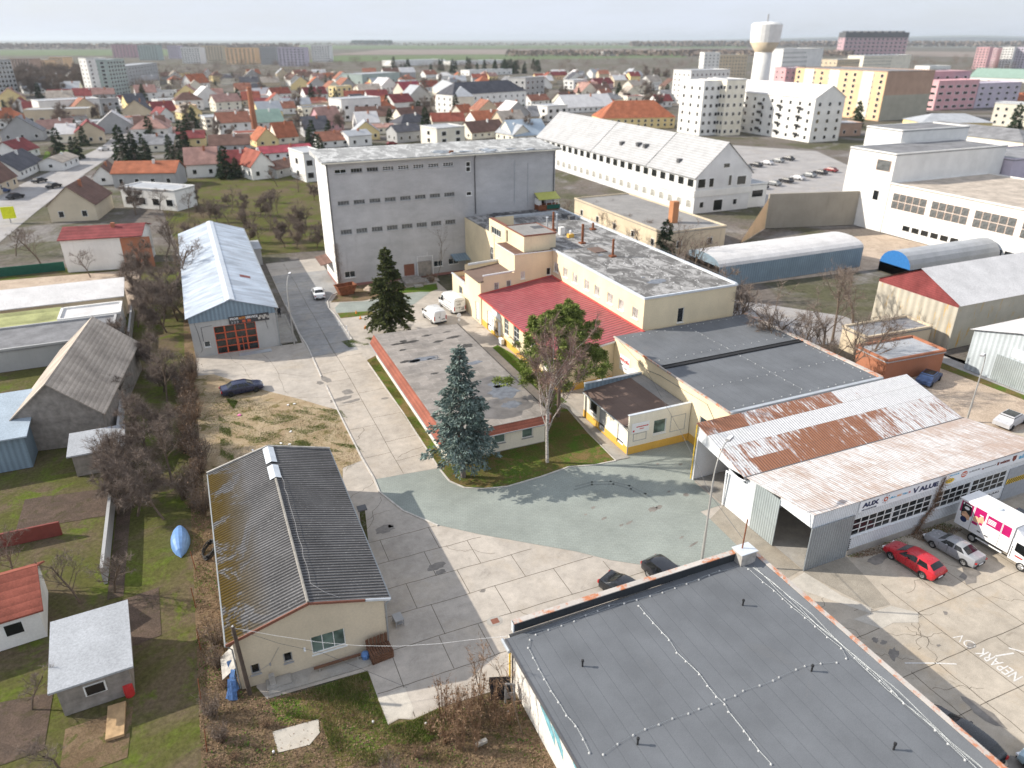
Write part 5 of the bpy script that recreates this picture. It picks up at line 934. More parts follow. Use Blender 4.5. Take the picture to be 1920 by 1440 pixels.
lines = [rl('b2', [(1247, 482), (1337, 448), (1432, 418), (1524, 386), (1605, 342), (1690, 310), (1772, 273), (1880, 258)]) + rl('b6', [(348, 257), (437, 233), (534, 205), (623, 180), (713, 147), (797, 117), (884, 87), (958, 54), (1032, 22)]),
         rl('b2', [(1205, 520), (1192, 578), (1228, 650), (1268, 732), (1308, 805), (1355, 889), (1409, 970), (1467, 1066), (1534, 1142), (1588, 1238), (1632, 1335)]),
         rl('b6', [(450, 275), (493, 330), (556, 400), (620, 470), (670, 522), (725, 614), (791, 676), (888, 768), (946, 852), (1010, 932), (1070, 985), (1097, 1039), (1210, 1179), (1253, 1238), (1315, 1320), (1404, 1416)]),
         rl('b6', [(197, 1346), (301, 1270), (413, 1206), (499, 1164), (597, 1130), (695, 1087), (810, 1051), (886, 1018), (978, 982), (1070, 950), (1147, 923), (1204, 887), (1323, 849), (1420, 813), (1462, 790), (1585, 734), (1648, 709), (1762, 691), (1877, 684)]),
         rl('b3', [(1185, 1080), (1240, 1105), (1345, 1200), (1425, 1262)]) + rl('b6', [(1488, 226), (1552, 285), (1649, 362), (1722, 425), (1808, 502), (1910, 582)]) + rl('b5', [(640, 655), (700, 650), (793, 730), (882, 815), (965, 892), (1053, 978), (1280, 1172), (1372, 1269), (1495, 1386)])]
f = MB()
for pts in lines:
 f.tube([(p[0], p[1], ZR + .08) for p in pts], .009, 4)
 for p in pts: holder(r, p[0], p[1], ZR, .78)
for k, off in enumerate((0, .12, .25)):   # slack cables along the east edge
 ys = np.linspace(30.2, 8, 26); f.tube([(u1 - 1.0 + off + .12 * math.sin(y * .9 + k * 2), y, ZR + .05 + .03 * math.sin(y * 2 + k)) for y in ys], .012, 4)
f.tube([(u0 + .2 + i * 1.1, v1 - .7 + .08 * math.sin(i * 2.0), ZR + .1) for i in range(17)], .009, 4)
f.build('lightning_wire', M['gutter'], r)
VP = [('b6', 1200, 262), ('b6', 46, 700), ('b6', 1695, 735), ('b6', 443, 1262), ('b5', 980, 1300)]
for k, x, y in VP:
 p = zq(k, x, y + 8, ZR); f = MB(); f.lathe([(.055, 0), (.055, .38), (.085, .38), (.085, .5), (.02, .53)], (p[0], p[1], ZR), 8); f.build('vent_pipe', M['black'], r)
# ================= vehicles (built facing +x, origin on the ground under the middle) =================
WHL = {}
def wheel(par, x, y, r=.32, w=.21, rim='rim', side=1):
 t = MB(); pr = [(r * .62, -w / 2), (r * .9, -w / 2), (r, -w / 2 + .03), (r, w / 2 - .03), (r * .9, w / 2), (r * .62, w / 2)]
 i0 = len(t.v); n = 18
 for rr, a in pr:
  for q in range(n): an = 2 * math.pi * q / n; t.v.append((rr * math.cos(an), a, rr * math.sin(an)))
 for j in range(len(pr) - 1):
  for q in range(n): a_, b_ = j * n + q, j * n + (q + 1) % n; t.f.append((a_, b_, b_ + n, a_ + n)); t.m.append(0)
 wh = bpy.data.objects.new('wheel', None); wh.empty_display_size = .1; col.objects.link(wh); wh.parent = par; wh.location = (x, y, r)
 o = t.build('tyre', M['tyre'], None, smooth=False); o.parent = wh
 d = MB(); yy = side * (w / 2 - .015)
 d.face([(r * .62 * math.cos(2 * math.pi * q / n), yy - side * .03, r * .62 * math.sin(2 * math.pi * q / n)) for q in range(n)][::-side]); 
 for k in range(5):
  a = 2 * math.pi * k / 5; d.bar((0, yy, 0), (r * .6 * math.cos(a), yy, r * .6 * math.sin(a)), .07, .025)
 for q in range(n): a0, a1 = 2 * math.pi * q / n, 2 * math.pi * (q + 1) / n; d.face([(r * .66 * math.cos(a0), yy, r * .66 * math.sin(a0)), (r * .66 * math.cos(a1), yy, r * .66 * math.sin(a1)), (r * .54 * math.cos(a1), yy, r * .54 * math.sin(a1)), (r * .54 * math.cos(a0), yy, r * .54 * math.sin(a0))][::side])
 o = d.build('rim', M[rim], None); o.parent = wh
 return wh
def interp(tab, x):
 for (x0, *a), (x1, *b) in zip(tab[:-1], tab[1:]):
  if x0 <= x <= x1: t = (x - x0) / (x1 - x0); return [p + (q - p) * t for p, q in zip(a, b)]
 return list(tab[-1][1:] if x > tab[-1][0] else tab[0][1:])
def car(name, label, cat, body, L, W, st, glaz, wheels, r=.32, rim='rim', loc=(0, 0, 0), rz=0, plate=True, rear_red=(.62, .85), trim='black', sunroof=None, light=(.6, .72), group=None, mirror=True):
 """st: stations x, zlow, zbelt, zroof, half width, half roof width (roof=belt where there is no cabin).
 glaz: list of (kind, x0, x1): windscreen/rear_window on the slope between stations, side windows between x0..x1"""
 c = thing(name, label, cat, loc, group, rz)
 xs = sorted({s[0] for s in st}); rows = []
 for x, zl, zb, zr, hw, rw in st:
  cab = zr > zb + .12
  half = [(hw * .90, zl), (hw * .985, zl + .10), (hw, (zl + zb) * .5), (hw * .985, zb - .12), (hw * .93, zb), (rw, zr - .055 if cab else zb + (zr - zb) * .6 + .015), (rw * .82, zr - .01 if cab else zr + .01), (0, zr + .025)]
  rows.append([(x, -y, z) for y, z in half] + [(x, y, z) for y, z in half[-2::-1]])
 mb = MB(); n = len(rows[0])
 for rr in rows: mb.v.extend(rr)
 for i in range(len(rows) - 1):
  for j in range(n - 1): a = i * n + j; mb.f.append((a, a + 1, a + n + 1, a + n)); mb.m.append(0)
  mb.f.append((i * n + n - 1, i * n, i * n + n, i * n + n + n - 1)); mb.m.append(1)
 mb.f.append(tuple(range(n - 1, -1, -1))); mb.m.append(0); mb.f.append(tuple((len(rows) - 1) * n + k for k in range(n))); mb.m.append(0)
 bd = mb.build('body', [body, M['black']], None, smooth=False); bd.parent = c
 me = bd.data; me.polygons.foreach_set('use_smooth', [True] * len(me.polygons))
 try: me.set_sharp_from_angle(angle=R(38))
 except Exception: pass
 def pt(x, j):   # point on the body ring at any x
  for i in range(len(rows) - 1):
   if rows[i][0][0] <= x <= rows[i + 1][0][0]:
    t = (x - rows[i][0][0]) / max(1e-6, rows[i + 1][0][0] - rows[i][0][0]); return Vector(rows[i][j]).lerp(Vector(rows[i + 1][j]), t)
  return Vector(rows[-1][j])
 def patch(nm, quad, mat, off=.012, inset=.06):
  cen = sum(quad, Vector()) / len(quad); q = [p + (cen - p) * inset for p in quad]
  nn = (q[1] - q[0]).cross(q[2] - q[0]).normalized()
  if nn.dot(cen - Vector((cen.x * .7, 0, .5))) < 0: nn = -nn; q = q[::-1]
  f = MB(); f.face([p + nn * off for p in q]); i = len(q)
  for k in range(i): f.face([q[k], q[(k + 1) % i], q[(k + 1) % i] + nn * off, q[k] + nn * off])
  o = f.build(nm, mat, None); o.parent = c; return o
 m = n // 2
 for kind, x0, x1 in glaz:
  if kind == 'side':
   for s in (0, 1):
    j0, j1 = (4, 5) if s == 0 else (n - 5, n - 6)
    patch('side_window', [pt(x0[0], j0), pt(x1[0], j0), pt(x1[1], j1), pt(x0[1], j1)], M['glass_dk'], .012, .05)
  else:
   f = MB()
   for j in range(m - 2, m + 2):
    q = [pt(x0, j), pt(x1, j), pt(x1, j + 1), pt(x0, j + 1)]; cen = sum(q, Vector()) / 4; nn = (q[1] - q[0]).cross(q[2] - q[0]).normalized()
    if nn.z < 0: q = q[::-1]; nn = -nn
    f.face([p.lerp(Vector((( pt(x0, m) + pt(x1, m)) / 2)), .06) + nn * .014 for p in q])
   o = f.build(kind, M['glass_dk'], None); o.parent = c
 xf, xr = st[-1][0], st[0][0]; zb = interp(st, xf - .1)[1]; hw = interp(st, xf - .12)[3]
 for s in (-1, 1):
  f = MB(); f.obox((xf - .07, s * hw * .72, light[0]), (.09, .17, .07), Matrix.Rotation(-s * .35, 3, 'Z')); o = f.build('headlight', M['lamp_white'], None); o.parent = c
  hr = interp(st, xr + .12)[3]; f = MB(); f.obox((xr + .05, s * hr * .76, sum(rear_red) / 2), (.07, .15, (rear_red[1] - rear_red[0]) / 2), Matrix.Rotation(s * .3, 3, 'Z')); o = f.build('taillight', M['lamp_red'], None); o.parent = c
  if mirror:
   xm = [g for g in glaz if g[0] == 'windscreen'][0][1] - .35 if any(g[0] == 'windscreen' for g in glaz) else xf - 1.2
   ww = interp(st, xm)[3]; f = MB(); f.obox((xm, s * (ww + .08), interp(st, xm)[1] + .06), (.07, .09, .06)); o = f.build('mirror', body, None); o.parent = c
  for xw in wheels:
   wheel(c, xw, s * (interp(st, xw)[3] - .085), r, .21, rim, s)
   f = MB(); yy = s * (interp(st, xw)[3] + .004); nn = 16
   f.face([(xw + (r + .055) * math.cos(math.pi * q / nn), yy, r + (r + .055) * math.sin(math.pi * q / nn)) for q in range(nn + 1)][::-s] ); o = f.build('wheel_arch', M['black'], None); o.parent = c
 f = MB(); f.obox((xr - .015, 0, .42), (.02, hw * .8, .09)); f.obox((xf + .012, 0, .34), (.02, hw * .78, .10)); o = f.build('bumper', M[trim], None); o.parent = c
 if plate: f = MB(); f.obox((xr - .04, 0, .5), (.012, .26, .055)); o = f.build('number_plate', M['white'], None); o.parent = c
 if sunroof: patch('sunroof', [pt(sunroof[0], m - 1), pt(sunroof[1], m - 1), pt(sunroof[1], m + 1), pt(sunroof[0], m + 1)], M['glass_dk'], .01, .1)
 f = MB()   # door seams and handles
 for s in (-1, 1):
  for xx in (wheels[0] + .55, (wheels[0] + wheels[1]) / 2 + .12, wheels[1] - .45):
   i = interp(st, xx); f.obox((xx, s * (i[3] * .992), (i[0] + i[1]) / 2 + .06), (.008, .012, (i[1] - i[0]) / 2 - .14))
 o = f.build('door_seam', M['black'], None); o.parent = c
 return c
SEDAN = lambda L, W, H, hood=.98, boot=1.02: [(-L / 2, .42, .78, .79, W * .40, W * .34), (-L / 2 + .12, .26, boot - .04, boot - .03, W * .465, W * .40), (-L / 2 + .75, .22, boot, boot + .012, W * .49, W * .41), (-L / 2 + 1.32, .22, .98, H - .03, W * .498, W * .355), (-L / 2 + 1.75, .22, .975, H, W * .5, W * .36), (.30, .22, .96, H - .01, W * .5, W * .36), (.42 * 1.0 + .12, .22, .955, H - .06, W * .5, W * .35), (L / 2 - 1.12, .22, .94, .955, W * .495, W * .42), (L / 2 - .5, .24, hood - .1, hood - .085, W * .475, W * .39), (L / 2 - .12, .30, hood - .22, hood - .21, W * .44, W * .36), (L / 2, .40, .62, .63, W * .37, W * .30)]
def sedan_glass(L, H): return [('rear_window', -L / 2 + .75, -L / 2 + 1.32), ('windscreen', .54, L / 2 - 1.12), ('side', (-L / 2 + 1.0, -L / 2 + 1.4), (-L / 2 + 1.85, -L / 2 + 1.85)), ('side', (-L / 2 + 1.92, -L / 2 + 1.92), (L / 2 - 1.4, .42))]
HATCH = lambda L, W, H: [(-L / 2, .42, .80, .82, W * .42, W * .36), (-L / 2 + .1, .26, .96, .98, W * .47, W * .41), (-L / 2 + .22, .24, .99, 1.06, W * .485, W * .40), (-L / 2 + .66, .22, .99, H - .05, W * .495, W * .36), (-L / 2 + 1.2, .22, .975, H, W * .5, W * .37), (.15, .22, .95, H, W * .5, W * .365), (.42, .22, .945, H - .05, W * .5, W * .35), (L / 2 - 1.08, .22, .93, .945, W * .495, W * .42), (L / 2 - .45, .24, .84, .855, W * .475, W * .39), (L / 2 - .1, .30, .70, .71, W * .44, W * .36), (L / 2, .40, .58, .59, W * .37, W * .30)]
hatch_glass = lambda L: [('rear_window', -L / 2 + .24, -L / 2 + .64), ('windscreen', .42, L / 2 - 1.08), ('side', (-L / 2 + .55, -L / 2 + .85), (-L / 2 + 1.5, -L / 2 + 1.5)), ('side', (-L / 2 + 1.57, -L / 2 + 1.57), (L / 2 - 1.35, .35))]
def face(p_rear, p_front): return math.atan2(p_front[1] - p_rear[1], p_front[0] - p_rear[0])
car('red_hatchback', 'bright red hatchback parked nose to the white hangar wall', 'car', paint('red_car_paint', (.52, .012, .025)), 4.4, 1.76, HATCH(4.4, 1.76, 1.45), hatch_glass(4.4), (-1.32, 1.32), loc=(47.1, 28.95, 0), rz=R(96))
car('silver_saloon', 'old silver grey boxy saloon parked between red hatchback and white truck', 'car', paint('silver_car_paint', (.30, .31, .33), .22), 4.35, 1.66, SEDAN(4.35, 1.66, 1.38, 1.0, 1.0), sedan_glass(4.35, 1.38), (-1.3, 1.27), r=.30, loc=(51.35, 28.7, 0), rz=R(95.5), rear_red=(.66, .78), light=(.62, .7))
car('blue_saloon', 'dark navy blue fastback saloon parked on the bare dirt patch', 'car', paint('navy_car_paint', (.012, .018, .06)), 4.75, 1.82, SEDAN(4.75, 1.82, 1.43, .95, 1.0), [('rear_window', -4.75 / 2 + .75, -4.75 / 2 + 1.32), ('windscreen', .54, 4.75 / 2 - 1.12), ('side', (-1.35, -.95), (-.55, -.55)), ('side', (-.48, -.48), (.9, .42))], (-1.4, 1.42), rim='rim_dark', loc=(1.55, 82.75, 0.01), rz=R(5))
car('white_saloon', 'white saloon with dark glass roof seen from behind on the far road', 'car', paint('white_car_paint', (.74, .75, .76)), 4.7, 1.85, SEDAN(4.7, 1.85, 1.44, .95, 1.05), sedan_glass(4.7, 1.44), (-1.42, 1.42), loc=(16.05, 114.6, 0.014), rz=R(86), sunroof=(-1.0, .5), rear_red=(.74, .84))
car('black_saloon', 'black saloon half hidden behind the near roof upstand, left of two', 'car', paint('black_car_paint', (.010, .012, .016), .2), 4.5, 1.8, SEDAN(4.5, 1.8, 1.42), sedan_glass(4.5, 1.42), (-1.35, 1.35), loc=(24.6, 34.75, 0), rz=R(-66))
car('black_estate', 'black estate car mostly hidden behind the near roof upstand, right of two', 'car', paint('black_estate_paint', (.010, .012, .018), .2), 4.6, 1.82, HATCH(4.6, 1.82, 1.47), hatch_glass(4.6), (-1.38, 1.38), loc=(28.3, 34.9, 0), rz=R(-80))
car('dented_black_car', 'black car with scraped bonnet parked under the near roof edge', 'car', paint('scraped_black_paint', (.012, .014, .018), .25), 4.4, 1.78, HATCH(4.4, 1.78, 1.42), hatch_glass(4.4), (-1.3, 1.3), loc=(35.9, 16.4, 0), rz=R(97))
car('pale_blue_car', 'pale blue car cut off at the bottom right corner', 'car', paint('pale_blue_paint', (.36, .50, .58)), 4.2, 1.7, HATCH(4.2, 1.7, 1.5), hatch_glass(4.2), (-1.27, 1.27), loc=(38.7, 12.3, 0), rz=R(98))
car('grey_estate', 'grey car parked behind the white truck beside the hangar', 'car', paint('grey_car_paint', (.10, .12, .15)), 4.5, 1.8, SEDAN(4.5, 1.8, 1.42), sedan_glass(4.5, 1.42), (-1.35, 1.35), loc=(60.3, 27.7, 0), rz=R(-85))
def van(label, L, H, loc, rz, logo=False, racks=False):
 W = 2.02; c = thing('delivery_van', label, 'van', loc, 'white vans by the cream hall', rz); p = paint('van_white', (.78, .79, .80))
 st = [(-L / 2, .45, 1.1, H - .12, W * .47, W * .42), (-L / 2 + .08, .32, 1.15, H - .02, W * .495, W * .44), (-.2, .3, 1.15, H, W * .5, W * .445), (L / 2 - 1.9, .3, 1.15, H - .03, W * .5, W * .43), (L / 2 - 1.55, .3, 1.14, H - .16, W * .5, W * .40), (L / 2 - .72, .3, 1.08, 1.20, W * .49, W * .41), (L / 2 - .2, .34, .92, .95, W * .46, W * .38), (L / 2, .42, .62, .64, W * .40, W * .32)]
 rows = []
 for x, zl, zb, zr, hw, rw in st:
  half = [(hw * .93, zl), (hw, zl + .12), (hw, (zl + zb) / 2), (hw * .99, zb), (max(rw, hw * .93) if zr > zb + .3 else rw, zr - .22 if zr > zb + .3 else zb + .01), (rw * .93, zr - .05), (rw * .7, zr), (0, zr + .03)]
  rows.append([(x, -y, z) for y, z in half] + [(x, y, z) for y, z in half[-2::-1]])
 mb = MB(); n = len(rows[0])
 for r_ in rows: mb.v.extend(r_)
 for i in range(len(rows) - 1):
  for j in range(n - 1): a = i * n + j; mb.f.append((a, a + 1, a + n + 1, a + n)); mb.m.append(0)
  mb.f.append((i * n + n - 1, i * n, i * n + n, i * n + 2 * n - 1)); mb.m.append(1)
 mb.f.append(tuple(range(n - 1, -1, -1))); mb.m.append(0); mb.f.append(tuple((len(rows) - 1) * n + k for k in range(n))); mb.m.append(0)
 o = mb.build('body', [p, M['black']], None, smooth=True); o.parent = c
 try: o.data.set_sharp_from_angle(angle=R(35))
 except Exception: pass
 def add(nm, f, m): o = f.build(nm, M[m], None); o.parent = c; return o
 hx = L / 2
 f = MB(); f.face([(hx - 1.46, -.72, H - .2), (hx - 1.46, .72, H - .2), (hx - .70, .80, 1.24), (hx - .70, -.80, 1.24)][::-1]); f.face([(hx - 1.46, -.72, H - .2), (hx - 1.46, .72, H - .2), (hx - .70, .80, 1.24), (hx - .70, -.80, 1.24)])
 for v in range(len(f.v)): f.v[v] = (f.v[v][0] + .03, f.v[v][1], f.v[v][2] + .02)
 add('windscreen', f, 'glass_dk')
 for s in (-1, 1):
  f = MB(); q = [(hx - 2.15, s * 1.013, 1.2), (hx - 1.05, s * 1.0, 1.2), (hx - 1.5, s * .95, H - .55), (hx - 2.15, s * .96, H - .5)]; f.face(q if s < 0 else q[::-1]); add('side_window', f, 'glass_dk')
  f = MB(); f.obox((hx - 1.0, s * 1.14, 1.35), (.07, .1, .16)); add('mirror', f, 'black')
  f = MB(); f.obox((-hx - .0, s * .9, 1.05), (.03, .07, .3)); add('taillight', f, 'lamp_red')
  f = MB(); f.obox((hx - .12, s * .74, .86), (.12, .14, .12)); add('headlight', f, 'lamp_white')
  for xw in (-hx + 1.0, hx - .95): wheel(c, xw, s * .92, .34, .2, 'rim', s)
  f = MB(); f.obox((0, s * 1.015, .62), (hx - 1.5, .012, .05)); add('side_trim', f, 'black')
  if logo:
   f = MB(); f.obox((-.6, s * 1.014, 1.0), (1.5, .008, .035)); add('red_stripe', f, 'lamp_red'); f = MB()
   for k in range(12): f.obox((-2 + k * .25, s * .985, 1.75), (.09, .03, .06))
   f.obox((hx - 2.4, s * 1.0, 1.6), (.1, .02, .22)); add('side_print', f, 'grey')
 f = MB(); f.obox((-hx - .02, 0, .36), (.07, .96, .1)); add('bumper', f, 'black')
 f = MB(); f.obox((-hx - .02, 0, 1.2), (.006, .012, .72)); f.obox((-hx - .02, .15, 1.15), (.02, .05, .1)); add('door_seam', f, 'dgrey')
 f = MB(); f.obox((-hx - .03, -.45, .82), (.012, .26, .06)); add('number_plate', f, 'dgrey')
 if logo:
  f = MB()
  for k in range(6): f.obox((-hx - .012, -.75 + .12, 2.25 - k * .19), (.01, .0, .0))
  for z, a, b_ in ((2.2, -.7, .7), (2.02, -.4, .4), (1.72, -.2, .5), (1.58, -.2, .5), (1.15, -.7, .1), (1.15, .3, .7), (.98, -.7, -.3)): f.obox((-hx + .012, (a + b_) / 2, z), (.035, (b_ - a) / 2, .045))
  add('rear_print', f, 'grey')
 if racks:
  f = MB()
  for x in (-hx + .7, -.3, hx - 2.1): f.bar((x, -.82, H + .09), (x, .82, H + .09), .07, .04); f.bar((x, -.8, H - .03), (x, -.8, H + .09), .05); f.bar((x, .8, H - .03), (x, .8, H + .09), .05)
  add('roof_rack', f, 'white')
 return c
van('smaller white van with three roof bars beside the taller van', 4.9, 2.1, (29.75, 96.95, 0), R(95), racks=True)
van('tall white van with red side stripe close to the cream wall', 5.9, 2.62, (33.7, 100.3, 0), R(96), logo=True)
c = thing('box_truck', 'white box truck with magenta food prints on its side', 'truck', (56.05, 27.2, 0), None, R(-88))
p = paint('truck_white', (.80, .80, .81))
def add(nm, f, m):
 o = f.build(nm, m if not isinstance(m, str) else M[m], None); o.parent = c; return o
f = MB(); f.box(-4.4, -1.12, .95, 1.9, 1.12, 3.35); bx = add('cargo_box', f, p)
f = MB(); f.box(-4.46, -1.17, 3.351, 1.95, 1.17, 3.43); add('box_roof', f, 'white'); f = MB(); f.lathe([(.28, 0), (.28, .08), (.2, .12)], (-.9, 0, 3.43), 12); add('roof_vent', f, 'zinc_bright')
prof = [(1.98, .55), (3.95, .55), (3.98, 1.15), (3.75, 1.45), (3.2, 2.28), (2.7, 2.42), (1.98, 2.42)]
f = MB(); n = len(prof); f.v.extend([(x, -1.02, z) for x, z in prof]); f.v.extend([(x, 1.02, z) for x, z in prof]); f.f = [tuple(range(n)), tuple(range(2 * n - 1, n - 1, -1))] + [(k, n + k, n + (k + 1) % n, (k + 1) % n) for k in range(n)]; f.f = [tuple(reversed(q)) for q in f.f] if False else f.f; f.m = [0] * len(f.f); add('cab', f, p)
f = MB(); pr2 = [(1.96, 2.43), (2.95, 2.43), (2.6, 2.85), (1.96, 3.3)]; n = 4; f.v.extend([(x, -.98, z) for x, z in pr2]); f.v.extend([(x, .98, z) for x, z in pr2]); f.f = [tuple(range(n)), tuple(range(2 * n - 1, n - 1, -1))] + [(k, n + k, n + (k + 1) % n, (k + 1) % n) for k in range(n)]; f.m = [0] * len(f.f); add('wind_deflector', f, p)
f = MB(); f.face([(3.74, -.92, 1.52), (3.74, .92, 1.52), (3.24, .86, 2.25), (3.24, -.86, 2.25)]); f.face([(3.74, -.92, 1.52), (3.24, -.86, 2.25), (3.24, .86, 2.25), (3.74, .92, 1.52)]); f.v = [(x + .03, y, z + .02) for x, y, z in f.v]; add('windscreen', f, 'glass_dk')
for s in (-1, 1):
 f = MB(); q = [(2.3, s * 1.03, 1.45), (3.45, s * 1.03, 1.3), (3.55, s * 1.03, 1.5), (3.1, s * 1.03, 2.2), (2.3, s * 1.03, 2.2)]; f.face(q); f.face(q[::-1]); add('side_window', f, 'glass_dk')
 f = MB(); f.obox((3.35, s * 1.25, 1.6), (.08, .12, .25)); add('mirror', f, 'black'); f = MB(); f.obox((3.93, s * .75, .95), (.08, .16, .13)); add('headlight', f, 'lamp_white')
 for xw in (-2.3, 3.1): wheel(c, xw, s * .9, .38, .26, 'rim', s)
 f = MB(); f.obox((-.2, s * 1.0, .62), (1.5, .03, .05)); add('side_rail', f, 'white'); f = MB(); f.obox((2.75, s * 1.035, 1.05), (.3, .006, .06)); add('door_print', f, 'lamp_red')
 f = MB(); f.obox((2.1, s * 1.0, 1.2), (.03, .02, .55)); add('cab_seam', f, 'black')
f = MB(); f.box(-4.3, -.5, .5, 1.9, .5, .94); add('chassis', f, 'black')
Y = -1.122
def pr_(nm, quads, m):
 f = MB()
 for q in quads: f.face([(x, Y - (q[4] if len(q) > 4 else 0), z) for x, z in ((q[0], q[2]), (q[1], q[2]), (q[1], q[3]), (q[0], q[3]))])
 o = f.build(nm, M[m], None); o.parent = bx
def pol(nm, pts, m, d=.004): f = MB(); f.face([(x, Y - d, z) for x, z in pts]); o = f.build(nm, M[m], None); o.parent = bx
ell = lambda cx, cz, a, b_, k=18: [(cx + a * math.cos(2 * math.pi * i / k), cz + b_ * math.sin(2 * math.pi * i / k)) for i in range(k)]
pr_('magenta_print', [(-4.2, -2.75, 2.25, 3.25), (-2.55, -1.25, 2.45, 3.3), (-1.05, .55, 2.3, 3.15), (.7, 1.62, 2.25, 3.15)], 'magenta')
pol('dark_print', [(-4.05, 3.2), (-2.95, 3.2), (-2.85, 2.2), (-3.2, 1.75), (-3.9, 1.9), (-4.0, 2.3)], 'black', .006)
pol('food_print', [(-3.9, 2.25), (-3.5, 2.45), (-2.95, 2.2), (-2.9, 1.8), (-3.3, 1.75), (-3.85, 2.0)], 'peach', .008); pol('plate_print', ell(-3.45, 2.75, .3, .14), 'white', .009); pol('oval_print', ell(-3.5, 1.68, .38, .26), 'navy', .010)
pol('food_print', ell(-2.2, 2.25, .35, .28), 'peach', .006); pol('food_print', ell(-1.65, 2.35, .3, .42), 'peach', .007); pr_('magenta_band', [(-2.55, -1.9, 1.75, 1.98, .008), (-1.75, -1.4, 1.95, 2.15, .008)], 'magenta'); pr_('white_print', [(-.95, -.05, 2.95 - .12 * k, 3.02 - .12 * k, .006) for k in range(1, 5)] + [(-4.0, -3.85, 3.0, 3.18, .01), (-3.7, -3.0, 3.05, 3.12, .01), (-1.95, -1.5, 2.75, 2.83, .008)], 'white')
pr_('small_print', [(-1.75, -1.35, 1.28, 1.4, .004), (-.9, -.45, 1.25, 1.37, .004)], 'dgrey'); pr_('seam', [(-2.66, -2.62, .97, 3.33, .003), (.61, .65, .97, 3.33, .003)], 'dgrey')
f = MB(); f.obox((3.99, 0, .62), (.05, 1.0, .14)); add('bumper', f, 'black')
for o in list(c.children_recursive):
 if o.type == 'MESH' and (o.parent is c or o.parent is bx):
  for v in o.data.vertices: v.co.x = (v.co.x + 4.4) * 4.5 / 6.3 - 3.1 if v.co.x < 1.955 else v.co.x - .53
for o in c.children:
 if o.name.startswith('wheel') and o.type == 'EMPTY': o.location.x = -1.46 if o.location.x < 0 else 2.56
 if o.name.startswith('wheel_arch'): pass
c.location = (55.1, 27.7, 0)
# ================= vegetation =================
class Leaves:
 """many small faces gathered with numpy"""
 def __init__(s): s.c = []; s.d = []; s.n = []; s.l = []; s.w = []
 def add(s, c, d, n, l, w): s.c.append(c); s.d.append(d); s.n.append(n); s.l.append(l); s.w.append(w)
 def build(s, name, mat, parent=None, tri=False):
  c = np.concatenate(s.c); d = np.concatenate(s.d); nn = np.concatenate(s.n); l = np.concatenate(s.l)[:, None]; w = np.concatenate(s.w)[:, None]
  d = d / (np.linalg.norm(d, axis=1, keepdims=True) + 1e-9); x = np.cross(d, nn); x = x / (np.linalg.norm(x, axis=1, keepdims=True) + 1e-9)
  k = len(c)
  if tri: V = np.stack([c - x * w, c + x * w, c + d * l], 1).reshape(-1, 3); m = 3
  else: V = np.stack([c - x * w * .6, c + d * l * .45 - x * w, c + d * l, c + d * l * .45 + x * w], 1).reshape(-1, 3); m = 4
  me = bpy.data.meshes.new(name); me.vertices.add(k * m); me.vertices.foreach_set('co', V.astype(np.float32).ravel())
  me.loops.add(k * m); me.loops.foreach_set('vertex_index', np.arange(k * m, dtype=np.int32)); me.polygons.add(k); me.polygons.foreach_set('loop_start', np.arange(0, k * m, m, dtype=np.int32)); me.polygons.foreach_set('loop_total', np.full(k, m, dtype=np.int32))
  me.materials.append(M[mat]); me.update(); me.validate()
  o = bpy.data.objects.new(name, me); col.objects.link(o)
  if parent is not None: o.parent = parent
  return o
def rn(k, s=1.0): return rng.normal(0, s, (k, 3))
def conifer(name, label, H, rb, z0, leaf, barkm, loc, dens=1.0, leafl=.42, droop=.25, whorl=.42, group=None, taper=.85, jag=.28):
 t = thing(name, label, 'tree', loc, group); mb = MB(); mb.tube([(0, 0, -.1), (.03, .02, H * .4), (0, 0, H * .98)], [H * .017 + .07, H * .011 + .04, .015], 8); L = Leaves()
 z = z0
 while z < H * .985:
  f = (z - z0) / (H - z0); rad = rb * (1 - f) ** taper * (.55 + .45 * min(1, f * 6 + .5)) + .12; nb = max(4, int(5 + 6 * (1 - f)))
  for k in range(nb):
   a = random.uniform(0, 2 * math.pi); rr = rad * random.uniform(1 - jag, 1.12); ln = max(.2, rr); up = .15 + .5 * f
   dv = np.array([math.cos(a), math.sin(a), 0.]); zz = z + random.uniform(-.5, .5) * whorl
   P = lambda s: np.array([0, 0, zz]) + dv * ln * s + np.array([0, 0, ln * (up * s - (droop + .55 * (1 - f) * .6) * s * s)])
   mb.tube([tuple(P(s)) for s in (0, .35, .7, .97)], [.035 + .03 * (1 - f), .03, .02, .008], 3)
   m = int((10 + 22 * ln) * dens); s = rng.uniform(.12, 1, m) ** .75; side = rng.uniform(-1, 1, m)
   base = np.stack([P(q) for q in s]); perp = np.array([-dv[1], dv[0], 0]); wdt = ln * .30 * (1.05 - s) + .10
   c = base + perp * (side * wdt)[:, None] + rn(m, .05); c[:, 2] -= np.abs(side) * wdt * .25
   d = dv * .8 + perp * (side * .9)[:, None] + np.array([0, 0, -.30]) + rn(m, .28)
   L.add(c, d, rn(m) + np.array([0, 0, 1.2]), rng.uniform(.6, 1.25, m) * leafl, rng.uniform(.6, 1.2, m) * leafl * .24)
  z += whorl * (1 - .45 * f) * random.uniform(.8, 1.2)
 m = int(60 * dens); L.add(np.stack([rng.normal(0, .07, m), rng.normal(0, .07, m), rng.uniform(H * .93, H, m)], 1), rn(m, .6) + np.array([0, 0, .8]), rn(m), np.full(m, leafl * .7), np.full(m, leafl * .16))
 mb.build('trunk', M[barkm], None).parent = t; L.build('foliage', leaf, t); return t
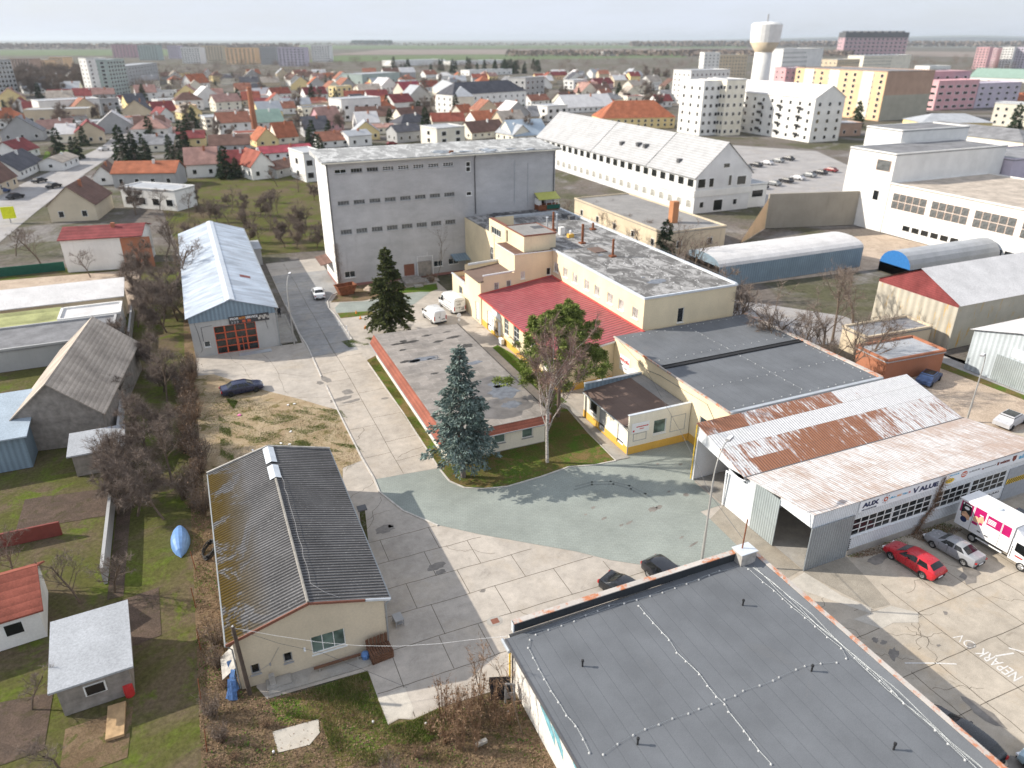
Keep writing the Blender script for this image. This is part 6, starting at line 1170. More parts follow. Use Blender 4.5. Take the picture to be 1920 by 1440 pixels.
def bare_tree(name, label, H, loc, barkm='bark', twig='twig', spread=.5, depth=4, nlimb=9, fine=26, seed=1, stems=1, group=None, r0=None, z0=.2, twl=.7, up=.55, parts=('trunk', 'crown')):
 rs = random.Random(seed); t = thing(name, label, 'tree', loc, group); mb = MB(); tips = []
 def grow(p, d, ln, r, lev):
  pts = [p]; q = p; dd = d
  for _ in range(3):
   dd = (dd + Vector((rs.gauss(0, .17), rs.gauss(0, .17), rs.gauss(.05, .1)))).normalized(); q = q + dd * ln / 3; pts.append(q)
  mb.tube(pts, [r, r * .85, r * .7, r * .5], 6 if lev == 0 else (4 if lev == 1 else 3), cap=False)
  if lev >= depth:
   tips.append((pts, dd, ln)); return
  for k in range(3 if lev else nlimb):
   s = rs.uniform(.35, 1) if lev else rs.uniform(z0, 1); i = min(2, int(s * 3)); pp = pts[i].lerp(pts[i + 1], s * 3 - i)
   a = rs.uniform(0, 2 * math.pi); side = dd.orthogonal().normalized(); side.rotate(Matrix.Rotation(a, 3, dd))
   nd = (dd * up + side * spread * rs.uniform(.7, 1.4) + Vector((0, 0, .18))).normalized()
   grow(pp, nd, ln * rs.uniform(.42, .62) * (1 - .25 * s if lev == 0 else 1), r * .42 * (1.1 - .45 * s), lev + 1)
  if lev: tips.append((pts, dd, ln))
 R0 = r0 or H * .018 + .03
 for sN in range(stems):
  tilt = Vector((rs.gauss(0, .05 + .1 * (stems > 1)), rs.gauss(0, .05 + .1 * (stems > 1)), 1)).normalized(); grow(Vector((rs.gauss(0, .06 * (stems - 1)), rs.gauss(0, .06 * (stems - 1)), -.05)), tilt, H * .82, R0, 0)
 L = Leaves(); npr = np.random.default_rng(seed)
 for pts, dd, ln in tips:
  m = fine; s = npr.uniform(0, 1, m); A = np.array([tuple(p) for p in pts]); i = np.minimum(2, (s * 3).astype(int)); f = (s * 3 - i)[:, None]
  c = A[i] * (1 - f) + A[i + 1] * f; d = np.array(dd) * .7 + npr.normal(0, .75, (m, 3)) + np.array([0, 0, .1])
  L.add(c, d, npr.normal(0, 1, (m, 3)), npr.uniform(.4, 1.2, m) * twl, np.full(m, .012 + .006 * twl))
 mb.build(parts[0], M[barkm], None).parent = t; L.build(parts[1], twig, t, tri=True); return t
conifer('spruce_tree', 'tall dark green spruce beside the white vans', 12.6, 3.5, 2.5, 'spruce', 'bark_spruce', (22.25, 93.0, 0), 1.15, .46, .32, .40, jag=.38)
conifer('blue_spruce_tree', 'tall silvery blue spruce in front of the flat office', 13.4, 3.75, 3.0, 'blue_spruce', 'bark_spruce', (19.02, 55.08, 0), 1.05, .40, .12, .46, taper=.98, jag=.45)
def pine(label, H, loc):
 t = thing('pine_tree', label, 'tree', loc); mb = MB(); rs = random.Random(5); L = Leaves(); mb.tube([(0, 0, -.1), (.1, .1, H * .35), (-.1, .15, H * .7), (0, .1, H * .97)], [.24, .19, .12, .04], 8)
 for k in range(52):
  f = rs.uniform(.05, 1); z = H * (.42 + .58 * f); a = rs.uniform(0, 2 * math.pi); rad = (4.6 * (1 - f) ** .55 + .5) * rs.uniform(.4, 1.1); c = Vector((math.cos(a) * rad, math.sin(a) * rad, z + rs.uniform(-.3, .3)))
  mb.tube([(0, .1, z - rad * .25), tuple(c * .55 + Vector((0, 0, z * .43))), tuple(c)], [.07, .05, .02], 4); rr = rs.uniform(.85, 1.4) * (1.1 - .35 * f)
  for q in range(7):
   cc = np.array(c) + rng.normal(0, .5, 3) * rr * np.array([1, 1, .55]); m = 210; d = rng.normal(0, 1, (m, 3)); d[:, 2] += .55; d /= np.linalg.norm(d, axis=1, keepdims=True)
   L.add(cc + d * rng.uniform(.02, .42, (m, 1)) * rr * np.array([1, 1, .7]), d + rn(m, .3), rn(m), rng.uniform(.2, .38, m), rng.uniform(.035, .065, m))
 mb.build('trunk', M['bark'], None).parent = t; L.build('foliage', 'pine', t); return t
pine('green pine with rounded clumps standing before the red roof', 12.4, (32.75, 62.3, 0))
birch = bare_tree('birch_tree', 'leafless white barked birch on the lawn in front of the office', 11.6, (27.47, 54.24, 0), 'bark_birch', 'twig_red', .34, 3, 13, 36, 3, 1, r0=.19, z0=.14, twl=.9, up=.95)
def bush(name, label, cat, H, Rr, n, mats, loc, seed, leaves=0, leafm='litter', group=None):
 rs = random.Random(seed); t = thing(name, label, cat, loc, group); mb = MB(); L = Leaves(); npr = np.random.default_rng(seed)
 for k in range(n):
  a = rs.uniform(0, 2 * math.pi); b = rs.uniform(0, Rr * .35); p = Vector((math.cos(a) * b, math.sin(a) * b, 0)); e = Vector((math.cos(a) * Rr * rs.uniform(.3, 1), math.sin(a) * Rr * rs.uniform(.3, 1), H * rs.uniform(.55, 1))); mid = p.lerp(e, .5) + Vector((rs.gauss(0, .12), rs.gauss(0, .12), H * .08))
  mb.tube([p, mid, e], [.022, .014, .006], 3, cap=False)
  m = 14; s = npr.uniform(.25, 1, m)[:, None]; c = np.array(p) * (1 - s) ** 2 + np.array(mid) * 2 * s * (1 - s) + np.array(e) * s ** 2
  L.add(c, np.array(e - p) * .5 + npr.normal(0, .6 * H, (m, 3)), npr.normal(0, 1, (m, 3)), npr.uniform(.25, .7, m) * min(1, H * .4), np.full(m, .011))
 mb.build('stems', M[mats[0]], None).parent = t; L.build('twigs', mats[1], t, tri=True)
 if leaves:
  G = Leaves(); m = leaves; u_ = npr.normal(0, 1, (m, 3)); u_ /= np.linalg.norm(u_, axis=1, keepdims=True); c = u_ * npr.uniform(.3, 1, (m, 1)) ** .5 * np.array([Rr, Rr, H * .5]) + np.array([0, 0, H * .5]); c[:, 2] = np.abs(c[:, 2]); G.add(c, npr.normal(0, 1, (m, 3)), npr.normal(0, 1, (m, 3)), npr.uniform(.10, .22, m), npr.uniform(.04, .08, m)); G.build('leaves', leafm, t)
 return t
grp = 'dry shrubs along the western fence'
B = [bush('dry_shrub', 'dry brown leafless shrub in the overgrown strip by the fence', 'shrub', h_, r_, n_, ('bark', m_), (x, y, 0), sd, lv, 'litter', grp) for h_, r_, n_, m_, x, y, sd, lv in ((2.0, 1.1, 46, 'twig_dry', -4.4, 83, 21, 60), (2.7, 1.3, 60, 'twig', -4.5, 76, 22, 40), (1.5, .9, 40, 'twig_dry', -4.2, 66, 23, 120))]
yy = 60.0
for k in range(40):
 yy = 59 + k * .95 if k < 34 else 32 + (k - 34) * 2.0
 x = -4.5 + random.uniform(-.7, .9) if k < 34 else -4.1 + random.uniform(-.5, .8)
 dup(random.choice(B), (x, yy, 0), random.uniform(0, 6.28), random.uniform(.6, 1.15) * (.8 if k >= 34 else 1))
for x, y in ((-3.9, 34), (-3.3, 32.4), (-2.6, 30.6), (-1.4, 33.9), (-4.4, 29.4), (-1.5, 28.6), (.6, 28.4), (2.8, 27.9), (-3.6, 27.2), (4.6, 27.6), (6.4, 28.3)): dup(random.choice(B), (x, y, 0), random.uniform(0, 6.28), random.uniform(.35, .7))
grp = 'reddish dry saplings beside the near flat roof'
S = [bush('dry_sapling', 'tall reddish dry sapling standing beside the near white wall', 'sapling', h_, r_, n_, ('twig_dry', 'twig_dry'), (x, y, 0), sd, lv, 'litter', grp) for h_, r_, n_, x, y, sd, lv in ((3.4, .75, 16, 9.0, 29.6, 31, 60), (2.7, .65, 14, 10.2, 29.8, 32, 40), (2.2, .8, 18, 8.2, 28.6, 33, 70))]
for x, y, s in ((8.5, 30.1, 1.05), (9.6, 30.2, .9), (10.9, 30.0, .95), (11.6, 29.4, .8), (9.3, 28.7, .9), (10.0, 28.2, .8), (8.8, 27.7, .8), (7.6, 29.4, .75), (11.4, 28.4, .7), (12.2, 28.2, .8), (9.6, 27.3, .6)): dup(random.choice(S), (x, y, 0), random.uniform(0, 6.28), s)
for k, (x, y, h) in enumerate(((12.75, 28.4, 5.2), (12.6, 27.2, 4.6), (11.4, 30.0, 4.4), (10.9, 30.3, 3.8))):
 bare_tree('young_tree', ('young bare tree leaning over the near roof edge', 'second young bare tree close to the near white wall', 'thin leafless sapling beside the dumped car door', 'thinnest leafless sapling on the edge of the concrete')[k], h, (x, y, 0), 'bark', 'twig_dry', .5, 2, 6, 4, 60 + k, 1, r0=.04, z0=.3, twl=.5, up=.75)
def inpoly(x, y, P):
 c = np.zeros(len(x), bool); n = len(P)
 for i in range(n):
  (x0, y0), (x1, y1) = P[i], P[i - 1]; k = ((y0 > y) != (y1 > y)) & (x < (x1 - x0) * (y - y0) / (y1 - y0 + 1e-12) + x0); c ^= k
 return c
BARE = [(1.6, 33.2), (-1.1, 33.4), (-.95, 31.8), (.8, 31.6), (1.5, 32.2)]
def scatter(name, label, P, n, mat, lmin, lmax, w, flat=0.0, z=0.0, clump=None, tri=True, cat=None):
 P = np.array(P); lo, hi = P.min(0), P.max(0); x = rng.uniform(lo[0], hi[0], n * 3); y = rng.uniform(lo[1], hi[1], n * 3); k = inpoly(x, y, P) & ~(inpoly(x, y, BARE) & (rng.uniform(0, 1, len(x)) > .06)); x, y = x[k], y[k]
 if clump: 
  v = np.sin(x * clump + 1.7) * np.sin(y * clump * .8 + .6) + .6 * np.sin(x * clump * 2.3 + y * clump * 1.9) + rng.normal(0, .35, len(x)); k = v > .1; x, y = x[k], y[k]
 x, y = x[:n], y[:n]; m = len(x); L = Leaves(); d = rng.normal(0, .45, (m, 3)); d[:, 2] = 1 - flat * rng.uniform(.8, 1, m)
 if flat: d[:, :2] *= 2
 L.add(np.stack([x, y, np.full(m, z)], 1), d, rng.normal(0, 1, (m, 3)) + np.array([0, 0, 2 * flat]), rng.uniform(lmin, lmax, m), rng.uniform(.5, 1, m) * w)
 o = L.build(name, mat, None, tri); return tag(o, label, None, None, 'stuff')
WEED = [(-5.2, 20), (13.3, 20), (13.3, 30.6), (5.3, 30.9), (5.1, 35.5), (-1.2, 36), (-2.6, 37), (-2.8, 58.3), (-3.5, 62), (-3.5, 90), (-3.3, 96), (-4.3, 100)]
scatter('fallen_leaves', 'brown fallen leaves and twigs on the weedy ground', WEED, 42000, 'litter', .07, .17, .045, .9, .0, None, False)
scatter('dry_grass', 'dry straw coloured grass on the weedy ground', WEED, 20000, 'hay', .15, .5, .014, 0, -.02, .55)
scatter('weeds', 'green weeds between the fallen leaves', WEED, 9000, 'ivy', .08, .2, .06, .4, 0, .9, False)
scatter('grass', 'rough green grass on the open patch by the house', [(-.9, 35.6), (5.2, 35.6), (5.3, 31), (7, 30.8), (8.7, 31), (9.2, 29.3), (6.5, 28.8), (2, 28.8), (1.75, 33), (0, 34)], 26000, 'grass', .10, .32, .014, 0, -.02, .8)
scatter('long_dry_grass', 'long yellowed grass among the green patch', [(-.9, 35.6), (5.2, 35.6), (5.3, 31), (7, 30.8), (8.7, 31), (12.5, 27.5), (6.5, 27), (2, 28), (1.75, 33), (0, 34)], 9000, 'hay', .2, .5, .013, 0, -.02, 1.1)
LAWN = [(17.6, 57.4), (17.8, 55), (18.8, 53.6), (20.3, 52.8), (22.3, 52.2), (25.8, 52.4), (29, 52.9), (31.4, 52.2), (33.6, 52.1), (33.9, 58), (34.4, 66), (29.6, 66), (29.1, 58)]
scatter('lawn_grass', 'short grass on the lawn by the office', LAWN, 16000, 'grass', .04, .11, .012, 0, .05, .35)
scatter('lawn_litter', 'brown needles and leaves on the lawn', LAWN, 9000, 'litter', .04, .09, .02, .9, .055, .3, False)
scatter('verge_grass', 'grass along the kerb beside the office', [(17.45, 57.5), (18.35, 57.8), (18.35, 86.5), (17.15, 85)], 6000, 'grass', .05, .16, .013, 0, .05, .9)
scatter('dirt_weeds', 'weeds growing across the dirt patch', [(-3.4, 88), (-1, 86), (2, 80), (10.5, 72), (10.7, 62), (8.5, 60), (-3.2, 59)], 11000, 'grass', .05, .16, .02, .2, .01, .42)
scatter('dirt_litter', 'dead stalks and rubbish on the dirt patch', [(-3.4, 88), (-1, 86), (2, 80), (10.5, 72), (10.7, 62), (8.5, 60), (-3.2, 59)], 6000, 'litter', .06, .16, .03, .9, .012, .5, False)
scatter('bed_grass', 'bright grass in the strips behind the office', [(30.65, 65), (31.65, 65), (31.65, 76.4), (30.65, 76.4)], 3000, 'grass', .05, .13, .012, 0, .03); scatter('border_grass', 'bright grass under the cream wall', [(33.7, 65), (35.2, 65), (35.2, 80), (34.5, 83.8), (33.7, 83)], 3000, 'grass', .05, .13, .012, 0, .03)
def vine(name, label, loc, pts, spread, n, mats=('bark', 'twig_dry')):
 t = thing(name, label, 'climbing plant', loc); mb = MB(); L = Leaves()
 for k in range(6): mb.tube([(p[0] - loc[0] + random.uniform(-spread, spread), p[1] - loc[1], p[2] - loc[2]) for p in pts], .02, 3, cap=False)
 m = n; s = rng.uniform(0, len(pts) - 1.001, m); i = s.astype(int); f = (s - i)[:, None]; A = np.array(pts) - np.array(loc); c = A[i] * (1 - f) + A[i + 1] * f + rng.normal(0, 1, (m, 3)) * np.array([spread, .08, .12])
 L.add(c, rng.normal(0, 1, (m, 3)) + np.array([0, -.2, -.3]), rn(m), rng.uniform(.15, .5, m), np.full(m, .014)); mb.build('stem', M[mats[0]], None).parent = t; L.build('twigs', mats[1], t, tri=True); return t
vine('dead_creeper', 'dead creeper climbing the white hangar wall through the banner', (52.2, 31.6, 0), [(50.7, 31.7, 0), (51.4, 31.75, 1.2), (52.1, 31.75, 2.2), (52.4, 31.75, 3.6), (52.6, 31.7, 5.2)], .22, 900)
vine('dry_ivy', 'dry brown ivy on the corner of the grey warehouse', (20.1, 117.5, 0), [(20.1, 117.6, 0), (20.15, 117.65, 2), (20.1, 117.65, 4.5), (20.05, 117.65, 7.5)], .35, 900)
bare_tree('wall_tree', 'slim bare tree against the grey warehouse wall', 8.2, (36.6, 116.4, 0), 'bark_grey', 'twig', .4, 2, 9, 6, 91, 1, r0=.07, z0=.3, twl=.6, up=.8)
bare_tree('wall_shrub', 'small bare tree in the corner of the cream annex', 4.6, (43.0, 110.5, 0), 'bark_grey', 'twig_dry', .5, 2, 8, 8, 92, 2, r0=.05, z0=.2, twl=.5)
b_ = bare_tree('roadside_tree', 'bare tree leaning over the blue tin roof from the gardens', 10.5, (-5.9, 121, 0), 'bark', 'twig', .75, 3, 12, 22, 93, 1, z0=.3, twl=.8); b_.rotation_euler = (0, R(16), 0)
for k, (x, y) in enumerate(((28.5, 114.6), (25.3, 113.6))): bush('dead_bush', ('brown dead bush beside the loading dock', 'brown dead bush among the rubble before the grey warehouse')[k], 'shrub', 1.5, 1.3, 50, ('bark', 'twig_dry'), (x + (6.5 if k == 0 else 0), y, 0), 95 + k, 200)
for k, P in enumerate(([(430, 792), (560, 768), (604, 776), (470, 806)], [(425, 822), (560, 800), (640, 795), (560, 818), (440, 838)], [(560, 762), (640, 770), (655, 788), (600, 790)], [(600, 828), (668, 835), (688, 852), (610, 846)], [(418, 740), (446, 752), (438, 768)], [(500, 838), (590, 820), (610, 830), (520, 848)], [(410, 780), (430, 790), (440, 860), (415, 870)], [(640, 640), (700, 632), (700, 645), (655, 652)])):
 scatter('weed_band', 'band of green weeds across the dirt patch', [at(*p) for p in P], 2600, 'grass', .06, .2, .022, .2, .01, 1.2)
scatter('joint_weeds', 'dirt and weeds along the foot of the hangar wall', [(43.3, 31.8), (61.5, 31.8), (61.5, 30.6), (54, 30.4), (50.5, 29.8), (47, 30.9), (43.3, 31.3)], 5200, 'litter', .05, .14, .035, .85, .012, .9, False)
scatter('joint_grass', 'grass growing along the foot of the hangar wall', [(43.3, 31.85), (61.5, 31.85), (61.5, 31.2), (52, 30.6), (43.3, 31.55)], 1800, 'grass', .06, .2, .02, 0, .01, 1.3)
# ================= small things in the yard =================
def lamp(label, loc, H, arm, az, mat='steel'):
 t = thing('street_lamp', label, 'street lamp', loc); f = MB(); dx, dy = math.cos(az), math.sin(az)
 f.tube([(0, 0, 0), (0, 0, H * .3)], [.11, .10], 10); f.build('pole_base', M[mat], None).parent = t
 pts = [(0, 0, H * .3), (0, 0, H * .72)] + [(dx * arm * (1 - math.cos(q)), dy * arm * (1 - math.cos(q)), H * .72 + H * .26 * math.sin(q)) for q in [math.pi / 2 * i / 7 for i in range(1, 8)]]
 pts.append((dx * (arm + .35), dy * (arm + .35), H * .985)); f = MB(); f.tube(pts, [.075] * 2 + [.05] * (len(pts) - 2), 8); f.build('pole', M[mat], None).parent = t
 f = MB(); f.obox((dx * (arm + .6), dy * (arm + .6), H * .985), (.38, .17, .09), Matrix.Rotation(az, 3, 'Z')); h = f.build('lamp_head', M['grey'], None); h.parent = t
 f = MB(); f.obox((dx * (arm + .6), dy * (arm + .6), H * .985 + .10), (.3, .14, .03), Matrix.Rotation(az, 3, 'Z')); f.build('lamp_cover', M['white'], None).parent = h
 return t
lamp('tall grey street lamp with curved arm over the rusty hangar', (31.93, 35.7, 0), 10.6, 1.6, R(28)); lamp('tall pale street lamp with curved arm beside the blue roofed hall', (9.35, 95.3, 0), 9.3, 2.0, R(70))
t = thing('utility_pole', 'weathered wooden pole in front of the cream house wall', 'utility pole', (-2.05, 36.85, 0)); MB().tube([(0, 0, 0), (-.15, .12, 5.6)], [.15, .11], 8).build('pole', M['wood_pole'], None).parent = t; f = MB(); f.lathe([(.05, 0), (.07, .08), (.03, .16)], (-.15, .12, 5.5), 8); f.build('insulator', M['white'], None).parent = t
o = MB().tube([(-2.2, 36.9, 5.5), (.2, 36.6, 3.6), (2.6, 36.2, 2.2), (5.0, 34.9, .9), (7.2, 33.2, .15)], .012, 4).build('overhead_wire', M['dgrey']); tag(o, 'thin dark wire sloping down from the wooden pole', 'wire')
o = MB().tube([(-2.2, 36.95, 5.5)] + [(-2.2 + 15.4 * s, 36.95 - 5.6 * s, 5.5 - 1.6 * s - 2.2 * math.sin(math.pi * s) * .55) for s in (.15, .3, .45, .6, .75, .9)] + [(13.3, 31.2, 3.9)], .010, 4).build('overhead_cable', M['white_frame']); tag(o, 'pale cable strung from the wooden pole to the near roof', 'cable')
o = MB().tube([(31.5, 31.2, 5.6), (33.5, 37.5, 5.0), (36.5, 44.5, 4.9), (42.6, 60.5, 4.6)], .02, 4).build('overhead_cable', M['dgrey']); tag(o, 'dark cable strung from the roof pier across the court', 'cable')
t = thing('bench', 'long brown wooden bench against the cream house wall', 'bench', (3.6, 36.95, 0)); f = MB(); f.box(-1.6, -.2, .40, 1.5, .02, .46); f.build('seat', M['wood'], None).parent = t
for x in (-1.3, 1.2): MB().box(x, -.17, 0, x + .1, 0, .4).build('leg', M['path_conc'], None).parent = t
t = thing('slatted_crate', 'large brown slatted wooden crate at the house corner', 'crate', (6.35, 36.55, 0), rz=R(6)); f = MB()
for k in range(9): f.box(-.75 + k * .17, -.5, .62, -.75 + k * .17 + .13, .45, .68)
f.build('lid', M['wood'], None).parent = t; f = MB()
for k in range(4): f.box(-.74, -.5, .02 + k * .16, .74, -.46, .14 + k * .16); f.box(-.74, .41, .02 + k * .16, .74, .45, .14 + k * .16); f.box(-.76, -.46, .02 + k * .16, -.72, .41, .14 + k * .16); f.box(.72, -.46, .02 + k * .16, .76, .41, .14 + k * .16)
f.build('side_slats', M['wood'], None).parent = t; f = MB()
for k in range(6): f.obox((-.7 + k * .26, .52, .95), (.1, .03, .42))
f.build('backrest', M['wood'], None).parent = t
o = MB().lathe([(.24, 0), (.3, .3), (.24, .42), (.1, .46)], (0, 0, 0), 9).build('blue_bag', M['blue_tarp'], loc=(5.35, 36.75, .1)); tag(o, 'blue plastic bag beside the slatted crate', 'bag')
t = thing('side_table', 'small grey table standing alone on the concrete beside the house', 'table', (8.25, 39.05, 0), rz=R(4)); MB().box(-.32, -.42, .55, .32, .42, .6).build('tabletop', M['grey_frame'], None).parent = t; MB().box(-.27, -.36, .2, .27, .36, .24).build('shelf', M['grey_frame'], None).parent = t
for x, y in ((-.28, -.37), (.28, -.37), (.28, .37), (-.28, .37)): MB().box(x - .03, y - .03, 0, x + .03, y + .03, .55).build('leg', M['grey_frame'], None).parent = t
o = MB().prism([(-.18, -.15), (.18, -.15), (.16, .15), (-.16, .15)], 0, .75).build('stone_block', M['stone'], loc=(-.6, 36.9, .22)); tag(o, 'weathered stone block standing by the house wall', 'block')
t = thing('mossy_pillar', 'mossy concrete pillar with flat cap beside the house roof', 'pillar', (8.3, 49.4, 0)); mp_ = soil('mossy_stone', ((.10, .095, .05), (.06, .085, .02), (.17, .16, .13)), 1.2); MB().prism([(-.2, -.2), (.2, -.2), (.2, .2), (-.2, .2)], 0, 3.1).build('shaft', mp_, None).parent = t; MB().prism([(-.36, -.36), (.36, -.36), (.36, .36), (-.36, .36)], 3.1, 3.22).build('cap', M['dgrey'], None).parent = t
t = thing('tarp_heap', 'crumpled blue tarp and boards leaning on the house corner', 'tarp', (-3.0, 37.6, 0)); f = MB()
for k in range(9): a = random.uniform(-.5, .5); f.bar((random.uniform(-.5, .3), -.9 + k * .1, 0), (random.uniform(-.2, .35), -.5 + k * .22, 1.1 + random.uniform(-.3, .4)), .28, .05)
f.build('tarp', M['blue_tarp'], None).parent = t; f = MB(); f.face([(-.5, .4, .7), (.45, .4, 1.4), (.45, 2.4, 1.5), (-.5, 2.3, .8)]); f.face([(-.5, 2.3, .78), (.45, 2.4, 1.48), (.45, .4, 1.38), (-.5, .4, .68)]); f.build('board', M['stone'], None).parent = t
f = MB()
for k in range(9): f.tube([(random.uniform(-.1, .1) + .55 * math.cos(q), .9 * math.sin(q), .2 + k * .05 + .4 * math.cos(q)) for q in [math.pi * 2 * i / 12 for i in range(12)]], .035, 4, cap=False)
o = f.build('pipe_coil', M['black'], loc=(-3.6, 52.5, .1)); tag(o, 'loose coils of black plastic pipe left of the mossy roof', 'pipe coil')
t = thing('dumped_car_panel', 'dark dumped car bonnet leaning against white scrap by the wall', 'car panel', (12.2, 30.0, 0), rz=R(-20)); f = MB()
for i in range(6):
 for j in range(6):
  P = lambda a, b_: (-.55 + a * .22 + .05 * math.sin(b_), .10 * (a - 2.5) ** 2 * .1 + b_ * .06, .1 + b_ * .27 - .04 * (a - 2.5) ** 2 * .3)
  f.face([P(i, j), P(i + 1, j), P(i + 1, j + 1), P(i, j + 1)]); f.face([P(i, j + 1), P(i + 1, j + 1), P(i + 1, j), P(i, j)])
f.build('bonnet', paint('dark_panel_paint', (.035, .038, .05)), None, smooth=True).parent = t
t = thing('scrap_door', 'pale scrap car part lying beside the dark bonnet', 'scrap', (12.85, 29.7, 0), rz=R(-8)); f = MB(); f.bar((-.3, 0, 0), (-.25, .1, 1.5), .12); f.bar((.3, 0, 0), (.25, .1, 1.3), .12); f.bar((-.25, .1, 1.5), (.25, .1, 1.3), .1); f.bar((-.3, .02, .55), (.3, .02, .5), .1, .4); f.build('frame', M['grey'], None).parent = t
for k, (x, y, lb) in enumerate(((7.5, 30.2, 'white plastic canister dumped in the dry weeds'), (4.6, 31.6, 'white can lying in the green grass'), (-1.2, 31.9, 'white scrap lying among brown leaves'), (12.4, 29.0, 'pale rubbish heap by the wall foot'))):
 o = MB().lathe([(.06, 0), (.07, .05), (.07, .14), (.03, .17)], (0, 0, 0), 8).build('litter_can', M['white'], loc=(x, y, 0)); tag(o, lb, 'litter')
o = MB().box(-.35, -.12, 0, .35, .12, .22).build('concrete_block', M['stone'], loc=(10.1, 27.6, 0)); o.rotation_euler[2] = R(8); tag(o, 'loose concrete block in the dry weeds near the bottom edge', 'block')
for k, y in enumerate((30, 33.5, 37.5, 42, 46.5, 51)):
 t = thing('fence_post', 'leaning rusty fence post in the overgrown western strip', 'fence post', (-4.9 + .15 * (k % 2), y, 0), 'rusty posts of the western fence', R(20 * k)); MB().tube([(0, 0, 0), (.18, .05, 1.7)], .035, 5).build('post', M['rust'], None).parent = t
t = thing('rusty_skip', 'rusty brown open skip beside the grey warehouse corner', 'skip', (20.3, 113.9, 0), rz=R(10)); f = MB(); b0 = [(-1.1, -.7), (1.1, -.7), (1.1, .7), (-1.1, .7)]; t0 = [(-1.6, -.95), (1.6, -.95), (1.6, .95), (-1.6, .95)]
for k in range(4): a, c = k, (k + 1) % 4; q = [(*b0[a], .1), (*b0[c], .1), (*t0[c], 1.6), (*t0[a], 1.6)]; f.face(q); f.face([(x * .96, y * .96, z) for x, y, z in q[::-1]])
f.face([(*p, .12) for p in b0]); f.build('tub', M['rust'], None).parent = t; f = MB()
for k in range(4): f.bar((*t0[k], 1.6), (*t0[(k + 1) % 4], 1.6), .1)
f.build('rim', M['rust'], None).parent = t
for k, (x, y, r_, lb, mm) in enumerate(((35.2, 115.6, 1.6, 'grey gravel heap by the grey warehouse wall', 'stone'), (24.6, 114.9, 1.3, 'heap of pale rubble and earth beside the rusty skip', 'sand'))):
 f = MB(); n = 16; rg = 6
 P = lambda i, j: (r_ * (1 - i / rg) * math.cos(2 * math.pi * j / n) * (1 + .12 * math.sin(j * 2.3 + i)), r_ * .8 * (1 - i / rg) * math.sin(2 * math.pi * j / n) * (1 + .1 * math.cos(j * 1.7)), .85 * (i / rg) ** .8 + .05 * math.sin(i * 3 + j * 2))
 for i in range(rg):
  for j in range(n): f.face([P(i, j), P(i, j + 1), P(i + 1, j + 1), P(i + 1, j)])
 o = f.build('rubble_heap', M[mm], loc=(x, y, 0)); tag(o, lb, 'heap')
t = thing('wooden_pallet', 'wooden pallet standing upright inside the open white hangar bay', 'pallet', (41.2, 43.5, .05), rz=R(80)); f = MB()
for k in range(5): f.box(-.6, -.04, .05 + k * .24, .6, .0, .18 + k * .24)
f.build('boards', M['wood_pale'], None).parent = t; f = MB(); [f.box(x, 0, 0, x + .09, .1, 1.2) for x in (-.6, -.05, .5)]; f.build('bearers', M['wood_pale'], None).parent = t
o = MB().prism([(-.25, -.2), (.25, -.2), (.25, .2), (-.25, .2)], 0, 1.3).build('yellow_cabinet', M['yellow'], loc=(42.2, 43.3, .03)); tag(o, 'yellow cabinet inside the open white hangar bay', 'cabinet')
t = thing('round_sign', 'round white sign on a post behind the white vans', 'sign', (32.2, 92.7, 0)); MB().tube([(0, 0, 0), (0, 0, 1.75)], .04, 6).build('post', M['grey'], None).parent = t; f = MB(); f.tube([(0, -.06, 1.75), (0, -.03, 1.75)], .33, 16); f.build('disc', M['white'], None).parent = t
f = MB(); f.tube([(0, -.06, 1.05), (0, -.03, 1.05)], .2, 12); f.build('lower_disc', M['white'], None).parent = t
for k, (x, y) in enumerate(((685, 602), (677, 587), (692, 621))):
 px = at(*((668, 588), (676, 598), (685, 616))[k]); t = thing('traffic_cone', ('orange traffic cone farthest of three behind the dark spruce', 'orange traffic cone in the middle of three by the spruce', 'orange traffic cone nearest the office roof corner')[k], 'traffic cone', (px[0], px[1], .01)); MB().lathe([(.17, .03), (.03, .5)], (0, 0, 0), 10).build('cone', M['orange'], None).parent = t; MB().box(-.2, -.2, 0, .2, .2, .03).build('base', M['black'], None).parent = t
for k, (x, y) in enumerate(((632, 612), (646, 621), (650, 632))):
 p = at(x, y); o = MB().lathe([(.07, 0), (.07, .8), (.02, .84)], (0, 0, 0), 8).build('white_bollard', M['white'], loc=(p[0] + .35, p[1], 0)); tag(o, ('white bollard farthest up the right kerb', 'middle white bollard on the right kerb', 'white bollard nearest the office on the kerb')[k], 'bollard')
for k, (x, y) in enumerate(((552, 758), (540, 760), (527, 832), (543, 834), (545, 810), (474, 845), (430, 742))): 
 p = at(x, y); o = MB().obox((0, 0, .05), (.14, .08, .04), Matrix.Rotation(k, 3, 'Z')).build('scrap_paper', M['white'], loc=(p[0], p[1], .01)); tag(o, 'scrap of white paper on the bare dirt patch', 'litter', 'white scraps on the dirt patch')
p = at(449, 779); o = MB().lathe([(.22, 0), (.2, .1), (.05, .15)], (0, 0, 0), 8).build('pink_bag', simple('pink_plastic', (.7, .2, .4), .5), loc=(p[0], p[1], .01)); tag(o, 'pink plastic bag on the bare dirt patch', 'bag')
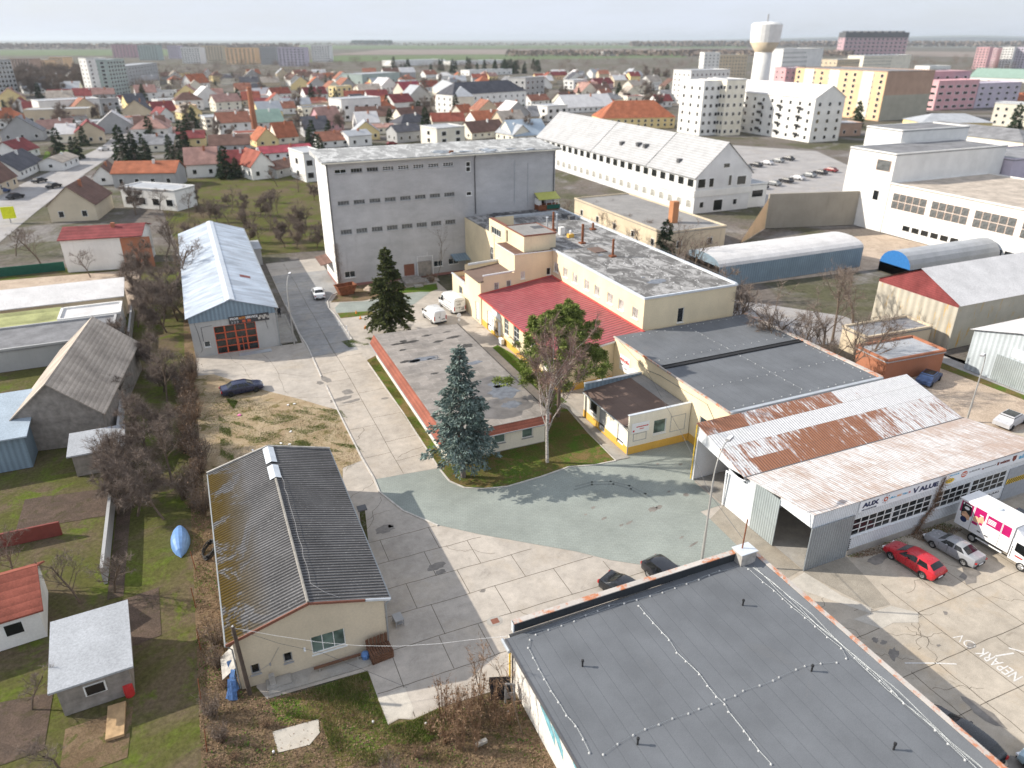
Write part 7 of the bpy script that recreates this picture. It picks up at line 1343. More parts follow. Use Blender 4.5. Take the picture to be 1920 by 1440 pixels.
def person(label, loc, rz, cloth='cloth_dk'):
 t = thing('person', label, 'person', loc, None, rz)
 me = bpy.data.meshes.new('body'); J = {'pel': (0, 0, .95), 'chest': (0, .02, 1.28), 'neck': (0, .02, 1.46), 'head': (0, .0, 1.6), 'crown': (0, .01, 1.74), 'shL': (-.19, .02, 1.40), 'elL': (-.24, .03, 1.12), 'waL': (-.22, -.08, .88), 'haL': (-.21, -.12, .79), 'shR': (.19, .02, 1.40), 'elR': (.25, .02, 1.12), 'waR': (.20, -.14, .98), 'haR': (.14, -.22, .96), 'hipL': (-.1, 0, .90), 'knL': (-.12, -.03, .50), 'anL': (-.12, .02, .08), 'toL': (-.13, -.16, .04), 'hipR': (.1, 0, .90), 'knR': (.13, -.05, .50), 'anR': (.14, .0, .08), 'toR': (.16, -.17, .04)}
 E = [('pel', 'chest'), ('chest', 'neck'), ('neck', 'head'), ('head', 'crown'), ('chest', 'shL'), ('shL', 'elL'), ('elL', 'waL'), ('waL', 'haL'), ('chest', 'shR'), ('shR', 'elR'), ('elR', 'waR'), ('waR', 'haR'), ('pel', 'hipL'), ('hipL', 'knL'), ('knL', 'anL'), ('anL', 'toL'), ('pel', 'hipR'), ('hipR', 'knR'), ('knR', 'anR'), ('anR', 'toR')]
 Rr = {'pel': .15, 'chest': .165, 'neck': .06, 'head': .095, 'crown': .07, 'shL': .075, 'shR': .075, 'elL': .052, 'elR': .052, 'waL': .038, 'waR': .038, 'haL': .035, 'haR': .035, 'hipL': .11, 'hipR': .11, 'knL': .065, 'knR': .065, 'anL': .045, 'anR': .045, 'toL': .04, 'toR': .04}
 k = list(J); me.from_pydata([J[q] for q in k], [(k.index(a), k.index(b_)) for a, b_ in E], []); o = bpy.data.objects.new('body', me); col.objects.link(o); o.parent = t
 me.materials.append(M[cloth]); md = o.modifiers.new('skin', 'SKIN'); sk = me.skin_vertices[0].data if me.skin_vertices else None
 if sk is None: me.attributes; bpy.context.view_layer.objects.active = o
 if me.skin_vertices:
  for i, q in enumerate(k): me.skin_vertices[0].data[i].radius = (Rr[q], Rr[q] * (.75 if q in ('pel', 'chest') else 1)); me.skin_vertices[0].data[i].use_root = q == 'pel'
 o.modifiers.new('sub', 'SUBSURF').levels = 1; o.modifiers['sub'].render_levels = 2
 f = MB(); f.lathe([(.04, 0), (.085, .05), (.095, .13), (.05, .2)], (0, -.012, 1.5), 12); h = f.build('head_skin', M['skin'], None, smooth=True); h.parent = o
 f = MB(); f.lathe([(.10, 0), (.105, .06), (.06, .13)], (0, .012, 1.63), 12); f.build('hair', M['black'], None, smooth=True).parent = h
 return t
person('person in dark clothes standing by the grey hall corner', (8.95, 106.6, .18), R(-30))
o = MB().box(9.6, 96, 0, 9.85, 107, .25).build('edging_wall', M['path_conc']); tag(o, 'low concrete edging along the east side of the blue roofed hall', 'edging')
# ================= the town =================
_wm = MB(); _wm.box(-.5, -.06, 0, .5, .02, 1, 0); _wm.box(-.42, -.075, .06, .42, -.062, .94, 1)
_w = _wm.build('window', [M['white_frame'], M['glass_dk']]); WIN_ME = _w.data; bpy.data.objects.remove(_w)
_wm = MB(); _wm.box(-.5, -.06, 0, .5, .02, 1, 0); _wm.box(-.46, -.07, .03, .46, -.062, .97, 1)
_w = _wm.build('window', [M['tan_wall'], M['glass_block']]); WIN_OR = _w.data; bpy.data.objects.remove(_w)
WIN_GR = WIN_ME.copy(); WIN_GR.materials[1] = M['glass_pale']
def put_windows(t, wd, dp, h, sx, sz, wx, size=(1.2, 1.4), z0=1.0, me=None, east=False):
 n = 0; st = (h - z0) / max(1, sz)
 for face, num, ln in (('s', sx, wd), ('w', wx, dp)):
  for i in range(num):
   for j in range(sz):
    if n >= 98: return
    o = bpy.data.objects.new('window', me or WIN_ME); col.objects.link(o); o.parent = t; s = ln * (i + .5) / num; z = z0 + j * st; n += 1
    if face == 's': o.location = (s, 0, z)
    else: o.location = (0, dp - s, z); o.rotation_euler[2] = R(-90)
    o.scale = (min(size[0], ln / num * .7), 1, min(size[1], st * .62))
def bldg(u, v, wd, dp, h, kind, roof, wall, rot=0.0, rh=None, wins=(3, 1, 2), label=None, cat='house', name=None, chim=False, wsize=(1.2, 1.4), group=None, me=None, z0=1.0, ov=.35):
 name = name or {'f': 'flat_roofed_building', 'g': 'gabled_house', 'e': 'gabled_house', 'm': 'shed', 'h': 'hipped_house'}[kind]
 rh = rh if rh is not None else {'g': wd * .38, 'e': dp * .38, 'm': 1.2, 'f': .3, 'h': min(wd, dp) * .36}[kind]
 t = thing(name, label, cat, (u, v, 0), group, rot)
 w = MB(); w.box(0, 0, 0, wd, dp, h, skip='bt')
 if kind == 'g': w.face([(0, 0, h), (wd, 0, h), (wd / 2, 0, h + rh)]); w.face([(wd, dp, h), (0, dp, h), (wd / 2, dp, h + rh)])
 if kind == 'e': w.face([(wd, 0, h), (wd, dp, h), (wd, dp / 2, h + rh)]); w.face([(0, dp, h), (0, 0, h), (0, dp / 2, h + rh)])
 if kind == 'm': w.face([(wd, 0, h), (wd, dp, h), (wd, dp, h + rh)]); w.face([(0, dp, h), (0, 0, h), (0, dp, h + rh)]); w.face([(wd, dp, h), (0, dp, h), (0, dp, h + rh), (wd, dp, h + rh)])
 o = w.build('wall', M[wall], None); o.parent = t
 f = MB(); th = .14
 def sl(q):
  f.face([(x, y, z + th) for x, y, z in q]); f.face(q[::-1])
  for i in range(len(q)): a, c = q[i], q[(i + 1) % len(q)]; f.face([a, c, (c[0], c[1], c[2] + th), (a[0], a[1], a[2] + th)])
 if kind == 'g': k = rh / (wd / 2) * ov; sl([(-ov, -ov, h - k), (wd / 2, -ov, h + rh), (wd / 2, dp + ov, h + rh), (-ov, dp + ov, h - k)]); sl([(wd / 2, -ov, h + rh), (wd + ov, -ov, h - k), (wd + ov, dp + ov, h - k), (wd / 2, dp + ov, h + rh)])
 elif kind == 'e': k = rh / (dp / 2) * ov; sl([(-ov, -ov, h - k), (wd + ov, -ov, h - k), (wd + ov, dp / 2, h + rh), (-ov, dp / 2, h + rh)]); sl([(-ov, dp / 2, h + rh), (wd + ov, dp / 2, h + rh), (wd + ov, dp + ov, h - k), (-ov, dp + ov, h - k)])
 elif kind == 'm': sl([(-ov, -ov, h), (wd + ov, -ov, h), (wd + ov, dp + ov, h + rh), (-ov, dp + ov, h + rh)])
 elif kind == 'h':
  r_ = min(wd, dp) / 2; A = [(-ov, -ov, h), (wd + ov, -ov, h), (wd + ov, dp + ov, h), (-ov, dp + ov, h)]
  p, q = ((r_, dp / 2, h + rh), (wd - r_, dp / 2, h + rh)) if wd > dp + .1 else ((wd / 2, r_, h + rh), (wd / 2, dp - r_ + .01, h + rh))
  F = [[A[0], A[1], q, p], [A[1], A[2], q], [A[2], A[3], p, q], [A[3], A[0], p]] if wd > dp + .1 else [[A[0], A[1], p], [A[1], A[2], q, p], [A[2], A[3], q], [A[3], A[0], p, q]]
  for x in F: f.face(x)
  f.face(A[::-1])
 else: f.prism([(-.1, -.1), (wd + .1, -.1), (wd + .1, dp + .1), (-.1, dp + .1)], h, h + .18); 
 o = f.build('roof', M['roof_' + roof] if 'roof_' + roof in M else M[roof], None); o.parent = t
 if kind == 'f':
  f = MB(); z = h + .18
  for a, c in (((0, 0), (wd, 0)), ((wd, 0), (wd, dp)), ((wd, dp), (0, dp)), ((0, dp), (0, 0))): f.bar((*a, z + .12), (*c, z + .12), .3, .26)
  f.build('parapet', M['white_wall' if wall in ('white_wall', 'cream_pale') else wall], None).parent = t
 if chim:
  f = MB(); x, y = (wd * .62, dp * .4); zt = h + rh + .6; f.box(x - .3, y - .3, h, x + .3, y + .3, zt); c_ = f.build('chimney', M['white_wall' if (int(u) % 2) else 'brick_wall'], None); c_.parent = o
 if wins: put_windows(t, wd, dp, h, *wins, size=wsize, me=me, z0=z0)
 return t
CW = {'white_wall': 'white', 'cream_pale': 'pale cream', 'cream_house': 'cream', 'beige_wall': 'beige', 'grey_wall_plain': 'grey', 'pink_wall': 'pink', 'orange_wall': 'apricot', 'yellow_wall': 'yellow', 'tan_wall': 'tan', 'brick_wall': 'brick', 'green_wall': 'grey-green', 'lilac_wall': 'lilac', 'rose_wall': 'rose', 'wood_grey': 'grey boarded', 'olive_wall': 'olive grey'}
def where(x, y):
 if y > 470: return 'in the gardens on the left'
 if x < 130: s = 'at the left edge of the town'
 elif x < 330: s = 'in the left streets'
 elif x < 600: s = 'above the left orchard'
 elif x < 830: s = 'behind the grey warehouse, left half'
 elif x < 1060: s = 'behind the grey warehouse, right half'
 elif x < 1280: s = 'behind the long white hall'
 else: s = 'in the town at the right'
 return s + (', far off' if y < 150 else '')
def auto(kind, roof, wall, h, x, y):
 k = {'f': 'flat roofed building', 'g': 'gable-fronted house', 'e': 'house', 'm': 'shed', 'h': 'hipped house'}[kind]
 sz = 'tall' if h > 9 else ('low' if h < 3.6 else ('two storey' if h > 5.2 else 'small'))
 lb = f"{sz} {CW.get(wall, 'plain')} {k} with {roof} roof {where(x, y)}" if kind != 'f' else f"{sz} {CW.get(wall, 'plain')} {k} {where(x, y)}"
 return lb
def GH(L, Rr, ey, ay, kind, roof, wall, dp=None, wins=None, chim=True, label=None, cat='house', wsize=(1.2, 1.4), name=None, me=None, hmin=2.6):
 a, b_ = at(*L), at(*Rr); wd = math.hypot(b_[0] - a[0], b_[1] - a[1]); rot = math.atan2(b_[1] - a[1], b_[0] - a[0]); m = ((a[0] + b_[0]) / 2, (a[1] + b_[1]) / 2)
 h = max(hmin, top(ey, *m)); nx, ny = -math.sin(rot), math.cos(rot); dp = dp or (min(14, max(8, wd * .75)))
 if kind == 'f': rh = None
 elif kind in 'g': rh = max(1.0, top(ay, *m) - h)
 elif kind == 'm': rh = max(.3, top(ay, m[0] + nx * dp, m[1] + ny * dp) - h)
 else: rh = max(1.2, min(dp * .6, top(ay, m[0] + nx * dp / 2, m[1] + ny * dp / 2) - h))
 if wins is None: st = max(1, int(h / 3.1)); wins = (max(1, int(wd / 3.4)), st, max(1, int(dp / 4)))
 return bldg(a[0], a[1], wd, dp, h, kind, roof, wall, rot, rh, wins, label or auto(kind, roof, wall, h, (L[0] + Rr[0]) / 2, L[1]), cat, name, chim and kind != 'f', wsize, None, me)
for a in (
 ((-20, 243), (32, 240), 221, 203, 'e', 'orange', 'white_wall'), ((25, 211), (55, 210), 197, 184, 'g', 'maroon', 'white_wall', 12), ((145, 271), (200, 268), 248, 228, 'g', 'maroon', 'beige_wall', 12), ((106, 268), (143, 267), 251, 232, 'e', 'white', 'cream_pale', 9), ((92, 249), (110, 248), 241, 231, 'e', 'orange', 'white_wall', 6),
 ((40, 337), (84, 316), 312, 287, 'e', 'slate', 'white_wall', 10), ((-14, 372), (36, 350), 338, 300, 'e', 'brown', 'beige_wall', 9), ((40, 300), (76, 290), 282, 262, 'e', 'maroon', 'white_wall', 9), ((97, 417), (184, 413), 384, 350, 'g', 'brown', 'cream_house', 14), ((178, 348), (215, 346), 334, 312, 'g', 'brown', 'white_wall', 12),
 ((215, 352), (333, 350), 324, 302, 'e', 'orange', 'grey_wall_plain', 9), ((240, 286), (326, 284), 276, 252, 'e', 'grey', 'cream_pale', 12), ((352, 334), (412, 331), 307, 276, 'e', 'pink', 'white_wall', 10), ((420, 332), (476, 330), 309, 281, 'e', 'maroon', 'beige_wall', 9), ((474, 338), (518, 333), 310, 285, 'g', 'red', 'white_wall', 12), ((493, 303), (588, 296), 290, 272, 'e', 'crimson', 'white_wall', 9),
 ((520, 335), (572, 322), 312, 300, 'e', 'brown', 'grey_wall_plain', 8), ((483, 277), (524, 274), 262, 241, 'g', 'orange', 'yellow_wall', 10), ((522, 271), (560, 268), 256, 229, 'e', 'orange', 'cream_pale', 10), ((482, 241), (534, 238), 232, 205, 'e', 'green', 'white_wall', 14), ((334, 276), (386, 274), 259, 245, 'e', 'maroon', 'yellow_wall', 8), ((395, 287), (470, 284), 275, 252, 'e', 'brown', 'grey_wall_plain', 11), ((302, 231), (328, 229), 214, 202, 'g', 'maroon', 'white_wall', 10), ((330, 262), (352, 260), 250, 238, 'e', 'pink', 'cream_pale', 8), ((342, 190), (385, 188), 180, 168, 'e', 'maroon', 'grey_wall_plain', 10),
 ((363, 177), (396, 174), 155, 138, 'e', 'orange', 'white_wall', 10), ((470, 187), (512, 185), 176, 165, 'e', 'white', 'white_wall', 9), ((512, 187), (547, 185), 175, 164, 'e', 'red', 'white_wall', 8), ((480, 201), (548, 199), 193, 183, 'e', 'maroon', 'cream_pale', 9), ((574, 187), (615, 185), 176, 163, 'e', 'maroon', 'white_wall', 9), ((575, 202), (615, 200), 192, 183, 'e', 'red', 'white_wall', 9), ((230, 198), (262, 196), 188, 178, 'e', 'maroon', 'white_wall', 9), ((120, 320), (150, 308), 302, 290, 'e', 'beige', 'white_wall', 7),
 ((605, 247), (645, 243), 226, 200, 'e', 'pink', 'pink_wall', 10), ((602, 278), (656, 274), 266, 246, 'e', 'brick', 'white_wall', 9), ((712, 223), (747, 221), 205, 187, 'h', 'orange', 'white_wall', 11), ((740, 214), (777, 211), 191, 176, 'e', 'maroon', 'white_wall', 10), ((757, 187), (793, 184), 168, 153, 'e', 'crimson', 'cream_pale', 10), ((717, 180), (746, 178), 160, 146, 'g', 'white', 'white_wall', 12), ((796, 172), (826, 170), 162, 151, 'e', 'red', 'white_wall', 9), ((866, 224), (890, 221), 210, 196, 'e', 'orange', 'cream_pale', 8), ((893, 240), (952, 236), 224, 207, 'e', 'orange', 'white_wall', 11), ((885, 262), (948, 256), 246, 226, 'e', 'brown', 'cream_pale', 10), ((962, 268), (1028, 264), 253, 224, 'e', 'blue', 'cream_pale', 15), ((930, 262), (962, 268), 250, 232, 'e', 'pale', 'cream_pale', 9), ((745, 268), (792, 264), 246, 233, 'e', 'slate', 'grey_wall_plain', 9), ((690, 252), (740, 250), 242, 232, 'e', 'pink', 'cream_pale', 8), ((655, 276), (698, 272), 254, 244, 'e', 'pale', 'white_wall', 9),
 ((1062, 212), (1152, 208), 200, 177, 'e', 'white', 'white_wall', 18), ((1118, 168), (1150, 166), 156, 146, 'e', 'maroon', 'rose_wall', 10), ((1150, 160), (1178, 158), 149, 140, 'e', 'red', 'cream_pale', 9), ((1072, 155), (1100, 153), 146, 138, 'e', 'white', 'white_wall', 10), ((1185, 176), (1215, 174), 160, 150, 'e', 'beige', 'cream_pale', 10), ((1218, 170), (1240, 168), 152, 141, 'e', 'beige', 'white_wall', 10), ((1032, 150), (1064, 149), 141, 134, 'e', 'maroon', 'orange_wall', 9), ((1176, 150), (1205, 149), 141, 134, 'e', 'pale', 'white_wall', 9), ((662, 198), (700, 196), 186, 176, 'e', 'slate', 'white_wall', 9), ((676, 175), (708, 173), 165, 158, 'e', 'orange', 'cream_pale', 9)): GH(*a[:7], dp=a[7] if len(a) > 7 else None)
for L, Rr, ty, wall, dp, wn, lb in (
 ((50, 233), (172, 229), 206, 'beige_wall', 12, (6, 1, 2), 'beige front wing of the modern white school at the left'), ((80, 224), (193, 217), 188, 'white_wall', 14, (5, 1, 2), 'tall white modern school block with five dark windows'), ((193, 216), (228, 213), 186, 'grey_wall_plain', 12, (3, 2, 2), 'grey end block beside the modern white school'), ((118, 247), (230, 240), 229, 'white_wall', 8, (5, 1, 1), 'low white wing in front of the modern white school'), ((233, 388), (334, 396), 356, 'white_wall', 7, (4, 1, 1), 'low white garages under the long orange roofed house'), ((575, 342), (612, 338), 287, 'white_wall', 12, (2, 2, 1), 'white flat block close behind the left edge of the grey warehouse'), ((388, 244), (474, 239), 219, 'cream_pale', 12, (8, 2, 3), 'long cream flat roofed block beside the brick chimney'), ((340, 215), (372, 213), 199, 'orange_wall', 9, (3, 1, 1), 'apricot flat building among the houses above the orchard'), ((300, 205), (380, 200), 186, 'white_wall', 10, (5, 1, 2), 'long pale flat building among bare trees at the left'), ((643, 228), (716, 222), 185, 'white_wall', 12, (4, 2, 2), 'white modern house with dark glass behind the grey warehouse'), ((632, 182), (661, 180), 162, 'yellow_wall', 9, (3, 2, 2), 'yellow flat house far behind the grey warehouse'), ((680, 159), (750, 154), 138, 'green_wall', 24, (8, 1, 3), 'long teal warehouse far behind the grey warehouse'), ((820, 275), (872, 270), 240, 'cream_pale', 12, (2, 2, 1), 'cream flat block just behind the grey warehouse roof'), ((1026, 228), (1063, 225), 199, 'white_wall', 12, (3, 2, 2), 'white flat block at the far end of the long white hall'), ((985, 192), (1020, 188), 146, 'grey_wall_plain', 14, (4, 4, 3), 'grey flat block beside the dark mansard building'), ((1075, 168), (1100, 166), 150, 'white_wall', 10, (3, 2, 2), 'white flat block in the middle distance right of centre'), ((740, 124), (835, 121), 113, 'white_wall', 30, None, 'long low white hall far off before the fields, left part'), ((845, 122), (945, 119), 114, 'white_wall', 30, None, 'long low white hall far off before the fields, right part'), ((1132, 105), (1162, 104), 96, 'white_wall', 30, None, 'lone white hall far off in the fields'), ((880, 142), (960, 139), 131, 'white_wall', 16, (8, 1, 2), 'low white flat building behind the dark mansard building')):
 GH(L, Rr, ty, 0, 'f', 'pale' if wall != 'grey_wall_plain' else 'grey', wall, dp, wn or (), label=lb, cat='building', wsize=(2.2, 1.7))
for k, (x0, x1, yb, yt, wall, lb) in enumerate(((213, 258, 108, 84, 'rose_wall', 'rose panel block leftmost on the horizon'), (262, 298, 113, 85, 'green_wall', 'grey-green panel block second on the left horizon'), (317, 338, 110, 86, 'lilac_wall', 'lilac panel block on the left horizon'), (343, 378, 119, 89, 'white_wall', 'white panel block brightest on the left horizon'), (381, 420, 114, 86, 'beige_wall', 'pale beige panel block on the left horizon'), (426, 481, 120, 90, 'orange_wall', 'orange panel block on the left horizon'), (482, 488, 118, 91, 'rose_wall', 'narrow magenta end of a panel block on the left horizon'), (490, 520, 121, 88, 'grey_wall_plain', 'grey panel block right of the orange one'), (524, 574, 124, 89, 'lilac_wall', 'pale grey-lilac panel block on the horizon'), (586, 620, 116, 85, 'white_wall', 'white panel block rightmost on the left horizon'), (22, 60, 138, 111, 'tan_wall', 'tan block behind bare trees at far left'), (62, 88, 136, 113, 'orange_wall', 'ochre block behind bare trees at far left'), (97, 122, 132, 108, 'orange_wall', 'red-orange block behind bare trees at far left'))):
 GH((x0, yb), (x1, yb), yt, 0, 'f', 'grey', wall, 24, (7, 7, 2), label=lb, cat='apartment block', wsize=(4, 1.6), name='panel_block')
GH((-18, 185), (38, 181), 113, 0, 'f', 'grey', 'grey_wall_plain', 14, (8, 8, 2), label='grey tower block cut by the left edge', cat='apartment block', wsize=(3, 1.8), name='panel_block')
GH((177, 182), (214, 180), 110, 0, 'f', 'grey', 'white_wall', 12, (3, 9, 2), label='white tower block standing among bare trees', cat='apartment block', wsize=(1.4, 1.4), name='panel_block')
GH((214, 181), (246, 176), 112, 0, 'f', 'pale', 'green_wall', 14, (6, 9, 2), label='grey-green slab joined to the white tower block', cat='apartment block', wsize=(3, 1.5), name='panel_block')
GH((246, 160), (300, 150), 121, 0, 'f', 'pale', 'grey_wall_plain', 16, (10, 5, 2), label='long pale slab behind the grey-green slab', cat='apartment block', wsize=(3, 1.5), name='panel_block')
GH((850, 215), (986, 204), 174, 152, 'h', 'slate', 'white_wall', 15, (12, 3, 3), label='white apartment building with dark mansard roof behind the grey warehouse', cat='apartment block', name='mansard_building', chim=False)
GH((812, 192), (849, 215), 172, 155, 'h', 'pale', 'cream_pale', 12, (5, 3, 3), label='cream wing joined to the dark mansard roofed apartment building', cat='apartment block', name='mansard_building', chim=False)
t = thing('factory_chimney', 'tapering red brick chimney among the houses', 'chimney', (*at(478, 243), 0)); hz_ = top(163, *at(478, 243)); MB().lathe([(1.5, 0), (1.0, hz_), (.7, hz_)], (0, 0, 0), 12).build('shaft', M['brick_wall'], None).parent = t; MB().lathe([(1.15, hz_ - .8), (1.2, hz_ - .2), (.8, hz_ + .02)], (0, 0, 0), 12).build('rim', M['brick_wall'], None).parent = t
t = GH((128, 511), (276, 501), 446, 425, 'e', 'maroon', 'white_wall', 9, (), label='long house with blank white wall and dark red roof in the left gardens', chim=True); MB().wall((9.5, -.02), (14.4, -.02), 0, 5.6).build('brick_patch', M['brick_wall'], None).parent = t
def hut(u, v, wd, dp, h, kind, roof, wall, label, rh=None, rot=0.0, wins=(1, 1, 1), cat='shed', name='garden_shed'): return bldg(u, v, wd, dp, h, kind, roof, wall, rot, rh, wins, label, cat, name, False)
hut(-44, 116.5, 32, 6.0, 3.2, 'm', 'white', 'beige_wall', 'long shed with shining white roof in the left gardens', 1.0)
hut(-36, 110.5, 16, 4.2, 2.5, 'm', 'olive', 'beige_wall', 'low shed with yellow-green roof below the long white one', .5, wins=())
hut(-19.5, 109.5, 7.5, 5, 2.7, 'f', 'white', 'white_wall', 'small white flat annex at the garden path', wins=(2, 1, 1)); hut(-40, 100.5, 27.5, 8.5, 2.6, 'f', 'grey', 'grey_wall_plain', 'wide grey flat roof in the left gardens', wins=())
hut(-20.2, 77, 8.2, 19, 3.6, 'g', 'beige', 'wood_grey', 'old barn with sagging beige roof and grey boarded gable', 3.6, R(-8), wins=()); hut(-27, 73.5, 8.4, 9, 3.4, 'm', 'blue', 'blue_clad', 'blue-grey shed with pale sheet roof at the left edge', .8); hut(-14.5, 69.8, 4.2, 3.2, 2.3, 'm', 'pale', 'wood_grey', 'small open shelter with pale sheet roof before the old barn', .5, wins=())
hut(-24, 46.6, 9.6, 5.2, 2.6, 'e', 'red', 'white_wall', 'white garden house with red roof at the lower left', 1.5, R(6), (3, 1, 1), 'house', 'garden_house'); hut(-12.6, 39.6, 3.9, 5.4, 2.3, 'm', 'pale', 'wood_grey', 'grey garden hut with pale mono-pitch roof at the lower left', .45, R(4), (1, 1, 0))
o = MB().box(-21, 60.2, 0, -14.8, 60.4, 1.3).build('board_fence', M['dkred']); tag(o, 'dark red-brown board fence in the left gardens', 'fence')
o = MB().box(-45, 147.5, 0, -23, 147.7, 1.6).build('mesh_fence', M['green']); tag(o, 'dark green mesh fence beside the blank white wall', 'fence')
o = MB().box(-11.2, 52, 0, -10.95, 118, 1.5).build('garden_wall', M['grey_wall_plain']); tag(o, 'long grey garden wall beside the old barn', 'wall')
for nm, P, mm in (('sand_yard', [(-42, 122), (-11.5, 118), (-10.5, 143), (-42, 146)], 'sand'), ('garden_bed', [(-18.5, 62.5), (-11.5, 61.8), (-11.3, 66.5), (-18.5, 67.5)], 'bed'), ('garden_bed', [(-10.4, 44), (-7.2, 44.6), (-7.4, 50), (-10.8, 49.4)], 'bed'), ('garden_bed', [(-20, 37), (-13.5, 37.5), (-13.5, 42), (-20, 43)], 'bed'), ('garden_bed', [(-12.5, 34.8), (-9, 35), (-8.8, 38.8), (-12.5, 38.6)], 'weeds'), ('garden_path', [(-10.9, 50), (-9.8, 50), (-9.6, 70), (-10.7, 70)], 'bed')): sheet(nm, P, -.02, mm)
t = thing('boat_hull', 'upturned blue boat hull covered against the garden fence', 'boat', (-5.75, 55.2, 0)); f = MB()
for i in range(8):
 for j in range(8):
  P = lambda a, b_: (.75 * math.sin(math.pi * a / 8) ** .7 * math.cos(math.pi * b_ / 8), -2.2 + 4.4 * a / 8, 1.0 * math.sin(math.pi * a / 8) ** .6 * math.sin(math.pi * b_ / 8))
  f.face([P(i, j), P(i + 1, j), P(i + 1, j + 1), P(i, j + 1)][::-1])
f.build('hull', simple('pale_blue_hull', (.16, .30, .58), .4), None, smooth=True).parent = t
for k, (x, y, lb) in enumerate(((-9.2, 41.2, 'white barrel beside the grey garden hut'), (-9.0, 39.8, 'red barrel beside the grey garden hut'), (-9.4, 42.6, 'blue barrel beside the grey garden hut'))):
 o = MB().lathe([(.28, 0), (.3, .4), (.28, .85), (.1, .87)], (0, 0, 0), 10).build('barrel', M[('white', 'red', 'blue')[k]], loc=(x, y, 0)); tag(o, lb, 'barrel')
o = MB().box(0, 0, 0, 1.0, 2.6, .2).build('planks', M['wood_pale'], loc=(-10.2, 36.6, 0)); tag(o, 'pale planks lying before the grey garden hut', 'planks')
sheet('street', [at(*p) for p in ((-20, 470), (70, 395), (160, 325), (235, 275), (250, 245), (225, 245), (190, 275), (120, 310), (40, 345), (-20, 372))], -.03, 'street')
sheet('street_branch', [at(*p) for p in ((580, 282), (598, 282), (592, 200), (572, 150), (562, 150), (573, 200))], -.03, 'street'); sheet('verge', [at(*p) for p in ((80, 300), (148, 296), (146, 280), (85, 284))], -.03, 'bright_lawn')
t = thing('long_white_hall', 'long white hall with steep pale grey roof in three sections', 'hall', (108.2, 140.6, 0)); Lh = 86; wd = 16.2
f = MB(); f.box(0, 0, 0, wd, Lh, 8.8, skip='bt'); f.face([(0, 0, 8.8), (wd, 0, 8.8), (wd / 2, 0, 15.8)]); f.build('wall', plaster('pale_hall_wall', (.70, .70, .70), .1, .15), None).parent = t
for k, (ya, yb) in enumerate(((0, 20.3), (20.6, 49), (49.3, Lh))):
 f = MB(); k_ = .6; f.face([(-k_, ya - .3 * (k == 0), 8.3), (wd / 2, ya - .3 * (k == 0), 15.95), (wd / 2, yb, 15.95), (-k_, yb, 8.3)][::-1]); f.face([(wd / 2, ya - .3 * (k == 0), 15.95), (wd + k_, ya - .3 * (k == 0), 8.3), (wd + k_, yb, 8.3), (wd / 2, yb, 15.95)][::-1]); f.face([(-k_, ya - .3 * (k == 0), 8.2), (-k_, yb, 8.2), (wd / 2, yb, 15.85), (wd / 2, ya - .3 * (k == 0), 15.85)]); f.build('roof', tiles('pale_grey_hall_roof' + str(k), (.45, .45, .455), .12, .5), None).parent = t
f = MB(); f.box(-.12, -.12, 3.9, wd + .1, 0, 5.4); f.box(-.25, 0, 3.9, 0, Lh, 5.4); f.build('white_band', M['white_wall'], None).parent = t
for i in range(22):
 o = bpy.data.objects.new('window', WIN_ME); col.objects.link(o); o.parent = t; o.location = (0, 2 + i * 3.8, 6.0); o.rotation_euler[2] = R(-90); o.scale = (2.6, 1, 1.9)
 o = bpy.data.objects.new('window', WIN_ME); col.objects.link(o); o.parent = t; o.location = (0, 2 + i * 3.8, 1.2); o.rotation_euler[2] = R(-90); o.scale = (2.2, 1, 1.8); o.data = WIN_GR
for x, z, sx_, sz_ in ((1.6, 5.9, 2.4, 2.2), (4.4, 5.9, 1.4, 2.2), (9.8, 5.9, .9, 2.6), (13.2, 5.9, 3.0, 2.2), (2.2, 1.3, 1.2, 1.4), (7, .2, 3, 2.8), (12, 1.3, 1.2, 1.4), (8.3, 10.2, 2, 1)):
 o = bpy.data.objects.new('window', WIN_ME); col.objects.link(o); o.parent = t; o.location = (x, 0 if not 4 < z < 5.4 else -.12, z); o.scale = (sx_, 1, sz_)
for x, y, z in ((3.4, 27, 12.2), (3.4, 30.4, 12.2), (3, 38, 11.6), (2.2, 10, 10.8)): MB().obox((x, y, z), (.7, .5, .45)).build('roof_hatch', M['dgrey'], None).parent = t
bldg(124.6, 141.2, 5.6, 12, 5.3, 'f', 'pale', 'white_wall', 0, None, (1, 1, 2), 'white glazed side wing of the long white hall', 'building', 'side_wing', False, (4, 2.4), z0=2.4)
t = bldg(81, 113.2, 14.5, 36, 4.0, 'f', 'bit_grey', 'beige_wall', 0, None, (2, 1, 5), 'low building with wide grey flat roof and brick chimney before the long white hall', 'building', 'flat_annex'); MB().box(6.1, 6.3, 4.1, 7.5, 7.7, 8.4).build('chimney', plaster('orange_brick', (.52, .24, .12), .2), None).parent = t
t = thing('boundary_wall', 'tall weathered concrete wall between long white hall and white factory', 'wall', (101, 114.5, 0)); f = MB(); f.face([(0, 0, 0), (0, 0, .4), (13, 8, 6.6), (13, 8, 0)][::-1]); f.build('sunlit_wing', M['orange_wall'], None).parent = t  # apricot tone has the sunlight on this wing painted in
f = MB(); f.prism([(13, 7.9), (37.2, 1.7), (37.4, 2.3), (13.2, 8.5)], 0, 7.4); f.build('slab_wall', plaster('weathered_concrete_wall', (.34, .31, .26), .35, .4), None).parent = t
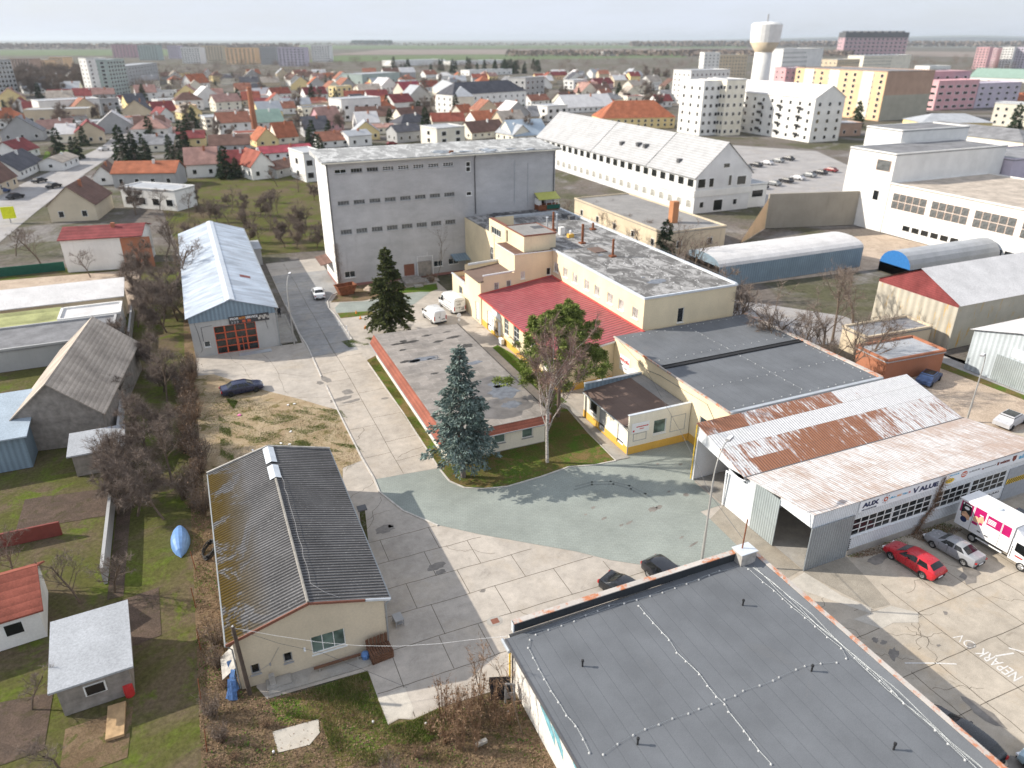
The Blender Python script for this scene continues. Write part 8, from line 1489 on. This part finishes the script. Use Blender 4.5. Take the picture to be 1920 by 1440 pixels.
def arch(name, label, x0, x1, y0, y1, h, r, roofm, endm, cat='hall'):
 t = thing(name, label, cat, (x0, y0, 0)); n = 10; w_ = y1 - y0; L = x1 - x0
 A = [(w_ * (1 - math.cos(math.pi * i / n)) / 2, h + r * math.sin(math.pi * i / n)) for i in range(n + 1)]
 f = MB()
 for i in range(n): f.face([(0, A[i][0], A[i][1]), (L, A[i][0], A[i][1]), (L, A[i + 1][0], A[i + 1][1]), (0, A[i + 1][0], A[i + 1][1])])
 f.build('roof', M[roofm], None, smooth=True).parent = t; f = MB(); f.face([(0, y, z) for y, z in [(w_, 0), (0, 0)] + A]); f.face([(L, y, z) for y, z in ([(w_, 0), (0, 0)] + A)[::-1]]); f.box(0, 0, 0, L, w_, h, skip='bt'); f.v = f.v; f.build('wall', M[endm], None).parent = t; return t
arch('arched_hall', 'long low hall with white curved roof behind the bare tree row', 77.5, 109.5, 92.2, 101.5, 3.6, 1.5, 'roof_white', 'blue_clad'); arch('arched_tent', 'blue fronted arched storage tent with pale curved cover', 111, 134, 83.2, 89.5, 1.6, 2.6, 'roof_pale', 'blue')
t = bldg(88.6, 59, 16, 0, 0, 'f', 'pale', 'beige_wall') if False else None
t = thing('steel_hall', 'big beige sheet hall with dark red gable and white ribbed roof', 'hall', (89, 58.5, 0)); f = MB(); D = 12.6; L = 44; f.box(0, 0, 0, L, D, 6.4, skip='bt'); f.build('wall', corrug('beige_rust_sheet', (.50, .46, .38), 1.1, 1, .03, .25, (.42, .25, .05), .7, 0, (1, 2.2, .25)), None).parent = t
f = MB(); f.face([(-.02, 0, 6.4), (-.02, D / 2, 9.4), (-.02, D, 6.4)]); f.face([(-.02, 0, 6.4), (-.02, D, 6.4), (-.02, D, 5.9), (-.02, 0, 5.9)]); f.build('gable', M['maroon'] if 'maroon' in M else M['roof_maroon'], None).parent = t
f = MB(); f.face([(-.4, -.5, 6.3), (L, -.5, 6.3), (L, D / 2, 9.55), (-.4, D / 2, 9.55)]); f.face([(-.4, D / 2, 9.55), (L, D / 2, 9.55), (L, D + .5, 6.3), (-.4, D + .5, 6.3)]); f.build('roof', M['roof_white'], None).parent = t
t = thing('blue_grey_hall', 'blue-grey sheet hall with white sign board at the right edge', 'hall', (85.6, 42, 0)); f = MB(); D = 11.5; L = 30; f.box(0, 0, 0, L, D, 5.2, skip='bt'); f.face([(0, 0, 5.2), (0, D / 2, 6.6), (0, D, 5.2)]); f.build('wall', corrug('pale_blue_sheet', (.48, .53, .56), .6, 1, .03, 0, rough=.6), None).parent = t
f = MB(); f.face([(-.4, -.4, 5.15), (L, -.4, 5.15), (L, D / 2, 6.75), (-.4, D / 2, 6.75)]); f.face([(-.4, D / 2, 6.75), (L, D / 2, 6.75), (L, D + .4, 5.15), (-.4, D + .4, 5.15)]); f.build('roof', M['roof_white'], None).parent = t; f = MB(); f.box(-.08, 2.8, 3.6, -.02, 6.4, 4.7); f.build('sign_board', M['white'], None).parent = t; f = MB(); f.box(-.06, 2, 0, -.03, 8, 3.3); f.build('door', M['grey_clad_y'], None).parent = t
bldg(72.6, 54.4, 9.2, 5, 2.6, 'f', 'pale', 'brick_wall', R(-3), None, (), 'low garage block with rusty brown doors behind the rusty hangar', 'garage', 'garages'); bldg(76, 60.6, 11, 4.2, 2.8, 'f', 'grey', 'beige_wall', R(-3), None, (), 'grey flat shed behind the garage block with rusty doors', 'shed', 'flat_shed')
sheet('lane', [(66, 72), (87, 60), (86, 20), (95, 20), (94, 41.5), (84.5, 42), (84.8, 56), (88, 58), (86.5, 74), (66, 100)], -.04, 'street'); sheet('storage_yard', [(64.9, 40), (84, 40), (84, 56), (70, 60), (70, 90), (64.5, 100), (64.5, 70)], -.05, 'sand'); sheet('lane_verge', [(82.6, 58.2), (84.6, 57), (85.3, 41), (84.2, 41)], -.03, 'lawn')
sheet('east_waste_ground', [(62, 100), (82, 92), (110, 90), (135, 88), (134, 108), (101, 114), (80, 113), (64, 116)], -.055, 'sand')
sheet('car_park', [(126, 122), (168, 120), (215, 210), (196, 240), (150, 240), (131, 160)], -.05, 'street')
t = bldg(134.5, 110, 34, 12, 15.8, 'f', 'grey', 'white_wall', 0, None, (), 'white factory tower with grey shaded side and amber window strip', 'factory', 'factory_tower')
def wpart(t, me, x, y, z, sx_, sz_, rot=-90): o = bpy.data.objects.new('window', me); col.objects.link(o); o.parent = t; o.location = (x, y, z); o.rotation_euler[2] = R(rot); o.scale = (sx_, 1, sz_)
wpart(t, WIN_OR, 0, 2.6, 12.4, 3.6, 2.2); wpart(t, WIN_ME, 0, 3, 6.2, 1.6, 2.2)
t = bldg(134.6, 62, 30, 47.9, 10.0, 'f', 'roof_beige', 'white_wall', 0, None, (), 'white factory wing with long rows of amber framed windows', 'factory', 'factory_wing')
for k in range(4):
 for i in range(5):
  for j in range(2): wpart(t, WIN_OR, 0, 46 - k * 9.2 - i * 1.62, 5.4 + j * 1.6, 1.5, 1.5)
for i in range(16): wpart(t, WIN_ME, 0, 42 - i * 2.2, 1.4, 2.0, 1.2)
bldg(150, 122.5, 22, 10, 18.5, 'f', 'grey', 'white_wall', 0, None, (2, 1, 0), 'white stair tower rising behind the white factory tower', 'building', 'stair_tower'); bldg(169, 108, 30, 14, 13, 'f', 'grey', 'lilac_wall', 0, None, (4, 1, 2), 'lilac shaded rear block of the white factory', 'factory', 'factory_block')  # rear block: shade put into the wall colour as lilac
def block(u, v, wd, dp, h, kind, roof, wall, wins, label, rh=None, ws=(1.5, 1.5), name='apartment_block'): return bldg(u, v, wd, dp, h, kind, roof, wall, 0, rh, wins, label, 'apartment block', name, False, ws)
A = block(230, 230, 15.5, 74, 16.6, 'g', 'white', 'white_wall', (3, 5, 14), 'big white gabled apartment block with rows of small windows', 4.4)
f = MB()
for i in range(6):
 for j in range(4): y = 6 + i * 11.5; z = 2.2 + j * 3.3; f.box(-.9, y, z, 0, y + 2.6, z + .15); f.box(-.9, y, z, -.82, y + 2.6, z + 1.0)
f.build('balconies', M['rim_dark'], None).parent = A
block(203.5, 266, 9, 16, 21.4, 'f', 'white', 'white_wall', (3, 6, 3), 'narrow white apartment tower left of the big gabled block'); block(212, 262, 10, 13, 22, 'f', 'pale', 'cream_pale', (3, 6, 6), 'pale cream apartment block joined to the narrow white tower')
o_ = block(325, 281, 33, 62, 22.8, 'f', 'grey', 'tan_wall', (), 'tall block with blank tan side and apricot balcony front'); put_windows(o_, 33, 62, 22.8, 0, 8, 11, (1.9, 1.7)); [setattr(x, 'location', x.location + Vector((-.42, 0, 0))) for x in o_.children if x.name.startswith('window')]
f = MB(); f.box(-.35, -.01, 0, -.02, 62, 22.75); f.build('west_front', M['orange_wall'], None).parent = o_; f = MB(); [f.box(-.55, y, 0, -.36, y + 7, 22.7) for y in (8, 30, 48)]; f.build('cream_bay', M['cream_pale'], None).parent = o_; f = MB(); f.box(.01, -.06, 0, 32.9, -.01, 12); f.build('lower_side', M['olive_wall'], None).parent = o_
block(404, 313, 34, 16, 15.5, 'f', 'pink_wall', 'pink_wall', (5, 4, 3), 'pink stepped apartment block front part', ws=(4, 1.4)); block(412, 330, 40, 16, 19.5, 'f', 'rose_wall', 'rose_wall', (5, 5, 3), 'dusty rose apartment block behind the pink stepped one', ws=(3, 1.3)); block(438.5, 313, 38, 14, 13.5, 'f', 'lilac_wall', 'lilac_wall', (5, 4, 2), 'lilac apartment wing right of the pink stepped block', ws=(3, 1.3))
p1, p2 = at(1579, 104), at(1696, 104); hh = top(61, *p1); rt = math.atan2(p2[1] - p1[1], p2[0] - p1[0]); bldg(p1[0], p1[1], math.hypot(p2[0] - p1[0], p2[1] - p1[1]), 40, hh, 'f', 'slate', 'rose_wall', rt, None, (14, 6, 3), 'huge rose block with dark stepped top on the right horizon', 'apartment block', 'panel_block', False, (7, 4))
f = MB(); w_ = math.hypot(p2[0] - p1[0], p2[1] - p1[1]); f.box(-.5, -.8, hh * .78, w_ + .5, 41, hh + .5); 
for k in range(9): f.box(w_ * k / 9 + 2, 4, hh + .5, w_ * k / 9 + 8, 30, hh + 3.5)
o = f.build('dark_attic', M['dgrey'], None); o.parent = [x for x in bpy.data.objects if x.get('label') == 'huge rose block with dark stepped top on the right horizon'][0]
for k, (x0, x1, yb, yt, wall, lb) in enumerate(((1822, 1846, 129, 89, 'pink_wall', 'pink tower first from left on the far right'), (1847, 1862, 127, 90, 'rose_wall', 'rose tower second from left on the far right'), (1870, 1892, 128, 89, 'white_wall', 'white tower third from left on the far right'), (1893, 1916, 128, 89, 'lilac_wall', 'lilac tower at the far right edge'))): GH((x0, yb), (x1, yb + .5), yt, 0, 'f', 'grey', wall, 30, (4, 8, 3), label=lb, cat='apartment block', wsize=(4, 1.6), name='panel_block')
for L, Rr, ty, wall, dp, lb in (((1316, 150), (1345, 150), 99, 'white_wall', 20, 'white block at the left of the white blocks below the water tower'), ((1345, 150), (1396, 149), 103, 'beige_wall', 20, 'beige block below the water tower'), ((1458, 172), (1532, 166), 92, 'white_wall', 24, 'wide white block right of the water tower'), ((1475, 190), (1512, 188), 128, 'pink_wall', 14, 'pale pink block behind the big gabled roof'), ((1512, 192), (1578, 188), 130, 'white_wall', 18, 'white block behind the ridge of the big gabled block'), ((1562, 160), (1604, 158), 112, 'beige_wall', 18, 'beige block left of the tall apricot one'), ((1612, 150), (1700, 146), 104, 'cream_pale', 18, 'cream block in front of the huge rose block'), ((1290, 196), (1362, 192), 132, 'white_wall', 16, 'white block behind the narrow white tower'), ((1740, 140), (1780, 139), 124, 'white_wall', 20, 'small white hall behind the pink stepped block'), ((1800, 195), (1870, 200), 168, 'cream_pale', 14, 'cream flat house at the right behind the yellow mansion'), ((1855, 235), (1935, 240), 196, 'cream_pale', 14, 'cream house cut by the right edge')):
 GH(L, Rr, ty, 0, 'f', 'pale', wall, dp, None, label=lb, cat='apartment block' if ty < 140 else 'building', name='apartment_block' if ty < 140 else 'flat_roofed_building')
GH((1815, 152), (1930, 156), 146, 129, 'e', 'green', 'white_wall', 40, (), label='long hall with pale green roof at the right', cat='hall', name='market_hall', chim=False); GH((1832, 182), (1870, 182), 172, 152, 'e', 'red', 'rose_wall', 14, label='house with big red roof at the right edge of town'); GH((1880, 196), (1930, 198), 188, 174, 'e', 'orange', 'cream_pale', 12, label='house with orange roof at the right edge'); GH((1128, 243), (1264, 240), 221, 188, 'h', 'orange', 'yellow_wall', 16, (11, 2, 3), label='long yellow building with bright orange-red hipped roof', cat='building', name='orange_roof_building', chim=False)
bldg(250, 197, 26, 14, 9.8, 'h', 'pale', 'yellow_wall', R(-24), 2.6, (7, 2, 3), 'ornate yellow mansion with pale roof behind the white factory', 'mansion', 'mansion'); bldg(216.5, 137, 14, 40, 11.3, 'h', 'grey', 'cream_pale', R(0), 2.6, (3, 3, 8), 'cream three storey building with grey roof at the right edge', 'building', 'cream_building'); bldg(246, 243, 22, 10, 5, 'f', 'roof_pale', 'tan_wall', R(-10), None, (4, 1, 2), 'low tan building at the foot of the apricot block', 'building')
wx, wy = at(1419, 190); t = thing('water_tower', 'white water tower with wide bowl standing over the town', 'water tower', (wx, wy, 0)); hb = top(90, wx, wy); ht = top(46, wx, wy); k_ = (wx * math.sin(YAW) + wy * math.cos(YAW)) / 1356 * 1.1
MB().lathe([(14 * k_, 0), (13 * k_, hb)], (0, 0, 0), 20).build('shaft', M['white_wall'], None, smooth=True).parent = t; MB().lathe([(13 * k_, hb - 6 * k_), (22 * k_, hb + 8 * k_)], (0, 0, 0), 24).build('cone', M['beige_wall'], None, smooth=True).parent = t; MB().lathe([(22 * k_, hb + 8 * k_), (23 * k_, ht), (20 * k_, ht + 1), (2, ht + 1.6)], (0, 0, 0), 24).build('tank', M['white_wall'], None, smooth=False).parent = t; MB().tube([(0, 0, ht), (0, 0, ht + 6)], .5, 5).build('mast', M['grey'], None).parent = t
def tcar(px, colr, lb, rz, grp='small cars parked in the town'):
 p = at(*px); t = thing('town_car', lb, 'car', (p[0], p[1], 0), grp, rz); f = MB(); pr = [(-2.1, .35), (-2.15, .8), (-1.6, .95), (-1.1, 1.4), (.5, 1.42), (1.1, .95), (2.0, .78), (2.1, .35)]; n = len(pr)
 for s in (-1, 1):
  for x, z in pr: f.v.append((x, s * (.85 if z < 1 else .68), z))
 f.f = [tuple(range(n)), tuple(range(2 * n - 1, n - 1, -1))] + [(k, n + k, n + (k + 1) % n, (k + 1) % n) for k in range(n)]; f.m = [0] * (n + 2); f.build('body', colr, None).parent = t
 f = MB(); [f.tube([(x, s * .72, .32), (x, s * .9, .32)], .32, 8) for x in (-1.3, 1.3) for s in (-1, 1)]; f.build('wheel', M['tyre'], None).parent = t
 f = MB(); f.obox((-.3, 0, 1.15), (.95, .74, .17)); f.obox((-.3, 0, 1.43), (.72, .6, .01)); f.build('side_window', M['glass_dk'], None).parent = t
CC = [simple('town_car_' + n_, c_, .35) for n_, c_ in (('black', (.02, .02, .025)), ('white', (.5, .5, .52)), ('grey', (.2, .21, .22)), ('red', (.2, .03, .03)), ('blue', (.04, .07, .16)))]
for k in range(24): tcar((1000, 500), CC[(0, 2, 0, 1, 2, 0, 3, 2, 4)[k % 9]], 'parked car on the car park behind the long white hall', R(100), 'cars on the car park'); 
for k, o in enumerate([x for x in col.objects if x.name.startswith('town_car') and x.type == 'EMPTY']): o.location = (134 + (k % 8) * 6.5 + (k // 8) * 5, 134 + (k // 8) * 24 + (k % 8) * 2.2, 0)
for px, c_, rz, lb in (((102, 352), 0, 52, 'dark car parked along the pale street, upper'), ((75, 342), 0, 50, 'dark car parked along the pale street, middle'), ((30, 372), 0, 48, 'dark car parked along the pale street, lower'), ((195, 282), 1, 50, 'white car on the pale street'), ((125, 300), 1, 5, 'white car beside the green verge'), ((5, 362), 4, 50, 'blue car at the left edge of the pale street'), ((1740, 716), 4, 20, 'teal blue car behind the rusty hangar'), ((1892, 795), 1, 10, 'white vehicle behind the rusty hangar at the right'), ((735, 272), 3, 5, 'red car just behind the grey warehouse roof')): tcar(px, CC[c_], lb, R(rz), None)
t = thing('yellow_container', 'bright yellow sign board beside the pale street', 'sign', (*at(21, 418), 0)); MB().box(-1.3, -.1, 1.0, 1.3, .1, 3.6).build('board', simple('acid_yellow', (.75, .78, .02), .5), None).parent = t; MB().box(-.1, -.08, 0, .1, .08, 1.0).build('post', M['grey'], None).parent = t
lamp('grey street lamp by the lane behind the rusty hangar', (*at(1812, 790), 0), 8.5, 1.2, R(200))
tp = [bare_tree('bare_tree', 'bare grey-brown tree in a row behind the cream block', 9, (68, 62, 0), 'bark', 'twig', .55, 3, 9, 14, 200 + k, 1, twl=.8, z0=.3) for k in range(3)]
ev = [conifer('evergreen_tree', 'dark evergreen tree among the houses', 8, 2.2, .6, 'ever', 'bark', (0, 0, 0), .35, .8, .3, .8, group='evergreens among the town houses') for k in range(2)]
td = [bare_tree('bare_tree', 'bare tree in the grove left of the white tower block', 8, (0, 0, 0), 'bark', 'twig', .7, 3, 12, 40, 230 + k, 1, 'grove left of the white tower block', twl=1.3, z0=.2) for k in range(2)]
for k, e in enumerate(td): e.location = (*at(100 + 40 * k, 165), 0); e.scale = (1.6,) * 3
row = [(1290, 560), (1318, 590), (1352, 640), (1386, 665), (1420, 690), (1460, 700), (1492, 712), (1520, 725), (1550, 735), (1585, 742), (1620, 700), (1250, 520), (1560, 640), (1600, 610)]
G_ = 'row of bare trees behind the dark roofed hall'
for k, p in enumerate(row):
 q = at(*p); src = tp[k % 3]
 if k < 3: src.location = (q[0], q[1], 0); src['group'] = G_; src['label'] = 'bare tree in the row behind the dark roofed hall'
 else: dup(src, (q[0], q[1], 0), random.uniform(0, 6.28), random.uniform(.8, 1.15), 'bare tree in the row behind the dark roofed hall', G_)
def grove(pts, label, group, s=(.8, 1.3), src=tp):
 for p in pts: q = at(*p); dup(random.choice(src), (q[0], q[1], 0), random.uniform(0, 6.28), random.uniform(*s), label, group)
def far_grove(name, label, x0, x1, y0, y1, n, h=11):
 L = Leaves(); Q = np.array([at(random.uniform(x0, x1), random.uniform(y0, y1)) for _ in range(n)]); m = n * 170; i = rng.integers(0, n, m); r_ = rng.normal(0, 1, (m, 3)) * np.array([h * .24, h * .24, h * .16]) + np.array([0, 0, h * .55]); r_[:, 2] = np.clip(r_[:, 2], 0, h)
 c = r_.copy(); c[:, :2] += Q[i]; L.add(c, r_ * np.array([1, 1, .6]) + rng.normal(0, 1.2, (m, 3)), rn(m), rng.uniform(1, 2.6, m), np.full(m, .11)); tag(L.build(name, 'twig', None, True), label, None, None, 'stuff')
grove([(random.uniform(30, 175), random.uniform(142, 182)) for k in range(56)], 'bare tree in the grove left of the white tower block', 'grove left of the white tower block', (1.3, 1.9), td); far_grove('grove', 'grove of bare trees right of the white tower block', 245, 420, 128, 182, 60); far_grove('grove', 'bare trees below the panel blocks on the left horizon', 420, 620, 124, 166, 60)
far_grove('grove', 'bare trees at the far edge of town', 620, 1300, 116, 140, 80); far_grove('grove', 'bare trees behind the pink blocks at the right', 1700, 1900, 108, 138, 26)
grove([(random.uniform(345, 600), random.uniform(385, 470)) for k in range(22)], 'small bare fruit tree in the orchard behind the blue roofed hall', 'orchard fruit trees', (.35, .6)); grove([(random.uniform(255, 340), random.uniform(420, 640)) for k in range(6)], 'bare tree along the garden wall left of the blue roofed hall', 'bare trees along the garden wall', (.6, .9)); grove([(random.uniform(210, 345), random.uniform(680, 980)) for k in range(12)], 'small bare tree in the gardens beside the overgrown strip', 'small garden trees', (.35, .65)); grove([(30, 1105), (60, 1330), (215, 1110), (150, 1130), (110, 1440)], 'bare fruit tree in the lower left gardens', 'lower left garden trees', (.35, .5))
grove([(random.uniform(60, 330), random.uniform(250, 330)) for k in range(8)] + [(170, 520), (30, 480), (80, 500), (330, 330), (300, 395), (520, 350), (560, 360)], 'bare tree between the houses left of the grey warehouse', 'bare trees between the left houses', (.5, .9)); grove([(random.uniform(1050, 1230), random.uniform(398, 470)) for k in range(12)], 'bare shrub tree behind the cream block', 'shrubs behind the cream block', (.35, .55))
grove([(232, 302), (254, 301), (275, 303), (20, 190), (75, 184), (345, 282), (365, 240), (405, 152), (437, 152), (570, 156), (598, 158), (612, 160), (720, 136), (655, 160), (760, 140), (1072, 196), (1160, 176), (1085, 192), (785, 222), (732, 240), (1605, 237), (1740, 1), (1900, 246), (1860, 190), (1245, 492), (420, 330), (270, 190), (55, 152), (150, 150), (1250, 185), (440, 200), (448, 202), (798, 245), (1090, 140), (1225, 150)][:21] + [(1900, 246), (1860, 190), (420, 330), (270, 190), (55, 152), (150, 150), (1250, 185), (448, 202), (798, 245), (1225, 150)], 'dark evergreen tree among the houses', 'evergreens among the town houses', (.9, 1.5), ev)
grove([(random.uniform(-10, 1040), 148 + 120 * random.random() ** 1.3) for k in range(70)], 'bare tree among the town houses', 'bare trees among the town houses', (.7, 1.2), td); grove([(random.uniform(1045, 1330), random.uniform(140, 205)) for k in range(26)], 'bare tree in the town behind the long white hall', 'bare trees behind the long white hall', (.8, 1.4), td)
grove([(random.uniform(195, 345), random.uniform(640, 985)) for k in range(12)], 'scrubby bare tree in the gardens beside the overgrown strip', 'scrubby trees beside the overgrown strip', (.4, .75), td); grove([(random.uniform(250, 340), random.uniform(400, 640)) for k in range(6)], 'bare tree along the garden wall left of the blue roofed hall', 'bare trees along the garden wall', (.6, .95), td); grove([(random.uniform(340, 600), random.uniform(375, 470)) for k in range(22)], 'small bare fruit tree in the orchard behind the blue roofed hall', 'orchard fruit trees', (.35, .6), td)
grove([(random.uniform(0, 620), 150 + 150 * random.random()) for k in range(16)] + [(random.uniform(620, 1040), random.uniform(150, 230)) for k in range(12)] + [(140, 300), (115, 299), (150, 297), (355, 268), (345, 330), (425, 335), (445, 333)], 'dark evergreen tree among the houses', 'evergreens among the town houses', (.7, 1.3), ev)
grove([(random.uniform(735, 1010), random.uniform(128, 140)) for k in range(30)], 'dark evergreen in the belt before the fields', 'evergreen belt before the fields', (1.3, 2.0), ev)
for e in ev: e.location = (*at(1605 if e is ev[0] else 1245, 240 if e is ev[0] else 494), 0)
def wood(name, label, x0, x1, y, h, n, mat='ever'):
 L = Leaves(); a, c = np.array(at(x0, y)), np.array(at(x1, y)); s = rng.uniform(0, 1, n)[:, None]; p = a * (1 - s) + c * s; dv = p / np.linalg.norm(p, axis=1, keepdims=True); p = p + dv * rng.uniform(0, 220, (n, 1)); sz = h * .3
 L.add(np.concatenate([p, rng.uniform(0, h * .8, (n, 1))], 1), rng.normal(0, .7, (n, 3)) + np.array([0, 0, 1]), rn(n), np.full(n, sz * 1.5), np.full(n, sz)); tag(L.build(name, mat, None, False), label, None, None, 'stuff')
wood('far_wood', 'dark wood on the horizon behind the grey warehouse', 660, 735, 83.5, 26, 1500); wood('tree_belt', 'long belt of trees along the left horizon', -40, 560, 92, 20, 2500, 'twig'); wood('tree_belt', 'long belt of trees along the right horizon', 1180, 1960, 88, 26, 3500, 'twig'); wood('field_trees', 'hedge trees in the far fields', 560, 1250, 86, 16, 1200, 'twig'); wood('scrub_belt', 'brown scrub at the edge of the fields', 950, 1600, 106, 12, 3500, 'twig')
f = MB(); X = [at(1240 + 20 * i, 78.2) for i in range(45)]; far = 1.0
for i in range(44):
 h0, h1 = [54 * max(0, math.sin(min(1, j / 30) * math.pi * .5)) + 8 * math.sin(j * .5) * (j / 44) for j in (i, i + 1)]
 a, c = X[i], X[i + 1]; f.face([(a[0], a[1], -1.4), (c[0], c[1], -1.4), (c[0], c[1], max(0, h1)), (a[0], a[1], max(0, h0))]); f.face([(a[0], a[1], max(0, h0)), (c[0], c[1], max(0, h1)), (c[0] * 1.3, c[1] * 1.3, max(0, h1) * 1.75), (a[0] * 1.3, a[1] * 1.3, max(0, h0) * 1.75)])
tag(f.build('hills', M['plain'], None), kind='structure')
OCC = [(o.location.x, o.location.y) for o in col.objects if o.parent is None and o.get('category') in ('house', 'building', 'apartment block', 'hall', 'factory', 'mansion')]
rs = random.Random(42); n_ = 0
for k in range(5000):
 if n_ >= 190: break
 x, y = rs.uniform(-20, 1260), 145 + 135 * rs.random() ** 1.35; p = at(x, y)
 if x > 1000 and y > 205 or 560 < x < 1045 and y > 268 or x < 250 and 240 < y < 300 and rs.random() < .7: continue
 if any((p[0] - a) ** 2 + (p[1] - c) ** 2 < (13.5 if y > 190 else 17) ** 2 for a, c in OCC): continue
 OCC.append(p); n_ += 1; kd = rs.choice('eeegghf'); rf = rs.choice(('red', 'maroon', 'brown', 'brick', 'orange', 'pink', 'grey', 'slate', 'beige', 'pale', 'white', 'brown')); wl = rs.choice(('white_wall', 'white_wall', 'cream_pale', 'beige_wall', 'grey_wall_plain', 'yellow_wall')); h = rs.choice((3.2, 3.6, 5.4))
 bldg(p[0], p[1], rs.uniform(10, 17), rs.uniform(8, 12), h, kd, rf, wl, rs.choice((0, 0, .12, -.15, .3)), None, (3, 2 if h > 5 else 1, 2) if y > 175 else (), auto(kd, rf, wl, h, x, y), chim=True)
SEEN = {}
for o in list(col.objects):
 if o.parent is None and o.get('label'): SEEN.setdefault(o['label'], []).append(o)
for lb, L in SEEN.items():
 if len(L) > 1 and not all(o.get('group') for o in L):
  for o in L: o['group'] = 'look-alikes: ' + lb
hz = MB().box(-16000, -3000, -2.6, 24000, 33000, 118).build('haze', []); tag(hz, 'thin bluish haze over the town', None, None, 'stuff'); hm = bpy.data.materials.new('haze'); hm.use_nodes = True; hm.node_tree.nodes.clear(); pv = hm.node_tree.nodes.new('ShaderNodeVolumePrincipled'); ou = hm.node_tree.nodes.new('ShaderNodeOutputMaterial'); hm.node_tree.links.new(pv.outputs[0], ou.inputs['Volume']); pv.inputs['Color'].default_value = (.84, .92, 1.0, 1); pv.inputs['Density'].default_value = .00007; pv.inputs['Anisotropy'].default_value = .2; hz.data.materials.append(hm)
